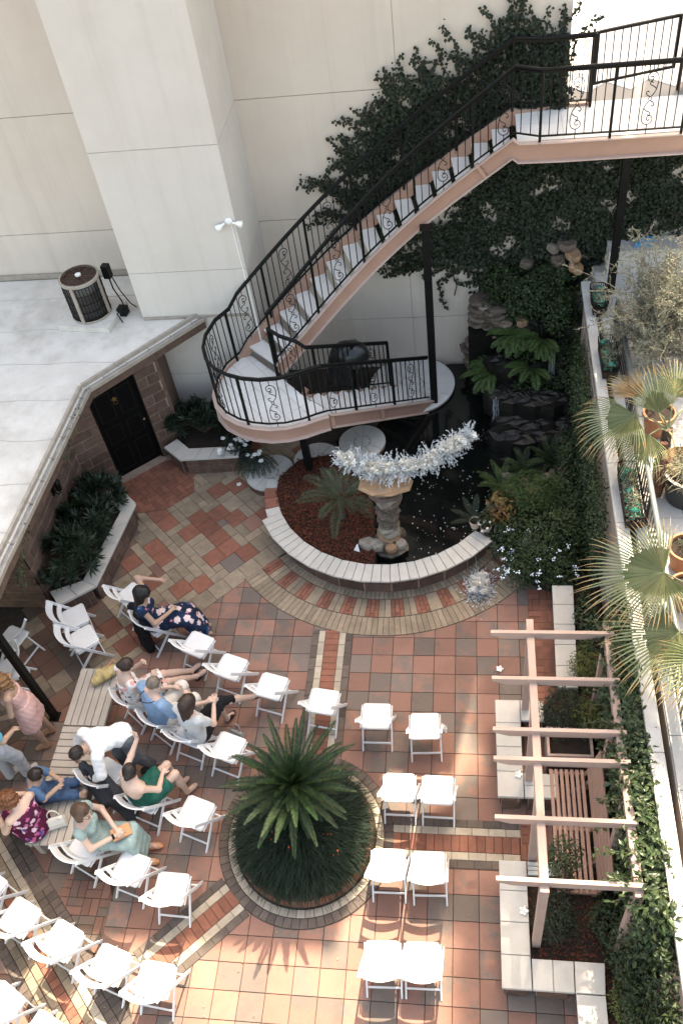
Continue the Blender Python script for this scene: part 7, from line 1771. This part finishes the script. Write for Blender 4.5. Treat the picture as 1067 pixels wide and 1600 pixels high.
# silver bush
ob = thing('silver_bush', 'big silvery grey twiggy bush at the right edge of the terrace', 'bush', (3.02, 3.75, TZ)); B = []; D = []; m = MB()
for i in range(190):
    a = nrg.uniform(0, 6.28); el = nrg.uniform(.15, 1.5); d = np.array([math.cos(a)*math.cos(el), math.sin(a)*math.cos(el), math.sin(el)]); p = np.array([nrg.normal()*.12, nrg.normal()*.15, nrg.uniform(.15, 1.0)]); L = nrg.uniform(.55, 1.05)
    if i < 16: a = nrg.uniform(1.5, 2.9); d = np.array([math.cos(a)*.55, math.sin(a)*.5, .85]); p[2] = .7; L = nrg.uniform(1.1, 1.7)
    pts = [tuple(p)]; n = 11
    for k in range(n):
        p = p+d*L/n; d = norm(d+nrg.normal(size=3)*.16); pts.append(tuple(p))
        if k > 3:
            for q in range(2):
                s_ = norm(nrg.normal(size=3)+d*.4); e = p+s_*nrg.uniform(.08, .22); m.tube([tuple(p), tuple((p+e)/2+nrg.normal(size=3)*.01), tuple(e)], .0035, 3)
                for z in range(9): B.append(p+(e-p)*nrg.uniform(.2, 1.1)); D.append(s_+nrg.normal(size=3)*.8)
    m.tube(pts, [.011*(1-.75*k/n) for k in range(n+1)], 4)
m.build('twig', M['twig'], ob); B = np.array(B); link('foliage', leaf_mesh('foliage', B, np.array(D), nrg.normal(size=B.shape)+np.array([0, 0, .6]), nrg.uniform(.03, .06, len(B)), nrg.uniform(.012, .02, len(B)), M['olive']), ob)
m = MB().box(-.45, .9, -.12, .3, 0, .42).build('stone_ledge', M['slab']); tag(m, 'grey ledge against the wall behind the silver bush', 'ledge'); m.location = (2.95, 6.25, TZ)
m = MB(); m.add([(-.16, -.10, 0), (.10, -.14, .02), (.20, .08, .03), (-.10, .12, .01), (-.14, -.08, .06), (.09, -.12, .05), (.16, .06, .10), (-.08, .10, .05)], [(3, 2, 1, 0), (4, 5, 6, 7), (0, 1, 5, 4), (1, 2, 6, 5), (2, 3, 7, 6), (3, 0, 4, 7)]); m = m.build('tarp', M['blue']); tag(m, 'small folded blue tarp on the grey ledge behind the silver bush', 'tarp'); m.location = (3.05, 6.32, TZ+.425)
# lower right oddments half hidden in the hedge
lanp = thing('hanging_pot', 'dark blue pot half hidden in the hedge below the pergola end', 'pot', (1.95, -4.05, .36)); MB().lathe([(.07, 0), (.12, .05), (.13, .2), (.11, .2), (.09, .1)], 6).build('body', mat('slate_blue_glaze', (.05, .085, .12), None, rough=.35), lanp)

# ------------------------------------------------------------------ GARLAND AND LOOSE FLOWERS
gp = catmull([(-1.62, 2.2, 1.92), (-1.26, 2.1, 1.83), (-.9, 2.05, 1.80), (-.45, 2.12, 1.85), (-.08, 2.3, 1.94), (.20, 2.48, 2.06)], 8)
ga = thing('flower_garland', 'long frosty white garland of roses and silvery sprays lying across the rock pedestal', 'garland', (-.66, 2.1, 1.7)); go = np.array([-.66, 2.1, 1.7]); P = np.array(gp)-go; n = len(P)
B = []; D = []; m = MB()
for i in range(760):
    k = nrg.integers(n-1); f = nrg.random(); c = P[k]*(1-f)+P[k+1]*f; tt = (k+f)/(n-1); th = .6+.4*math.sin(math.pi*min(1, max(0, tt*.8+.12)))
    d = norm(nrg.normal(size=3)*np.array([.8, 1, .8])+np.array([0, -.25, -.15 if nrg.random() < .6 else .3])+((P[min(k+1, n-1)]-P[k])/.1)*nrg.normal()*.25); l = nrg.uniform(.12, .30)*th; e = c+d*l
    if tt > .9: e = e+np.array([.08, .06, .05])*nrg.random()
    if tt < .07: e = e+np.array([-.06, 0, -.05])*nrg.random()
    m.tube([tuple(c), tuple((c+e)/2+nrg.normal(size=3)*.008), tuple(e)], .0028, 3)
    for z in range(14): q = nrg.uniform(.2, 1.05); B.append(c+(e-c)*q); D.append(d+nrg.normal(size=3)*.75)
m.build('spray_stem', M['silverleaf'], ga); B = np.array(B); link('foliage', leaf_mesh('foliage', B, np.array(D), nrg.normal(size=B.shape), nrg.uniform(.025, .055, len(B)), nrg.uniform(.008, .016, len(B)), M['silverleaf']), ga)
def rose(rg, s=1.0):
    q = MB()
    for ring, (r, z, k, w) in enumerate(((.010, .020, 3, .016), (.020, .015, 5, .022), (.032, .006, 6, .027))):
        for j in range(k):
            a = 2*math.pi*j/k+ring*.5; ca, sa = math.cos(a), math.sin(a); o = []
            for (u, rr, zz) in ((-1, .75, -.2), (0, 1.0, -.55), (1, .75, -.2), (.8, 1.05, .6), (0, 1.28, .85), (-.8, 1.05, .6)):
                t = a+u*w/max(r, .014)*.6; o.append((rr*r*math.cos(t)*s, rr*r*math.sin(t)*s, (z+zz*.018)*s))
            q.add(o, [(0, 1, 4, 5), (1, 2, 3, 4)])
    q.ell((0, 0, .008*s), (.013*s, .013*s, .018*s), 6, 4); return q
rm = [rose(rnd, 1.0).mesh('rose', M['cream_petal']), rose(rnd, 1.0).mesh('rose', M['petal'])]
def roses(parent, pts, s0=.8, s1=1.5):
    for p, nrm_ in pts:
        o = link('rose', rm[rnd.random() < .45], parent, tuple(p)); o.scale = (rnd.uniform(s0, s1),)*3; o.rotation_euler = Vector(nrm_).to_track_quat('Z', 'Y').to_euler()
pts = []
for i in range(96):
    tt = min(.96, max(.02, nrg.normal(.5, .30))); x = tt*(n-1); k = int(x); c = P[k]*(1-x+k)+P[min(k+1, n-1)]*(x-k); d = norm(np.array([nrg.normal()*.5, -.7+nrg.normal()*.3, .75])); pts.append((c+d*nrg.uniform(.10, .16), d))
roses(ga, pts, 1.1, 2.1)
for i in range(9): 
    k = int((i+.5)/9*(n-1)); c = P[k]; m = MB(); m.tube([tuple(c), tuple(c+np.array([nrg.normal()*.08, .05, .22+.1*nrg.random()]))], .0045, 4); m.build('bare_twig', M['silverleaf'], ga)
bq = thing('flower_bunch', 'small frosty white flower bunch lying on the paving near the curved bench', 'flowers', (.34, 1.22, .012)); B = []; D = []
for i in range(1500): a = nrg.uniform(0, 6.28); r = abs(nrg.normal())*.125; B.append((r*math.cos(a)*.85, r*math.sin(a)*1.3, max(.005, .15*math.exp(-r*r/.02)*nrg.random()+.01))); D.append((math.cos(a)+nrg.normal()*.5, math.sin(a)+nrg.normal()*.5, nrg.uniform(0, .9)))
B = np.array(B); link('foliage', leaf_mesh('foliage', B, np.array(D), nrg.normal(size=B.shape)+np.array([0, 0, .8]), nrg.uniform(.04, .08, len(B)), nrg.uniform(.014, .024, len(B)), M['silverleaf']), bq)
roses(bq, [(np.array([nrg.normal()*.055, nrg.normal()*.085, .11+.05*nrg.random()]), np.array([nrg.normal()*.4, nrg.normal()*.4, 1])) for _ in range(34)], 1.1, 1.8)
def blossom(label, x, y, z, s=1.0):
    m = MB()
    for k in range(5): b = R(72*k); mx = Matrix.Rotation(b, 4, 'Z') @ Matrix.Rotation(R(-22), 4, 'Y'); m.ell((.030*s*math.cos(b), .030*s*math.sin(b), .012*s), (.028*s, .022*s, .007*s), 8, 4, mx)
    m.ell((0, 0, .015*s), .010*s, 6, 4); tag(m.build('blossom', M['petal'], None, True), label, 'flower').location = (x, y, z)
blossom('white blossom lying on the paving left of the pergola', .615, -.212, .004); blossom('white blossom on the upper seat wall beside a pergola post', .80, -2.01, .455); blossom('white blossom on the lower corner seat wall', .797, -3.65, .455)
blossom('white blossom on the paving beside the nearest round step', -3.82, 3.46, .004, .9)
tc = thing('chair_flower', 'small white flower posy tied to the side of an empty chair', 'flowers', (-.15, -1.40, .47)); roses(tc, [(np.array([nrg.normal()*.012, nrg.normal()*.03, nrg.normal()*.03]), np.array([1, nrg.normal()*.5, .6])) for _ in range(8)], .7, 1.0); MB().tube([(0, 0, 0), (-.02, 0, -.04), (-.05, 0, -.05)], .004, 4).build('ribbon', M['petal'], tc)
tag(MB().tube([(.26, 1.9, .30), (.34, 1.28, .05)], .0025, 4).build('string', M['petal']), 'thin pale string from the bench end to the white flower bunch', 'string')
# fallen leaves and crumbs that litter the paving
m = MB(); rgl = random.Random(44)
for i in range(260):
    x, y = rgl.uniform(-6, 1.3), rgl.uniform(-5.2, 4); s = rgl.uniform(.006, .02); a = rgl.uniform(0, 6.28)
    if math.hypot(x-RC[0], y-RC[1]) < 2.1 or math.hypot(x-PC[0], y-PC[1]) < .95: continue
    m.add([(x+s*math.cos(a), y+s*math.sin(a), .020), (x+.4*s*math.cos(a+1.6), y+.4*s*math.sin(a+1.6), .016), (x-s*math.cos(a), y-s*math.sin(a), .019), (x-.4*s*math.cos(a+1.6), y-.4*s*math.sin(a+1.6), .024)], [(0, 1, 2), (0, 2, 3)])
tag(m.build('fallen_leaves', M['straw']), kind='stuff')
# unseen palms added beyond the upper deck, crowns placed to streak the patio with shade
def shade_palm(x, y, h, label, seed, rr=.85):
    t = thing('shade_palm', label, 'palm', (x, y, ZU), 0, 'tall palms beyond the upper deck'); m = MB(); m.tube([(0, 0, 0), (.08, 0, (h-ZU)*.5), (0, 0, h-ZU)], [.20, .15, .13], 10); m.build('trunk', M['bark'], t)
    g_ = np.random.default_rng(seed)
    for i in range(30):
        a = i*2.39996; el = R(75-125*i/30); d = (math.cos(a)*math.cos(el), math.sin(a)*math.cos(el), math.sin(el)); c = np.array([0, 0, h-ZU]); hub = c+np.array(d)*rr*.5
        fan(t, tuple(hub), d, rr*.72, 100, 16, .45, 'fan' if i < 24 else 'fan_dead', 'fan_dead', nrm=(0, 0, 1) if el < 1.2 else (1, 0, 0), petiole=tuple(c), seed=seed+i)
for i, (fy, fx) in enumerate(((3.1, 1.2), (2.2, 1.0), (1.3, .95), (.3, .90), (-.8, .95), (-1.9, 1.1), (-3.3, 1.2), (-2.9, .25), (-4.3, .75))):
    Y = 12.9+(i % 3)*.6; dy = Y-fy; shade_palm(fx+.204*dy, Y, 1.457*dy, 'tall fan palm beyond the upper deck, out of the picture', 100+i*40)
